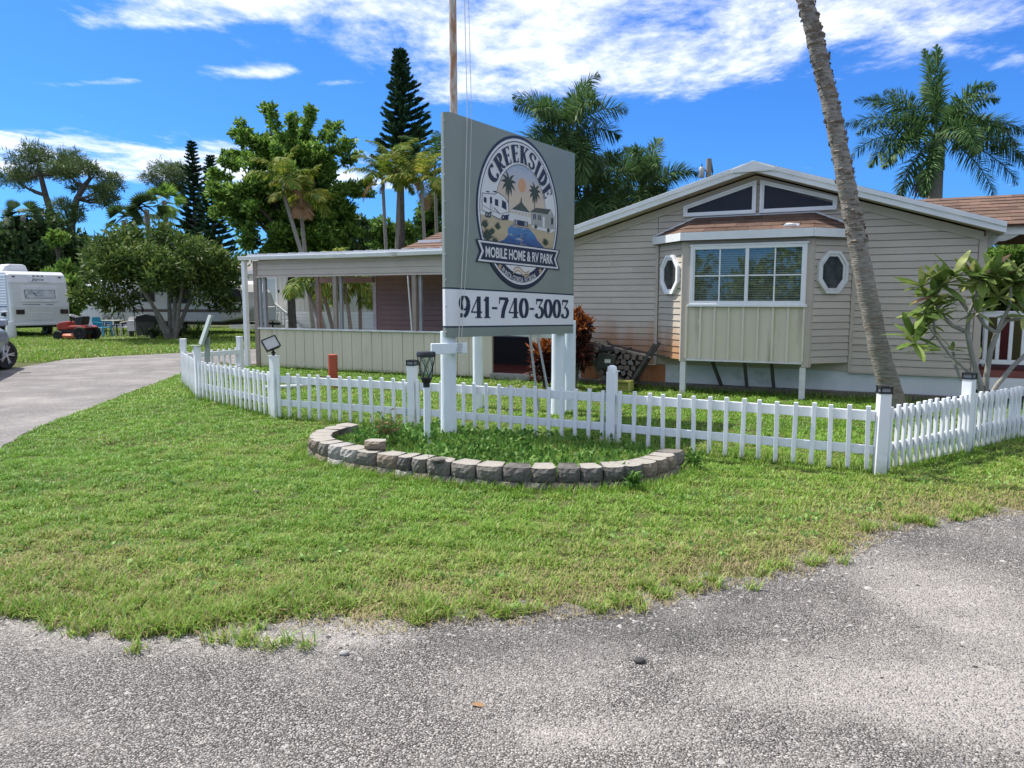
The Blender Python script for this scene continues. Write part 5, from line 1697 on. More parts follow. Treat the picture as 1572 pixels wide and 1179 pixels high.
while z < .80:
    t = (z - .16) / .86
    xa = -.30 - .48 * t + .09; xb = .25 + .41 * min(1, (z - .16) / .68) - .09
    n = max(2, int((xb - xa) / .122) + 1)
    top_lim = .80 - (xb) * .0
    for k in range(n):
        x = xa + (xb - xa) * k / (n - 1)
        if z > .84 - .21 * (x + .5): continue
        v = random.randrange(6)
        if v < len(lg_objs) and lg_objs and v in [i for i, _ in lg_objs]:
            o = share(dict(lg_objs)[v])
        else:
            o = log_meshes[v].build('firewood_log', [M_bark[0], M_bark[random.choice((1, 1, 2))]], bevel=.006); lg_objs.append((v, o))
        w_ = Vector(rk) + HP.U * (x + random.uniform(-.008, .008)) + HP.N * random.uniform(-.05, .02) + Vector((0, 0, z))
        o.location = w_; o.rotation_euler = (0, random.uniform(0, 6.28), HOUSE_A + R(random.uniform(-5, 5)))
        tag(o, 'split firewood log stacked in the V shaped rack', 'log', 'firewood logs in the rack')
    z += .098; row += 1
cb = MB(); cb.ring([(-.2, 0), (.2, 0), (.2, .19), (-.2, .19)], [(-.15, .03), (.15, .03), (.15, .16), (-.15, .16)], -.1, .1); cb.box(-.15, .15, .0, .02, .03, .16)
o = cb.build('cinder_block', mat('lime_block', (.34, .33, .06), (.42, .42, .12), rough=.85, scale=6, bump=.3), bevel=.006); o.location = HP.w(-2.02, -.08); o.rotation_euler = (0, 0, HOUSE_A)
tag(o, 'yellow green painted cinder block on the grass under the firewood rack', 'cinder block')
hs = thing('flag_hanger', 'dark drooping battery box with a white label hung on the firewood', 'box', HP.w(-2.36, -.03, .52), HOUSE_A)
b = MB(); b.prism([(-.12, -.06, -.16), (.20, -.06, -.10), (.22, -.06, .10), (-.02, -.06, .14), (-.14, -.06, .02)], (0, .08, 0)); b.build('case', mat('dark_green', (.03, .035, .03), (.05, .055, .045), rough=.6, scale=6), hs, bevel=.01)
for k in range(8):
    b = MB(); b.tube([(-.02 + k * .03, -.05, .16 + k * .004), (-.02 + k * .03, -.10, .18 + k * .004), (-.015 + k * .03, -.09, .23 + k * .004), (-.02 + k * .03, -.03, .23 + k * .004)], .014, n=6); b.build('coil', M_black, hs)
b = MB(); b.box(.03, .14, -.066, -.0605, -.035, .03); b.build('label_plate', M_dirty, hs)
sp = thing('spot_lamp', 'small dark blue garden spot lamp tilted on the ground beside the red shrub', 'lamp', HP.w(-3.0, .05), HOUSE_A)
TT = Matrix.Translation((0, 0, .16)) @ Matrix.Rotation(R(40), 4, 'Y')
b = MB(TT); b.lathe((0, 0, 0), [(.05, -.13), (.075, -.05), (.09, .08), (.085, .10)], 14); b.build('housing', mat('lamp_navy', (.035, .04, .06), (.05, .055, .08), rough=.5, scale=4), sp, smooth=True)
b = MB(); b.tube([(0, 0, 0), (0, 0, .12)], .015); b.build('spike', M_black, sp)

# red pipe bollard and loose white pipe in front of the porch
bl = thing('pipe_bollard', 'short rusty red pipe bollard behind the picket fence by the porch', 'bollard', gnd(512, 596))
b = MB(); b.tube([(0, 0, 0), (0, 0, .60)], .085, n=18); b.lathe((0, 0, 0), [(.085, .601), (.084, .612), (.06, .616)], 18); b.build('pipe', mat('rusty_red', (.36, .06, .03), (.42, .10, .055), rough=.6, scale=5, col3=(.22, .05, .03), s3=3, t3=.58), bl, smooth=True)
b = MB(); b.tube([(-.02, .0, .20), (-.26, .05, .21)], .012, n=6); b.tube([(.08, 0, .18), (.25, 0, .16)], .012, n=6); b.build('side_rod', M_wood_dk, bl)
wp = MB(); wp.tube([gnd(405, 600) + Vector((0, 0, .06)), gnd(455, 597) + Vector((0, 0, .05)), gnd(500, 592) + Vector((0, 0, .06))], .03, n=8); wp.tube([gnd(492, 594) + Vector((0, 0, .05)), gnd(508, 588) + Vector((0, 0, .05))], .03, n=8)
tag(wp.build('loose_pipe', M_frame, smooth=True), 'white plastic pipe lying on the grass behind the left fence', 'pipe')

# ------------------------------------------------------------------ plants
M_leafs = {}


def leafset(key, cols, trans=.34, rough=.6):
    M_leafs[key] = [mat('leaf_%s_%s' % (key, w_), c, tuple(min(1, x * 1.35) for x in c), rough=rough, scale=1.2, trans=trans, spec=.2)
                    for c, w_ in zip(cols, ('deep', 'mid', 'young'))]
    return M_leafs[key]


LS_mid = leafset('mid', ((.055, .115, .018), (.105, .195, .030), (.19, .28, .055)))
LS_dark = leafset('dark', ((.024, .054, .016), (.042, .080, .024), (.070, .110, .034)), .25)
LS_olive = leafset('olive', ((.045, .085, .018), (.080, .130, .028), (.145, .19, .045)), .28)
LS_pine = leafset('pine', ((.050, .085, .026), (.082, .125, .040), (.12, .165, .055)), .2)
LS_norf = leafset('norfolk', ((.036, .082, .040), (.054, .11, .052), (.078, .14, .064)), .2)
LS_palm = leafset('palm', ((.045, .095, .030), (.070, .135, .042), (.11, .18, .06)), .26)
LS_yel = leafset('yellowpalm', ((.075, .14, .018), (.17, .22, .028), (.30, .27, .05)), .35)
LS_red = leafset('croton', ((.030, .012, .014), (.085, .022, .014), (.26, .075, .014)), .2)
LS_plum = leafset('plumeria', ((.125, .195, .045), (.21, .28, .07), (.31, .34, .12)), .34)
M_trunk = mat('trunk_grey', (.15, .125, .10), (.25, .215, .18), rough=.95, scale=6, stretch=(3, 3, 8), bump=.6, bscale=20, spec=.1)
M_trunkd = mat('trunk_dark', (.075, .065, .055), (.13, .115, .10), rough=.95, scale=5, bump=.5, bscale=20, spec=.1)
M_trunkp = mat('palm_trunk', (.20, .185, .16), (.29, .27, .24), rough=.9, scale=4, stretch=(2, 2, 14), bump=.4, bscale=12, spec=.1)
M_dead = mat('dead_frond', (.26, .15, .065), (.36, .23, .12), rough=.8, scale=4, trans=.2)


def leaves_np(Cn, ln, wd, up_bias=0.3, out=None, out_bias=0.0, bend=0.25):
    """one bent diamond (two triangles' worth of quad halves) per centre"""
    n = len(Cn)
    d = rng.normal(0, 1, (n, 3)); d[:, 2] += up_bias
    if out is not None: d += out * out_bias
    d = unit(d)
    s = unit(np.cross(d, rng.normal(0, 1, (n, 3))))
    L = (ln * rng.uniform(.65, 1.3, n))[:, None]; W = (wd * rng.uniform(.7, 1.25, n))[:, None]
    nn = np.cross(d, s)
    V = np.stack([Cn, Cn + d * L * .5 + s * W * .5 + nn * W * bend, Cn + d * L, Cn + d * L * .5 - s * W * .5 + nn * W * bend], 1).reshape(-1, 3)
    Fc = (np.arange(n) * 4)[:, None] + np.array([0, 1, 2, 3])
    return V, Fc


def cloud_crown(name, clumps, per, ln, wd, mats, parent, p=(.45, .4, .15), fill=.75, up_bias=.3, out_bias=.6, flat=1.0):
    """clumps: (x, y, z, radius); leaves on and in every clump, its outline left ragged"""
    Cs, Os = [], []
    for x, y, z, r_ in clumps:
        n = int(per * (r_ / np.mean([c[3] for c in clumps])) ** 2)
        d = unit(rng.normal(0, 1, (n, 3)))
        rad = r_ * rng.uniform(0, 1, n) ** .45 * (1 + .22 * rng.normal(0, 1, n) * (rng.uniform(0, 1, n) < .3))
        q = d * rad[:, None]; q[:, 2] *= flat
        Cs.append(np.array([x, y, z]) + q); Os.append(d)
    Cn, O = np.concatenate(Cs), np.concatenate(Os)
    V, Fc = leaves_np(Cn, ln, wd, up_bias, O, out_bias)
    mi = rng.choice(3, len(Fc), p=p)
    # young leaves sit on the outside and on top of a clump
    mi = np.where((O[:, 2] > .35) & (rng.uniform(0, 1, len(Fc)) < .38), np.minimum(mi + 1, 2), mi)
    return np_mesh(name, V, Fc, mats, mi, parent)


def tree_base(name, label, cat, base, group=None):
    return thing(name, label, cat, base, 0, group)


def limbs(parent, paths, m, name='trunk', n=7):
    b = MB()
    for pts, rad in paths: b.tube(pts, rad, n=n)
    return b.build(name, m, parent, smooth=True)


def broadleaf(name, label, px, Y, ptop, pw_, pbot, mats, n_cl, per, ln, wd, shape='round', trunk=M_trunkd, base_px=None, seed=1, p=(.45, .4, .15), flat=.85, cat='tree', crf=.24, gap=None):
    """crown fitted to the extent it has in the photograph: px centre column, ptop..pbot rows, pw_ width in pixels"""
    rr = random.Random(seed)
    c = at(px, (ptop + pbot) / 2, Y)
    k = Y / F
    rx, rz = pw_ * k / 2, (pbot - ptop) * k / 2
    base = Vector((at(base_px or px, 460, Y).x, Y, 0))
    t = tree_base(name, label, cat, base)
    cl = []
    tries = 0
    while len(cl) < n_cl and tries < 5000:
        tries += 1
        u = Vector((rr.uniform(-1, 1), rr.uniform(-1, 1), rr.uniform(-1, 1)))
        l = u.length
        if l > 1 or (l < .35 and rr.random() < .6): continue
        w_ = 1.0
        if shape == 'dome' and u.z < 0: w_ = 1.0
        if shape == 'dome': u.z = u.z * .9 if u.z > 0 else u.z * .8
        if shape == 'column': w_ = .72 + .28 * (u.z < .2)
        q = Vector((c.x - base.x + u.x * rx * (1 - crf) * w_, u.y * rx * .8, c.z + u.z * rz * (1 - crf * .8)))
        cl.append((q.x, q.y, q.z, min(rx, rz) * crf * rr.uniform(.75, 1.35)))
    if gap:      # leafy shoots standing out of the outline
        for k in range(46):
            a = rr.uniform(0, 6.28); b_ = rr.uniform(-.5, 1.35)
            for q in (.92, 1.0, 1.08, 1.15):
                cl.append((c.x - base.x + math.cos(a) * math.cos(b_) * rx * q, math.sin(a) * math.cos(b_) * rx * .8 * q, c.z + math.sin(b_) * rz * q, min(rx, rz) * .055 * rr.uniform(.7, 1.4)))
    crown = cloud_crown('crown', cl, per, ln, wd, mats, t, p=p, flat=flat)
    zt = max(.8, c.z - rz * .55)
    paths = [([(0, 0, 0), (rr.uniform(-.1, .1), 0, zt * .5), (c.x - base.x, 0, zt)], [max(.08, rx * .065), max(.07, rx * .055), rx * .045])]
    for x, y, z, r_ in rr.sample(cl, min(len(cl), 12)):
        paths.append(([(c.x - base.x, 0, zt * .8), ((c.x - base.x + x) / 2, y * .4, (zt + z) / 2 - .05 * rz), (x, y, z)], [rx * .04, rx * .025, rx * .008]))
    limbs(t, paths, trunk)
    return t


def frond_mesh(name, parent, base, az, el, length, droop, nl, ll, lw, mats, mi_p=(.45, .4, .15), plume=.5, stiff=.2, petiole=.15, sag=.5, twist=0.0, mat_rib=None):
    """feather leaf: arching midrib with two ranks of leaflets"""
    n = 14
    pts = [np.array(base, float)]; e = el; dirs = []
    for i in range(n):
        d = np.array([math.cos(az) * math.cos(e), math.sin(az) * math.cos(e), math.sin(e)]); dirs.append(d)
        pts.append(pts[-1] + d * length / n); e -= droop / n * (0.5 + 1.1 * i / n)
    dirs.append(dirs[-1])
    pts = np.array(pts); dirs = np.array(dirs)
    ts = np.repeat(np.linspace(petiole, .995, nl), 2) + rng.uniform(-.004, .004, nl * 2)
    sd = np.tile([1.0, -1.0], nl)
    ts = np.clip(ts, 0, .999)
    fi = ts * n; i0 = fi.astype(int); fr = (fi - i0)[:, None]
    B = pts[i0] * (1 - fr) + pts[i0 + 1] * fr
    D = unit(dirs[i0] * (1 - fr) + dirs[i0 + 1] * fr)
    side = np.array([-math.sin(az), math.cos(az), 0.0])
    upv = unit(np.cross(D, np.broadcast_to(side, D.shape)))
    upv = np.where(upv[:, 2:3] < 0, -upv, upv)
    roll = rng.uniform(-plume, plume, len(ts)) + twist
    S = side[None] * sd[:, None]
    S2 = S * np.cos(roll)[:, None] + upv * np.sin(roll)[:, None]
    prof = (np.sin(np.pi * np.clip(ts * .92 + .08, 0, 1)) ** .55)
    Ld = unit(S2 * (1.0 - ts * .35)[:, None] + D * (stiff + .65 * ts)[:, None])
    L = (ll * prof * rng.uniform(.8, 1.1, len(ts)))[:, None]
    g_ = np.array([0, 0, -1.0])
    M1 = B + Ld * L * .5 + g_ * L * .06 * sag
    Tp = B + Ld * L * .92 + g_ * L * .42 * sag
    wv = unit(np.cross(Ld, upv + .001)) * (lw / 2)
    V = np.stack([B - wv * .5, B + wv * .5, M1 + wv, Tp, M1 - wv], 1).reshape(-1, 3)
    k = np.arange(len(ts)) * 5
    F1 = np.stack([k, k + 1, k + 2, k + 4], 1); F2 = np.stack([k + 4, k + 2, k + 3, k + 3], 1)
    mi = rng.choice(3, len(ts), p=mi_p)
    # midrib
    b = MB(); r0 = max(.012, length * .010)
    b.tube([tuple(p) for p in pts], [r0 * (1 - .85 * i / n) for i in range(n + 1)], n=5)
    VV = np.concatenate([V, np.array(b.v)]); off = len(V)
    quads = [f for f in b.f if len(f) == 4]
    me = bpy.data.meshes.new(name)
    faces = [tuple(map(int, f)) for f in F1] + [tuple(map(int, f[:3])) for f in F2] + [tuple(i + off for i in f) for f in quads]
    me.from_pydata(VV.tolist(), [], faces)
    for m in mats: me.materials.append(m)
    mm = np.concatenate([mi, mi, np.full(len(quads), 1)]).astype(np.int32)
    me.polygons.foreach_set('material_index', mm)
    o = bpy.data.objects.new(name, me); COL.objects.link(o); o.parent = parent
    return o


def palm(name, label, base, top, r0, r1, fronds, mats, length, nl, ll, lw, trunk=M_trunkp, lean=None, cat='palm', shaft=None, plume=.5, sag=.5, seed=1, mi_p=(.45, .4, .15), group=None, dead=0, rings=0):
    """fronds: list of (azimuth, elevation, droop, length factor)"""
    t = thing(name, label, cat, base, 0, group)
    top = Vector(top) - Vector(base)
    mid = top * .5 + Vector((lean or (0, 0, 0)))
    b = MB()
    n = 22; pts, rad = [], []
    for i in range(n + 1):
        s = i / n
        p = (1 - s) ** 2 * Vector((0, 0, 0)) + 2 * s * (1 - s) * mid + s * s * top
        pts.append(p); rad.append((r0 + (r1 - r0) * s) * (1 + (.06 if i % 2 else 0) * (rings > 0)))
    b.tube(pts, rad, n=10); b.build('trunk', trunk, t, smooth=True)
    if shaft:
        b = MB(); b.tube([top, top + Vector((0, 0, shaft * .6)), top + Vector((0, 0, shaft))], [r1 * 1.15, r1 * 1.0, r1 * .5], n=10)
        b.build('crownshaft', mat('crownshaft', (.085, .14, .045), (.13, .19, .07), rough=.45, scale=2), t, smooth=True)
    cb_ = top + Vector((0, 0, (shaft or 0) * .92))
    for az, el, dr, lf in fronds:
        frond_mesh('frond', t, cb_ + Vector((math.cos(R(az)) * r1 * .5, math.sin(R(az)) * r1 * .5, 0)), R(az), R(el), length * lf, R(dr), nl, ll, lw, mats, mi_p=mi_p, plume=plume, sag=sag)
    for k in range(dead):
        az = random.uniform(0, 360)
        frond_mesh('dead_frond', t, cb_ - Vector((0, 0, .05)), R(az), R(-25), length * .8, R(70), int(nl * .7), ll * .8, lw * .8, [M_dead] * 3, plume=.3, sag=.9)
    return t


def spray(n, el0, el1, seed, dr=(60, 110), off=0):
    rr = random.Random(seed)
    return [(off + 360 * k / n * 2.4 + rr.uniform(-14, 14), el0 + (el1 - el0) * (k / max(1, n - 1)) + rr.uniform(-6, 6), rr.uniform(*dr), rr.uniform(.88, 1.08)) for k in range(n)]


# leaning coconut trunk in front of the bay (its crown is above the picture)
Yc = 10.35
cpx = [(1374, 640), (1368, 600), (1350, 540), (1333, 460), (1318, 380), (1302, 300), (1287, 220), (1270, 140), (1254, 70), (1236, 0), (1212, -100), (1175, -230), (1140, -340)]
cp = []
for i, q in enumerate(cpx):
    p = at(q[0], q[1], Yc); cp.append(p)
cb0 = Vector((cp[0].x, Yc, 0))
cp[0] = cb0
coco = thing('coconut_palm', 'grey leaning palm trunk rising in front of the bay window wall', 'palm', cb0)
rad = [.155, .142, .130, .122, .118, .112, .108, .105, .10, .095, .092, .09, .088]
pts, rd = [], []
for i in range(len(cp) - 1):
    for k in range(7):
        t_ = k / 7
        pts.append(cp[i].lerp(cp[i + 1], t_) - cb0); r_ = rad[i] + (rad[i + 1] - rad[i]) * t_
        rd.append(r_ * (1 + random.uniform(-.03, .05) + (.035 if k % 2 else 0)))
for pa in range(3):
    pts = [pts[0]] + [(pts[i - 1] + pts[i] * 2 + pts[i + 1]) / 4 for i in range(1, len(pts) - 1)] + [pts[-1]]
b = MB(); b.tube(pts, rd, n=18)
rt_ = random.Random(9)
b.v = [tuple(Vector(v) + Vector((rt_.uniform(-.009, .009), rt_.uniform(-.009, .009), rt_.uniform(-.012, .012)))) for v in b.v]
b.build('trunk', mat('coconut_bark', (.19, .17, .145), (.33, .305, .27), rough=.95, scale=5, stretch=(1.5, 1.5, 7), bump=1.0, bscale=9, spec=.1, col3=(.22, .12, .075), s3=2.2, t3=.60), coco, smooth=True)
b = MB()
rs_ = random.Random(4)
for k in range(520):
    i = rs_.randrange(28, len(pts) - 1); a = rs_.uniform(0, 6.28)
    d_ = Vector((math.cos(a), math.sin(a), 0)); p = pts[i] + d_ * rd[i] * .97 + Vector((0, 0, rs_.uniform(-.05, .05)))
    s_ = Vector((-math.sin(a), math.cos(a), 0)); h_ = rs_.uniform(.012, .05); w_ = rs_.uniform(.02, .07)
    b.add([p - s_ * w_, p + s_ * w_, p + s_ * w_ * .6 + d_ * .022 + Vector((0, 0, h_)), p - s_ * w_ * .7 + d_ * .018 + Vector((0, 0, h_ * .8)), p + Vector((0, 0, h_ * 1.6))], [(0, 1, 2, 3), (3, 2, 4)])
b.build('bark_scales', mat('bark_scale', (.16, .125, .10), (.25, .20, .165), rough=.95, scale=5), coco, kind='stuff', fix=False)
for az, el, dr, lf in spray(13, 80, 8, 5, dr=(45, 75)) + [(182, 10, 98, .92)]:
    frond_mesh('frond', coco, pts[-1], R(az), R(el), 3.2 * lf, R(dr), 34, .75, .05, LS_palm, plume=.2, sag=.8)

# royal palms
Yr = 26
top = at(1436, 262, Yr)
palm('royal_palm', 'large royal palm with full crown standing behind the right end of the roof', (top.x + .1, Yr, 0), top, .30, .24,
     [(185, 28, 75, 1.0), (352, 25, 75, 1.05), (75, 62, 50, 1.1), (145, 38, 65, 1.05), (35, 42, 65, 1.05), (163, 50, 60, 1.0), (17, 52, 60, 1.0), (195, 2, 70, 1.0), (340, 0, 70, 1.0), (175, 12, 70, 1.0), (205, -5, 60, .95), (150, 55, 50, .9), (120, 62, 45, .95), (90, 80, 25, 1.15), (70, 78, 20, 1.2), (45, 45, 55, 1.0), (20, 30, 60, 1.15), (0, 5, 55, 1.1), (-20, -20, 45, 1.0), (-45, -38, 40, .95), (232, -40, 35, .95),
      (200, -42, 40, .9), (270, 10, 95, .9), (300, 15, 90, .95), (285, 60, 90, .85), (60, 20, 80, .9)],
     LS_palm, 2.95, 130, .62, .044, shaft=1.25, plume=1.6, sag=.35)
rp_ = bpy.data.objects['royal_palm']
tl_ = top - Vector((top.x + .1, Yr, 0))
b = MB()
rs_ = random.Random(8)
for k in range(110):
    a = rs_.uniform(2.4, 4.2); p0 = tl_ + Vector((-.25, -.15, -.15))
    p1 = p0 + Vector((-.30 + rs_.uniform(-.15, .15), -.1 + rs_.uniform(-.15, .15), .05 + rs_.uniform(-.1, .1))); p2 = p1 + Vector((rs_.uniform(-.3, .1), rs_.uniform(-.15, .15), -rs_.uniform(.4, .9)))
    b.tube([p0, p1, p2], .012, n=3, cap=False)
b.build('flower_stalk', mat('stalk_mauve', (.13, .095, .11), (.19, .14, .15), rough=.8, scale=5), rp_, fix=False)
for i, (px, py, Y, seed, lab, L_) in enumerate([(868, 240, 21, 3, 'royal palm whose fronds rise just behind the right top of the sign', 1.75), (988, 318, 24, 9, 'bushy royal palm behind the left slope of the white gable fascia', 1.65), (905, 330, 22.5, 15, 'drooping royal palm in the shade between the sign and the gable', 1.8)]):
    tp = at(px, py, Y)
    palm('royal_palm', lab, (tp.x + .1, Y, 0), tp, .24, .2, spray(21, 86, -50, seed, dr=(45, 95), off=40 * i), LS_palm, L_, 110, .60, .036, shaft=.7, plume=1.6, sag=.4)

# yellow cane palms over the porch roof
for i, (px, py, Y, L_, seed, lab, mp_) in enumerate([
        (436, 300, 27.0, 1.5, 2, 'yellow green cane palm behind the left end of the porch roof', (.45, .40, .15)),
        (462, 325, 27.6, 1.3, 22, 'shorter yellow cane palm with brown fronds above the porch roof', (.3, .4, .3)),
        (588, 290, 31, 1.7, 5, 'slender cane palm with narrow drooping fronds left of the pair behind the porch', (.6, .3, .1)),
        (612, 280, 31.5, 1.7, 6, 'tall cane palm with upright green crown below the large conifer', (.5, .4, .1)),
        (648, 298, 30, 1.7, 7, 'golden cane palm nearest to the sign behind the brown hip roof', (.25, .4, .35)),
        (668, 270, 33, 2.0, 8, 'green cane palm partly hidden by the top left of the sign', (.75, .2, .05))]):
    tp = at(px, py, Y)
    palm('cane_palm', lab, (tp.x + (1.45, .35, .2, -.3, .2, .1)[i], Y, 0), tp, .085, .065, spray(9, 84, 2, seed, dr=(55, 105)), LS_yel if i != 5 else LS_palm, L_, 52, .52, .042, shaft=.6, plume=.35, sag=.7, mi_p=mp_, dead=2 if i < 2 or i == 3 else 1)
# cane palms standing between the porch and the far house
for i, (px, py, Y, L_, seed) in enumerate([(470, 440, 23, 1.2, 31), (492, 432, 23.4, 1.25, 32), (530, 438, 23.2, 1.2, 33), (552, 446, 23.8, 1.1, 34)]):
    tp = at(px, py, Y)
    palm('garden_palm', ('yellow palm seen through the left porch bay, farthest left', 'yellow palm seen through the left porch bay beside the post', 'palm seen through the middle porch bay just right of the post', 'shaded palm seen through the middle porch bay near the pink wall')[i],
         (tp.x + (.7, .5, .2, 0)[i], Y, 0), tp, .07, .05, spray(10, 75, -30, seed, dr=(70, 130)), LS_yel, L_, 22, .42, .05, shaft=.3, plume=.4, sag=.8, mi_p=(.5, .4, .1), group='palms seen through the porch')

# Norfolk pines


def norfolk(label, px, ptop, pbase, Y, wpx, seed, lopsided=0.0):
    rr = random.Random(seed)
    tp = at(px, ptop, Y); k = Y / F; Wm = wpx * k / 2
    zb = at(px, pbase, Y).z
    t = thing('norfolk_pine', label, 'pine', (tp.x, Y, 0))
    limbs(t, [([(0, 0, 0), (0, 0, tp.z * .6), (0, 0, tp.z)], [tp.z * .016, tp.z * .011, .02])], M_trunkd)
    Vs, b = [], MB()
    z = tp.z - .1; tier = 0
    Cn, Dn, Ln = [], [], []
    while z > max(zb, 1.5):
        f_ = (tp.z - z) / (tp.z - zb)
        rl = Wm * (.08 + .92 * min(1, f_ ** 1.05)) * rr.uniform(.78, 1.12)
        nb = 7; a0 = rr.uniform(0, 6.28)
        for j in range(nb):
            a = a0 + 2 * math.pi * j / nb + rr.uniform(-.2, .2)
            l = rl * rr.uniform(.75, 1.08) * (1 + lopsided * math.cos(a))
            up_ = .22 - .30 * f_ + rr.uniform(-.05, .05)
            pts = []
            for i in range(8):
                s = i / 7
                pts.append(np.array([math.cos(a) * l * s, math.sin(a) * l * s, z + l * (up_ * s + .28 * s * s)]))
            b.tube([tuple(p) for p in pts[::2] + [pts[-1]]], [.03 * (1 - .2 * i) * (tp.z / 14) for i in range(5)], n=4, cap=False)
            m = int(50 + 130 * l / Wm)
            s = rr.random()
            ss = rng.uniform(.12, 1.0, m)
            fi = ss * 7; i0 = np.minimum(fi.astype(int), 6); fr = (fi - i0)[:, None]; P_ = np.array(pts)
            B = P_[i0] * (1 - fr) + P_[i0 + 1] * fr
            sd = np.where(rng.uniform(0, 1, m) < .5, 1, -1)
            fw = np.array([math.cos(a), math.sin(a), 0.25]); sv = np.array([-math.sin(a), math.cos(a), 0])
            D = unit(fw[None] * rng.uniform(.5, 1.1, (m, 1)) + sv[None] * (sd * rng.uniform(.2, .9, m))[:, None] + np.array([0, 0, 1.0]) * rng.uniform(.1, .55, (m, 1)))
            Cn.append(B); Dn.append(D); Ln.append(np.full(m, .20 + .30 * l / Wm) * (Wm / 2.0) ** .6)
        z -= (tp.z - zb) / 19 * (.50 + .80 * f_); tier += 1
    B, D, L = np.concatenate(Cn), np.concatenate(Dn), np.concatenate(Ln)[:, None]
    n = len(B)
    Vv, Ff = [], []
    for q in range(2):
        S = unit(np.cross(D, rng.normal(0, 1, (n, 3)))) * (L * .12)
        Vv.append(np.stack([B - S * .6, B + D * L * .55 - S, B + D * L, B + D * L * .55 + S], 1).reshape(-1, 3)); Ff.append((np.arange(n) * 4 + q * n * 4)[:, None] + np.array([0, 1, 2, 3]))
    np_mesh('crown', np.concatenate(Vv), np.concatenate(Ff), LS_norf, np.tile(rng.choice(3, n, p=(.5, .35, .15)), 2), t)
    b.build('branches', M_trunkd, t, fix=False)
    return t


norfolk('tall dark conical conifer standing alone behind the porch palms', 612, 78, 290, 44, 122, 3, .25)
norfolk('slim dark conifer with the taller tip of the pair on the left', 294, 219, 395, 62, 84, 5)
norfolk('slim dark conifer with the lower tip beside its taller twin on the left', 323, 240, 395, 60, 80, 6)

# flat topped pines on the far left


def umbrella_pine(label, trunk_px, clumps_px, Y, seed):
    rr = random.Random(seed)
    P_ = [at(x, y, Y) for x, y in trunk_px]
    base = Vector((P_[0].x, Y, 0)); k = Y / F
    t = thing('pine_tree', label, 'pine', base)
    pts = [Vector((0, 0, 0))] + [p - base for p in P_[1:]]
    paths = [(pts, [.34 * (1 - .75 * i / len(pts)) for i in range(len(pts))])]
    cl = []
    for x, y, r_ in clumps_px:
        q = at(x, y, Y) - base; q.y += rr.uniform(-1, 1) * 1.4
        j = min(range(1, len(pts)), key=lambda i: (pts[i] - q).length + max(0, pts[i].z - q.z) * 2)
        paths.append(([pts[j], (pts[j] + q) / 2 + Vector((0, 0, -.25 * r_ * k)), q], [.14, .09, .03]))
        for m in range(3):
            o_ = Vector((rr.uniform(-.6, .6), rr.uniform(-.8, .8), rr.uniform(-.35, .35))) * r_ * k
            cl.append((q.x + o_.x * 1.25, q.y + o_.y, q.z + o_.z, r_ * k * rr.uniform(.6, .95)))
    limbs(t, paths, M_trunkd, n=6)
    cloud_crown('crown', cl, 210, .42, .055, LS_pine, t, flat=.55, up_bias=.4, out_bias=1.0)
    return t


umbrella_pine('umbrella pine with a broad flat crown left of its twin', [(92, 420), (82, 340), (70, 300), (62, 268), (58, 245)],
              [(18, 258, 24), (40, 245, 22), (62, 238, 24), (85, 240, 22), (100, 258, 20), (30, 275, 16), (75, 262, 15), (5, 268, 20), (118, 262, 14), (50, 290, 8)], 58, 2)
umbrella_pine('umbrella pine with a lower ragged crown right of its twin', [(108, 420), (110, 345), (118, 305), (130, 285), (140, 272)],
              [(112, 268, 20), (135, 262, 20), (152, 276, 18), (160, 295, 14), (140, 300, 16), (112, 318, 17), (150, 310, 10), (125, 335, 12), (105, 285, 12), (165, 288, 10)], 56, 3)
umbrella_pine('pale rounded pine behind the slim pair of dark conifers', [(296, 400), (292, 345), (285, 310), (278, 290)],
              [(245, 272, 20), (262, 264, 22), (280, 262, 20), (250, 288, 16), (272, 285, 18), (290, 280, 16), (238, 282, 12)], 64, 4)

# broadleaved trees
broadleaf('tall_tree', 'tall bright green leafy tree behind the left end of the porch', 448, 34, 186, 205, 420, leafset('bright', ((.060, .125, .020), (.115, .215, .032), (.22, .33, .065)), .42), 165, 150, .22, .11, shape='column', seed=3, p=(.4, .4, .2), crf=.125, gap=True)
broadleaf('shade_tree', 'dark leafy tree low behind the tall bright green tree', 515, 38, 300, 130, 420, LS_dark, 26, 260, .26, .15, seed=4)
broadleaf('shade_tree', 'dense tree filling the gap behind the cane palms', 590, 46, 330, 130, 430, LS_mid, 26, 240, .30, .18, seed=5, p=(.55, .35, .1))
broadleaf('shade_tree', 'broad green tree behind the sign top and hip roof', 690, 42, 245, 120, 420, LS_mid, 34, 260, .28, .16, seed=6, p=(.55, .35, .1))
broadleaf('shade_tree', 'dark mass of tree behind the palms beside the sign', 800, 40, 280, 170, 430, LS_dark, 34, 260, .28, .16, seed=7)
broadleaf('shade_tree', 'low olive tree under the palms behind the gable', 930, 32, 300, 120, 420, LS_olive, 26, 240, .26, .12, seed=8)
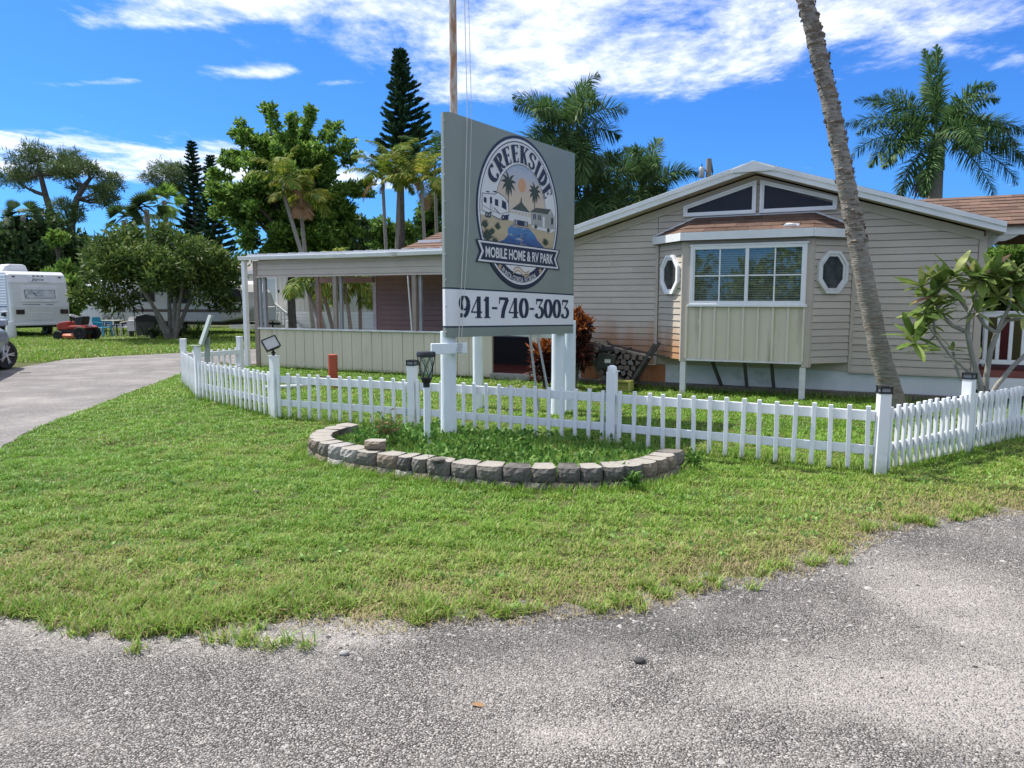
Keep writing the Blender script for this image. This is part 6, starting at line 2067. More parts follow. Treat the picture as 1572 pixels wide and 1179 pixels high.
# multi stemmed tree on the far lawn
Yt = 30.0
mt = thing('spreading_tree', 'wide low olive green tree on several pale leaning stems on the far lawn', 'tree', at(262, 460, Yt) * 1.0)
mt.location = (at(262, 460, Yt).x, Yt, 0)
mb_ = Vector(mt.location)
rr = random.Random(12)
cl = []
for k in range(74):
    u = rr.uniform(-1, 1); v = rr.uniform(-1, 1); w_ = rr.uniform(0, 1)
    if u * u + v * v > 1: continue
    top_ = 1 - .62 * (u * u + v * v) ** 1.1
    px_ = 243 + u * 106; py_ = 443 - (443 - 338) * top_ * (.25 + .75 * w_)
    q = at(px_, py_, Yt) - mb_
    cl.append((q.x, v * 2.6, q.z, rr.uniform(.42, .78)))
for px_, py_ in ((150, 440), (160, 462), (145, 415), (335, 440), (345, 420), (160, 395), (330, 395), (275, 440), (250, 360), (215, 365), (290, 370), (180, 448), (345, 452), (168, 466), (185, 462), (335, 462), (322, 455), (350, 468), (140, 455), (195, 440), (265, 425), (240, 430)):
    q = at(px_, py_, Yt) - mb_; cl.append((q.x, rr.uniform(-1, .6), q.z, rr.uniform(.35, .55)))
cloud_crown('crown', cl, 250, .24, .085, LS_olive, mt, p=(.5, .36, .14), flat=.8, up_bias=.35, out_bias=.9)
pths = []
for (bx, tx, ty, yo) in ((258, 222, 432, -.4), (262, 250, 420, .5), (266, 276, 415, -.2), (268, 305, 425, .3), (264, 240, 455, -.8), (270, 290, 440, -.6)):
    p0 = at(bx, 522, Yt) - mb_; p0.z = 0; p2 = at(tx, ty, Yt) - mb_; p2.y = yo
    pths.append(([p0, p0.lerp(p2, .45) + Vector((0, 0, .15)), p2, p2 + (p2 - p0) * .35], [.095, .08, .055, .025]))
limbs(mt, pths, mat('stem_pale', (.20, .18, .15), (.30, .27, .235), rough=.9, scale=5, bump=.3))
# spiky plants under it
for i, (px, py, s, lab) in enumerate(((300, 500, 1.0, 'spiky green plant right of the stems of the spreading tree'), (236, 503, .8, 'dark spiky plant left of the stems of the spreading tree'), (272, 508, .8, 'dark spiky plant in front of the stems of the spreading tree'))):
    p = gnd(px, 521); t = thing('spiky_plant', lab, 'plant', p)
    n = 150; d = unit(np.stack([rng.normal(0, 1, n), rng.normal(0, 1, n), np.abs(rng.normal(.55, .5, n))], 1))
    L = rng.uniform(.5, .95, n)[:, None] * s * 1.0; S = unit(np.cross(d, np.array([0, 0, 1.0]))) * .035
    B = np.zeros((n, 3)) + rng.normal(0, .16, (n, 3)) * np.array([1, 1, 0]) + np.array([0, 0, .12])
    V = np.stack([B - S, B + d * L * .6 - S * .8, B + d * L + np.array([0, 0, -.08]), B + d * L * .6 + S * .8], 1).reshape(-1, 3)
    np_mesh('leaves', V, (np.arange(n) * 4)[:, None] + np.array([0, 1, 2, 3]), LS_dark if i else LS_mid, rng.choice(3, n), t)
    limbs(t, [([(0, 0, 0), (0, 0, .2)], [.1, .08])], M_trunkd)
# dark growth behind the trailer
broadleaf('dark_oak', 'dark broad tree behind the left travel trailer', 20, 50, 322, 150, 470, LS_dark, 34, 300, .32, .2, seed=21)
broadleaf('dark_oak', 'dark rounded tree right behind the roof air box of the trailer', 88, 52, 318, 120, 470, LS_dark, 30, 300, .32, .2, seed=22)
broadleaf('umbrella_leaf_shrub', 'glossy green large leaved shrub between the trailer and the spreading tree', 100, 38, 385, 82, 500, LS_mid, 24, 190, .34, .15, seed=23, cat='shrub', p=(.5, .35, .15))
broadleaf('umbrella_leaf_shrub', 'single tuft topped young shrub rising over the glossy shrub', 88, 39, 356, 34, 390, LS_mid, 6, 150, .30, .14, seed=24, cat='shrub', p=(.35, .4, .25))
for i, (px, py, Y, seed, lab) in enumerate(((225, 322, 44, 41, 'fan palm head rising over the left of the spreading tree'), (252, 308, 46, 42, 'fan palm head rising highest over the spreading tree'), (35, 330, 50, 43, 'fan palm head above the dark trees at the far left'), (190, 338, 48, 44, 'small dark fan palm left of the spreading tree top'))):
    tp = at(px, py, Y); t = thing('fan_palm', lab, 'palm', (tp.x, Y, 0))
    limbs(t, [([(0, 0, 0), (.1, 0, tp.z * .5), (0, 0, tp.z)], [.18, .16, .15])], M_trunkp)
    V, Fq = [], []
    for k in range(26):
        d = unit(np.array([[random.gauss(0, 1), random.gauss(0, 1), random.gauss(.25, .6)]]))[0]; c_ = np.array([0, 0, tp.z]) + d * .55
        side = np.cross(d, unit(rng.normal(0, 1, (1, 3)))[0] * .7 + np.array([0, 0, 1.0])); side /= np.linalg.norm(side) + 1e-6
        for a in np.linspace(-1.25, 1.25, 13):
            e_ = d * math.cos(a) + side * math.sin(a); e_ = e_ + np.array([0, 0, -.15]); l = .85 * (1 - .15 * abs(a)); s_ = np.cross(e_, d + .01 * side); s_ /= np.linalg.norm(s_) + 1e-6; s_ = side * math.cos(a) - d * math.sin(a)
            o_ = len(V); V += [c_ - s_ * .01, c_ + e_ * l * .6 - s_ * .05, c_ + e_ * l, c_ + e_ * l * .6 + s_ * .05]; Fq.append([o_, o_ + 1, o_ + 2, o_ + 3])
    np_mesh('crown', V, Fq, LS_dark if i != 1 else LS_mid, rng.choice(3, len(Fq)), t)
# far wooded edge closing the view
tl = []
V_, F_ = [], []
xs_ = np.linspace(-75, 70, 150)
cl = [(x + random.uniform(-.5, .5), 82 + 6 * math.sin(x * .1) + random.uniform(-3, 3), random.uniform(1.0, 4.8) * (1.0 + .18 * math.sin(x * .23)), random.uniform(1.3, 2.4)) for x in np.repeat(xs_, 4)]
o = cloud_crown('distant_woods', cl, 90, .8, .5, LS_dark, None); tag(o, kind='stuff')
# trees across the road, behind the viewer (they show in the window glass)
cl = [(x + random.uniform(-1, 1), -26 + random.uniform(-3, 3), z, random.uniform(1.2, 2.2)) for x in np.arange(-45, 46, 2.6) for z in (1.2, 2.6, 4.6 + 1.6 * math.sin(x * .3))]
o = cloud_crown('roadside_woods', cl, 110, .6, .35, LS_mid, None); tag(o, kind='stuff')
# shrubs behind the side deck
broadleaf('garden_shrub', 'dark green shrub under the deck roof at the right edge', 1545, 17.5, 372, 130, 480, LS_mid, 22, 420, .13, .07, seed=31, cat='shrub', p=(.5, .35, .15), crf=.26)
broadleaf('garden_shrub', 'low broad leaved shrub behind the white deck railing', 1530, 15.2, 425, 150, 535, LS_mid, 20, 260, .18, .07, seed=32, cat='shrub', p=(.25, .45, .3), crf=.26)
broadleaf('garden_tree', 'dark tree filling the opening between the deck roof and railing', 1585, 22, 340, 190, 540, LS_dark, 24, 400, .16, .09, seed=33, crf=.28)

# croton shrubs in front of the porch corner
for i, (px, pyb, Y, h_, w_, lab) in enumerate(((884, 590, 13.25, 1.28, .21, 'tall red and orange leaved croton shrub at the house corner'), (836, 590, 13.5, .78, .24, 'shorter orange tipped croton shrub behind the right sign post'))):
    c = at(px, 470, Y); t = thing('croton_shrub', lab, 'shrub', (c.x, Y, 0))
    cl = [(random.uniform(-w_, w_) * .7, random.uniform(-w_, w_) * .7, random.uniform(.32 if i == 0 else .35, 1) * h_, random.uniform(.10, .17)) for _ in range(26 if i == 0 else 13)]
    cl += [(random.uniform(-.1, .1), random.uniform(-.1, .1), h_ * 1.0, .14)]
    o = cloud_crown('foliage', cl, 85, .15, .045, LS_red, t, p=(.52, .34, .14), up_bias=.5, out_bias=1.0)
    # new growth at the top of a croton is orange
    mi = np.zeros(len(o.data.polygons), np.int32); o.data.polygons.foreach_get('material_index', mi)
    zc = np.array([p.center.z for p in o.data.polygons])
    mi = np.where((zc > h_ * .82) & (rng.uniform(0, 1, len(mi)) < .6), 2, np.where(zc < h_ * .7, np.minimum(mi, 1), mi)).astype(np.int32); o.data.polygons.foreach_set('material_index', mi)
    limbs(t, [([(0, 0, 0), (x * .4, y * .4, z * .5), (x, y, z)], [.014, .012, .006]) for x, y, z, _ in cl[:14]], M_trunkd, n=5, name='stem')

# plumeria at the right with big leaves on bare forking branches
Yp = 9.35
pb = Vector((at(1506, 470, Yp).x, Yp, 0))
plum = thing('frangipani', 'frangipani with bare forking branches and large pale leaves at the right fence', 'shrub', pb)
PB = lambda x, y, dy=0.0: at(x, y, Yp + dy) - pb
br = [([(1508, 640), (1505, 590), (1492, 545), (1485, 510)], .036, .030), ([(1485, 510), (1462, 500), (1440, 478), (1436, 455)], .028, .02), ([(1485, 510), (1488, 480), (1470, 455), (1448, 440)], .026, .018),
      ([(1488, 480), (1496, 462), (1506, 432)], .022, .016), ([(1436, 455), (1415, 440)], .018, .013), ([(1432, 470), (1418, 482)], .013, .01), ([(1425, 500), (1400, 517)], .012, .01), ([(1446, 441), (1464, 424)], .018, .013), ([(1551, 470), (1532, 456)], .02, .013), ([(1512, 640), (1514, 580), (1520, 540), (1530, 512)], .036, .03), ([(1530, 512), (1512, 500), (1500, 482)], .026, .02),
      ([(1530, 512), (1545, 492), (1560, 490), (1580, 488)], .028, .02), ([(1530, 512), (1540, 488), (1551, 470), (1552, 440)], .026, .016), ([(1510, 625), (1530, 592), (1555, 562), (1585, 535)], .032, .026),
      ([(1476, 585), (1468, 565), (1462, 540)], .014, .02), ([(1490, 575), (1458, 545), (1436, 515), (1425, 500)], .016, .012), ([(1436, 515), (1412, 538), (1404, 530)], .012, .010), ([(1436, 515), (1433, 490), (1432, 470)], .014, .012), ([(1492, 552), (1470, 550), (1450, 548)], .012, .008)]
limbs(plum, [([PB(x, y, (k % 3 - 1) * .12 * j / 3) for j, (x, y) in enumerate(p)], [a + (c_ - a) * j / (len(p) - 1) for j in range(len(p))]) for k, (p, a, c_) in enumerate(br)], mat('frangipani_bark', (.22, .215, .18), (.31, .30, .26), rough=.85, scale=8, bump=.3), name='trunk', n=8)
lm = MB()     # one folded leaf, along +x
nseg = 6
for i in range(nseg + 1):
    s = i / nseg; w_ = .072 * (math.sin(math.pi * min(1, s * .93 + .03)) ** .8)
    z = -.10 * s * s
    lm.v += [(s, -w_ * 1.9, z + w_ * .5), (s, 0, z), (s, w_ * 1.9, z + w_ * .5)]
for i in range(nseg):
    k = i * 3; lm.f += [(k, k + 3, k + 4, k + 1), (k + 1, k + 4, k + 5, k + 2)]; lm.m += [0, 0]
leaf_proto = {}
for mi, m in enumerate(LS_plum + [mat('leaf_brown', (.22, .12, .06), (.30, .18, .09), rough=.7, scale=8)]):
    leaf_proto[mi] = lm.build('leaf', m, plum, smooth='all', fix=False)
used = set()
tips = [(1415, 440, 10, .26), (1418, 482, 9, .25), (1400, 517, 9, .25), (1464, 424, 10, .27), (1532, 456, 9, .26), (1436, 455, 13, .27), (1446, 438, 15, .28), (1506, 428, 18, .30), (1492, 430, 12, .26), (1500, 480, 6, .22), (1552, 436, 16, .30), (1575, 440, 10, .28), (1432, 470, 9, .24), (1425, 498, 12, .26), (1404, 528, 11, .24), (1462, 538, 4, .16), (1440, 478, 6, .22), (1578, 486, 9, .28), (1525, 425, 10, .26), (1560, 415, 8, .26), (1412, 540, 4, .2)]
rl = random.Random(3)
for tx, ty, n, L_ in tips:
    c = PB(tx, ty, rl.uniform(-.15, .15))
    for k in range(int(n * 1.45)):
        mi = rl.choices((0, 1, 2, 3), (.36, .36, .23, .05))[0]
        o = leaf_proto[mi] if mi not in used else share(leaf_proto[mi])
        used.add(mi)
        az = 2 * math.pi * k / n * 1.6 + rl.uniform(-.3, .3); el = R(rl.uniform(-38, 70))
        o.location = c; o.rotation_euler = (rl.uniform(-.5, .5), -el, az); s = L_ * rl.uniform(.95, 1.45); o.scale = (s, s, s)
for mi in leaf_proto:
    if mi not in used: bpy.data.objects.remove(leaf_proto[mi])

# weeds filling the bed inside the stone edging (uncountable)
bedp = [(p[0], p[1]) for p in WPATH] + [(1.35, 7.9), (-1.2, 9.0)]
cen = np.array([-.2, 7.6]); bed = [tuple(cen + (np.array(p) - cen) * .95) for p in bedp]
P = scatter(bed, (-2.4, 1.8, 6.0, 9.2), 1500)
P = P[rng.uniform(0, 1, len(P)) < np.clip(.55 + noise2(P, 3, 5) * .5, .1, 1)]
h_ = .04 + .05 * np.clip(noise2(P, 2.6, 9) + .4, 0, 1.5) + (np.hypot(P[:, 0] + 1.25, P[:, 1] - 7.9) < .45) * .10
Cn = np.concatenate([P, (rng.uniform(.1, 1, len(P)) * h_ + .06)[:, None]], 1)
V, Fc = leaves_np(Cn, .062, .036, .9, None, 0, .2)
LS_weed = leafset('weed', ((.055, .135, .024), (.095, .20, .035), (.15, .26, .06)), .25)
np_mesh('weeds', V, Fc, LS_weed, rng.choice(3, len(Fc), p=(.42, .4, .18)), kind='stuff')
P2 = scatter(bed, (-2.4, 1.8, 6.0, 9.2), 2600)
blades(P2, .10, .006, 'grass', M_grass, lean=(.3, 1.2), mi_p=(.62, .32, .06), z0=.045)
b = MB()
pts = [(Vector((c[0], c[1]))) for c in bed]
o = MB(); o.add([(p.x, p.y, .05) for p in pts], [tuple(range(len(pts)))]); o.build('bed_soil', M_soil, kind='structure', fix=False)
# the tall dry weed in the bed and clumps at the wall ends
for i, (x, y, hh, nn, lab) in enumerate(((-1.30, 7.75, .36, 44, 'dry branching weed standing in the left of the stone edged bed'), (1.72, 6.95, .15, 26, 'green weed clump at the right end of the stone edging'), (1.02, 6.2, .17, 20, 'grassy weed growing through the right part of the stone edging'))):
    t = thing('weed_clump', lab, 'weed', (x, y, .05 if i == 0 else 0))
    b = MB(); ends = []
    for k in range(nn):
        a = random.uniform(0, 6.28); l = hh * random.uniform(.5, 1.1); sp_ = random.uniform(.1, .55)
        e_ = Vector((math.cos(a) * l * sp_, math.sin(a) * l * sp_, l)); b.tube([(random.uniform(-.05, .05), random.uniform(-.05, .05), 0), e_ * .6, e_], [.0035, .003, .002], n=4, cap=False); ends.append(e_)
    b.build('stems', mat('weed_stem', (.16, .15, .06), (.24, .17, .09), rough=.8, scale=6) if i == 0 else LS_weed[1], t, fix=False)
    Cn = np.array([tuple(e_ * random.uniform(.45, 1)) for e_ in ends for _ in range(5)])
    V, Fc = leaves_np(Cn, .07 if i else .06, .022, .3); np_mesh('leaves', V, Fc, (LS_weed[0], LS_weed[1], MATS['dead_frond']) if i == 0 else LS_weed, rng.choice(3, len(Fc), p=(.4, .35, .25)), t)
# broad leaved weeds scattered in the lawn
P = seen(scatter(LAWN_FRONT, (-6, 7, 3.6, 9.5), 22), .1)
P = P[edge_dist(P) > .25]
P = P[(noise2(P, 1.8, 71) > .1)]
Cn = np.repeat(np.concatenate([P, np.full((len(P), 1), .012)], 1), 9, 0) + rng.normal(0, .022, (len(P) * 9, 3)) * np.array([1, 1, .25])
V, Fc = leaves_np(Cn, .042, .026, .5, None, 0, .15)
np_mesh('weeds', V, Fc, leafset('cloverish', ((.12, .23, .05), (.17, .30, .07), (.24, .36, .11)), .25), rng.choice(3, len(Fc)), kind='stuff')
# darker taller grass along the fence foot and house wall
Ps = []
for i in range(1, len(FP) - 1):
    p, q = np.array(FP[i]), np.array(FP[i + 1]); n = int(np.linalg.norm(q - p) * 260)
    Ps.append(p + (q - p) * rng.uniform(0, 1, (n, 1)) + rng.normal(0, .05, (n, 2)))
p, q = np.array(HP.w(-3.2, .42)[:2]), np.array(HP.w(3.4, .42)[:2]); Ps.append(p + (q - p) * rng.uniform(0, 1, (1500, 1)) + rng.normal(0, .05, (1500, 2)))
p, q = np.array(HP.w(-11.2, .5)[:2]), np.array(HP.w(-3.4, .5)[:2]); Ps.append(p + (q - p) * rng.uniform(0, 1, (1500, 1)) + rng.normal(0, .06, (1500, 2)))
blades(np.concatenate(Ps), .12, .007, 'grass', M_grass, lean=(.15, .8), mi_p=(.75, .2, .05))
pts = np.array(fine_ := [(p.x, p.y) for p in fine]); idx = rng.integers(0, len(pts), 2600)
nv = unit(pts[idx] - np.array([-.2, 7.9])); blades(pts[idx] + nv * rng.uniform(.05, .16, (2600, 1)) + rng.normal(0, .03, (2600, 2)), .085, .006, 'grass', M_grass, lean=(.2, .9), mi_p=(.7, .22, .08))

# ------------------------------------------------------------------ vehicles and things on the far lawn
M_rv = mat('trailer_white', (.52, .53, .55), (.60, .61, .62), rough=.35, scale=1.2, col3=(.45, .46, .48), s3=1.0, t3=.64)
M_rvs = mat('trailer_panel', (.55, .56, .58), (.62, .63, .65), rough=.4, scale=1.5, col3=(.38, .39, .42), s3=.9, t3=.60)
M_tyre = mat('tyre', (.016, .016, .017), (.026, .026, .026), rough=.8, scale=10)
M_rim = mat('alloy', (.45, .46, .48), (.52, .53, .55), rough=.3, metal=.7, scale=3)
M_stripe = mat('stripe_blue', (.06, .07, .12), rough=.5)
M_brn = mat('stripe_brown', (.09, .06, .055), (.13, .09, .08), rough=.5, scale=3)
M_tail = mat('tail_lamp', (.06, .02, .02), (.10, .03, .03), rough=.25, scale=8)


def wheel(parent, c, r_, w_, axis, spokes=5, name='wheel', rim=None):
    """tyre with rim; axis is the outward direction of the face"""
    ax = Vector(axis).normalized(); T = Matrix.Translation(c) @ ax.to_track_quat('Z', 'Y').to_matrix().to_4x4()
    b = MB(T); b.lathe((0, 0, 0), [(r_ * .62, -w_ / 2), (r_ * .93, -w_ / 2), (r_, -w_ * .36), (r_, w_ * .36), (r_ * .93, w_ / 2), (r_ * .70, w_ / 2), (r_ * .66, w_ * .40)], 28)
    o = b.build(name, M_tyre, parent, smooth=True)
    b = MB(T); b.ring([(math.cos(t) * r_ * .70, math.sin(t) * r_ * .70) for t in np.linspace(0, 2 * np.pi, 28, endpoint=False)], [(math.cos(t) * r_ * .61, math.sin(t) * r_ * .61) for t in np.linspace(0, 2 * np.pi, 28, endpoint=False)], -.01, .02)
    b.v = [tuple(T @ Matrix.Rotation(R(90), 4, 'X') @ Matrix.Translation((0, w_ * -.47, 0)) @ (T.inverted() @ Vector(v))) for v in b.v]
    for k in range(spokes):
        for dd in (-.13, .13):
            a = 2 * math.pi * k / spokes + dd
            b.bar((math.cos(a - dd * .7) * r_ * .12, math.sin(a - dd * .7) * r_ * .12, w_ * .44), (math.cos(a) * r_ * .64, math.sin(a) * r_ * .64, w_ * .48), r_ * .075, .03)
    b.lathe((0, 0, 0), [(r_ * .16, w_ * .38), (r_ * .16, w_ * .50), (r_ * .08, w_ * .53)], 14)
    b.build('rim', rim or M_rim, o)
    b = MB(T); b.lathe((0, 0, 0), [(r_ * .6, w_ * .22), (r_ * .6, w_ * .25)], 20); b.build('brake_disc', M_black, o)
    return o


# travel trailer at the left: rear face turned towards us, its long side running off to the left
TA = R(-28)
Yv = 31.0
rl_, rr_ = at(22, 500, Yv + .6), at(108, 500, Yv - .6)
tv_U = Vector((math.cos(TA), math.sin(TA), 0))
tr = thing('travel_trailer', 'white travel trailer with a bird picture on its rear parked at the far left', 'trailer', (rl_.x, Yv + .5, 0), R(55))
# local: x across the rear (left to right), y forward along the trailer, z up
Wt = 2.3; Lt = 6.4
prof = [(0.0, .52), (-.05, 1.30), (.10, 2.35), (.22, 2.66), (.45, 2.80), (Lt - .9, 2.80), (Lt - .1, 2.2), (Lt, 1.1), (Lt, .52)]      # (y, z)
b = MB(); b.prism([(0, y, z) for y, z in prof], (Wt, 0, 0)); b.build('body', M_rv, tr, bevel=.07)


def on_rear(x0, x1, z0, z1, t=.012):
    """box lying on the sloping rear"""
    def yy(z): return -.05 * (z - .52) / .78 if z < 1.3 else -.05 + .15 * (z - 1.3) / 1.05 if z < 2.35 else .10 + .12 * (z - 2.35) / .31
    a, c = yy(z0), yy(z1)
    return [(x0, a - t, z0), (x1, a - t, z0), (x1, c - t, z1), (x0, c - t, z1), (x0, a + .01, z0), (x1, a + .01, z0), (x1, c + .01, z1), (x0, c + .01, z1)]


BF = [(0, 1, 2, 3), (4, 7, 6, 5), (0, 4, 5, 1), (1, 5, 6, 2), (2, 6, 7, 3), (3, 7, 4, 0)]


def rear(name, x0, x1, z0, z1, m, t=.012, bev=0):
    b = MB(); b.add(on_rear(x0, x1, z0, z1, t), BF); return b.build(name, m, tr, bevel=bev)


k_ = Wt / 2.45
rear('picture_panel', .42 * k_, 1.98 * k_, 1.50, 2.16, M_rvs, .03, .02)
rear('picture', .58 * k_, 1.84 * k_, 1.66, 2.02, mat('picture_blue', (.30, .34, .42), (.52, .54, .57), rough=.5, scale=3, lo=.3, hi=.6, col3=(.12, .14, .2), s3=2.2, t3=.60), .033)
b = MB(); z0, z1 = 1.665, 2.015
for a, c in (((.58, z0), (1.84, z0)), ((1.84, z0), (1.84, z1)), ((1.84, z1), (.58, z1)), ((.58, z1), (.58, z0)), ((.60, 1.74), (.86, 1.98)), ((.86, 1.98), (1.1, 1.76)), ((1.1, 1.76), (1.3, 1.80)), ((.95, 1.86), (1.22, 1.92)), ((.95, 1.86), (1.06, 1.74)), ((.80, 1.84), (1.0, 1.90))):
    yy = lambda z: -.05 + .15 * (z - 1.3) / 1.05 - .036
    b.bar((a[0] * k_, yy(a[1]), a[1]), (c[0] * k_, yy(c[1]), c[1]), .022, .006)
b.build('bird_drawing', M_stripe, tr)
rear('light_bar', .82 * k_, 1.62 * k_, 2.34, 2.62, M_rvs, .02, .01)
for x in (1.02, 1.20, 1.38): rear('marker_lamp', x * k_, (x + .10) * k_, 2.585, 2.625, M_tail, .03)
for x in (.18, 2.12): rear('marker_lamp', x * k_, (x + .12) * k_, 2.55, 2.60, M_tail, .02)
for x in (.16, 2.02): 
    o = rear('tail_lamp', x * k_, (x + .34) * k_, .99, 1.18, M_black, .03, .01); b = MB(); b.add(on_rear((x + .12) * k_, (x + .24) * k_, 1.04, 1.13, .036), BF); b.build('lens', M_tail, o)
rear('seam', .45 * k_, 1.16 * k_, 1.385, 1.405, M_stripe, .008); rear('seam', 1.45 * k_, 1.72 * k_, 1.385, 1.405, M_stripe, .008)
rear('seam', .02, Wt - .02, 2.295, 2.315, M_rvs, .012); rear('access_panel', .72 * k_, 1.7 * k_, .72, 1.06, M_rvs, .012, .02); rear('seam', .02, Wt - .02, 1.50, 1.51, M_rvs, .006)
rear('bumper', .04, Wt - .04, .50, .60, M_rvs, .09, .02)
# lettering on the light bar
cu = bpy.data.curves.new('lettering', 'FONT'); cu.body = 'Jayco'; cu.size = .24; cu.shear = .35; cu.offset = .004; cu.resolution_u = 2
tmp = bpy.data.objects.new('lettering', cu); COL.objects.link(tmp)
me = bpy.data.meshes.new_from_object(tmp.evaluated_get(bpy.context.evaluated_depsgraph_get())); bpy.data.objects.remove(tmp)
for v in me.vertices:
    x, z = .96 * k_ + v.co.x * .9, 2.41 + v.co.y * .75
    v.co = (x, .10 + .12 * (z - 2.35) / .31 - .0235, z)
me.materials.clear(); me.materials.append(M_stripe); o = bpy.data.objects.new('lettering', me); COL.objects.link(o); o.parent = tr
# corrugated left side
z = .62
while z < 2.6:
    b = MB(); b.add([(-.018, .35, z), (-.018, Lt - .3, z), (-.004, Lt - .3, z + .095), (-.004, .35, z + .095), (.01, .35, z), (.01, Lt - .3, z), (.01, Lt - .3, z + .095), (.01, .35, z + .095)], BF); b.build('side_rib', M_rv, tr); z += .115
b = MB(); b.box(-.03, .01, 2.5, 3.3, 1.50, 2.12); b.build('side_window', M_dkglass, tr, bevel=.015)
b = MB(); b.box(-.024, .01, .4, Lt - .4, 1.30, 1.335); b.build('side_stripe', M_stripe, tr)
b = MB(); b.box(-.14, -.0185, .55, .72, .90, 1.05); b.build('outlet_box', M_black, tr, bevel=.02)
b = MB(); b.box(-.08, -.0185, .5, .9, 1.07, 1.10); b.build('light_bracket', M_dirty, tr)
acp = [(.75 * k_ - .55, 2.80), (.75 * k_ - .38, 3.06), (.75 * k_ - .25, 3.12), (.75 * k_ + .30, 3.12), (.75 * k_ + .42, 3.06), (.75 * k_ + .5, 2.80)]
b = MB(); b.xz(acp, 1.1, 1.95); b.build('air_conditioner', M_rvs, tr, bevel=.05)
b = MB(); b.box(.1, Wt - .1, .3, Lt - .2, .40, .53); b.build('chassis', M_black, tr)
for y in (1.6, 2.45): wheel(tr, (.10, y, .33), .33, .2, (-1, 0, 0)); 
wheel(tr, (Wt - .1, 2.0, .33), .33, .2, (1, 0, 0))
b = MB(); sx = 1.5 * k_
for a, c in (((-.22, .22), (0, .05)), ((.22, .22), (0, .05)), ((-.22, .22), (0, .40)), ((.22, .22), (0, .40))): b.bar((sx + a[0], .25, a[1]), (sx + c[0], .25, c[1]), .03, .03)
b.box(sx - .12, sx + .12, .18, .32, 0, .03); b.build('scissor_jack', M_black, tr)
sb = MB(); sb.lathe((0, 0, 0), [(.17, 0), (.19, .1), (.17, .62), (.12, .72)], 14)
p = gnd(18, 520); o = sb.build('gas_bottle', M_rvs, smooth=True); o.location = p; tag(o, 'grey gas bottle standing on the grass beside the left trailer', 'gas bottle')

# second trailer behind the spreading tree
Y2 = 36.0
p0, p1 = at(152, 500, Y2 + 1.0), at(340, 500, Y2 - 1.2)
a2 = math.atan2(p1.y - p0.y, p1.x - p0.x); L2 = (p1 - p0).length
t2 = thing('camper_trailer', 'long cream camper trailer with brown stripe behind the spreading tree', 'trailer', (p0.x, p0.y, 0), a2)
b = MB(); b.xz([(0, .55), (L2, .55), (L2 + 1.1, .75), (L2 + 1.45, 1.15), (L2 + 1.15, 1.95), (L2 + .75, 2.32), (L2 + .2, 2.50), (0, 2.55)], 0, 2.3); b.build('body', mat('camper_cream', (.60, .58, .52), (.68, .66, .60), rough=.4, scale=1.0), t2, bevel=.08)
z = .62
while z < 2.3:
    b = MB(); b.add([(.1, -.016, z), (L2 - .05, -.016, z), (L2 - .05, -.003, z + .12), (.1, -.003, z + .12), (.1, .01, z), (L2 - .05, .01, z), (L2 - .05, .01, z + .12), (.1, .01, z + .12)], BF); b.build('side_rib', M_rv, t2); z += .14
xo = lambda px: (at(px, 470, Y2) - p0).dot(Vector((math.cos(a2), math.sin(a2), 0)))
b = MB(); b.box(.1, L2 + 1.0, -.022, .01, 1.02, 1.15); b.build('side_stripe', M_brn, t2)
for xa, xb, z0, z1 in ((xo(273), xo(312), 1.42, 2.12), (xo(200), xo(212), 1.65, 2.05), (xo(215), xo(240), 1.5, 2.05)):
    o = MB(); o.ring([(xa, z0), (xb, z0), (xb, z1), (xa, z1)], [(xa + .06, z0 + .06), (xb - .06, z0 + .06), (xb - .06, z1 - .06), (xa + .06, z1 - .06)], -.045, .0); w_ = o.build('window', M_black, t2)
    o = MB(); o.box(xa + .06, xb - .06, -.03, -.026, z0 + .06, z1 - .06); o.build('pane', M_dkglass, w_)
b = MB(); b.box(xo(181), xo(197), -.05, .0, .62, 2.05); dr = b.build('door', M_rv, t2, bevel=.02); b = MB(); b.box(xo(183), xo(186), -.075, -.051, 1.3, 1.42); b.build('handle', M_black, dr)
nx_ = L2 + 1.0
b = MB(); b.add([(L2 + .35, -.02, 1.55), (L2 + 1.22, -.02, 1.50), (L2 + 1.10, -.02, 2.02), (L2 + .40, -.02, 2.12), (L2 + .35, .01, 1.55), (L2 + 1.22, .01, 1.50), (L2 + 1.10, .01, 2.02), (L2 + .40, .01, 2.12)], BF); b.build('nose_window', M_dkglass, t2)
b = MB(); b.box(L2 + 1.2, L2 + 1.95, .4, 1.5, .62, 1.28); b.build('front_locker', M_rvs, t2, bevel=.06)
b = MB(); b.bar((L2 + .5, 1.1, .5), (L2 + 2.4, 1.1, .48), .1, .1); b.tube([(L2 + 2.0, 1.1, 0), (L2 + 2.0, 1.1, .6)], .04); b.build('hitch', M_black, t2)
b = MB(); b.box(.2, L2, .2, 2.1, .42, .56); b.build('chassis', M_black, t2)
for x in (L2 * .55, L2 * .55 + .85): wheel(t2, (x, .12, .33), .33, .2, (0, -1, 0))
aw = thing('awning', 'flat white awning on thin posts in front of the cream camper trailer', 'awning', (p0.x, p0.y - 1.8, 0), a2)
b = MB(); b.box(xo(196), xo(322), -.2, 1.75, 2.62, 2.74); b.build('roof_sheet', M_fascia, aw, bevel=.01)
for px in (172, 196, 305):
    b = MB(); x = xo(px); b.box(x - .035, x + .035, -.1, -.03, 0, 2.62); b.build('post', M_frame, aw)
b = MB(); b.box(xo(168), xo(322), -.16, -.1, 2.50, 2.615); b.build('edge_beam', M_fascia, aw)
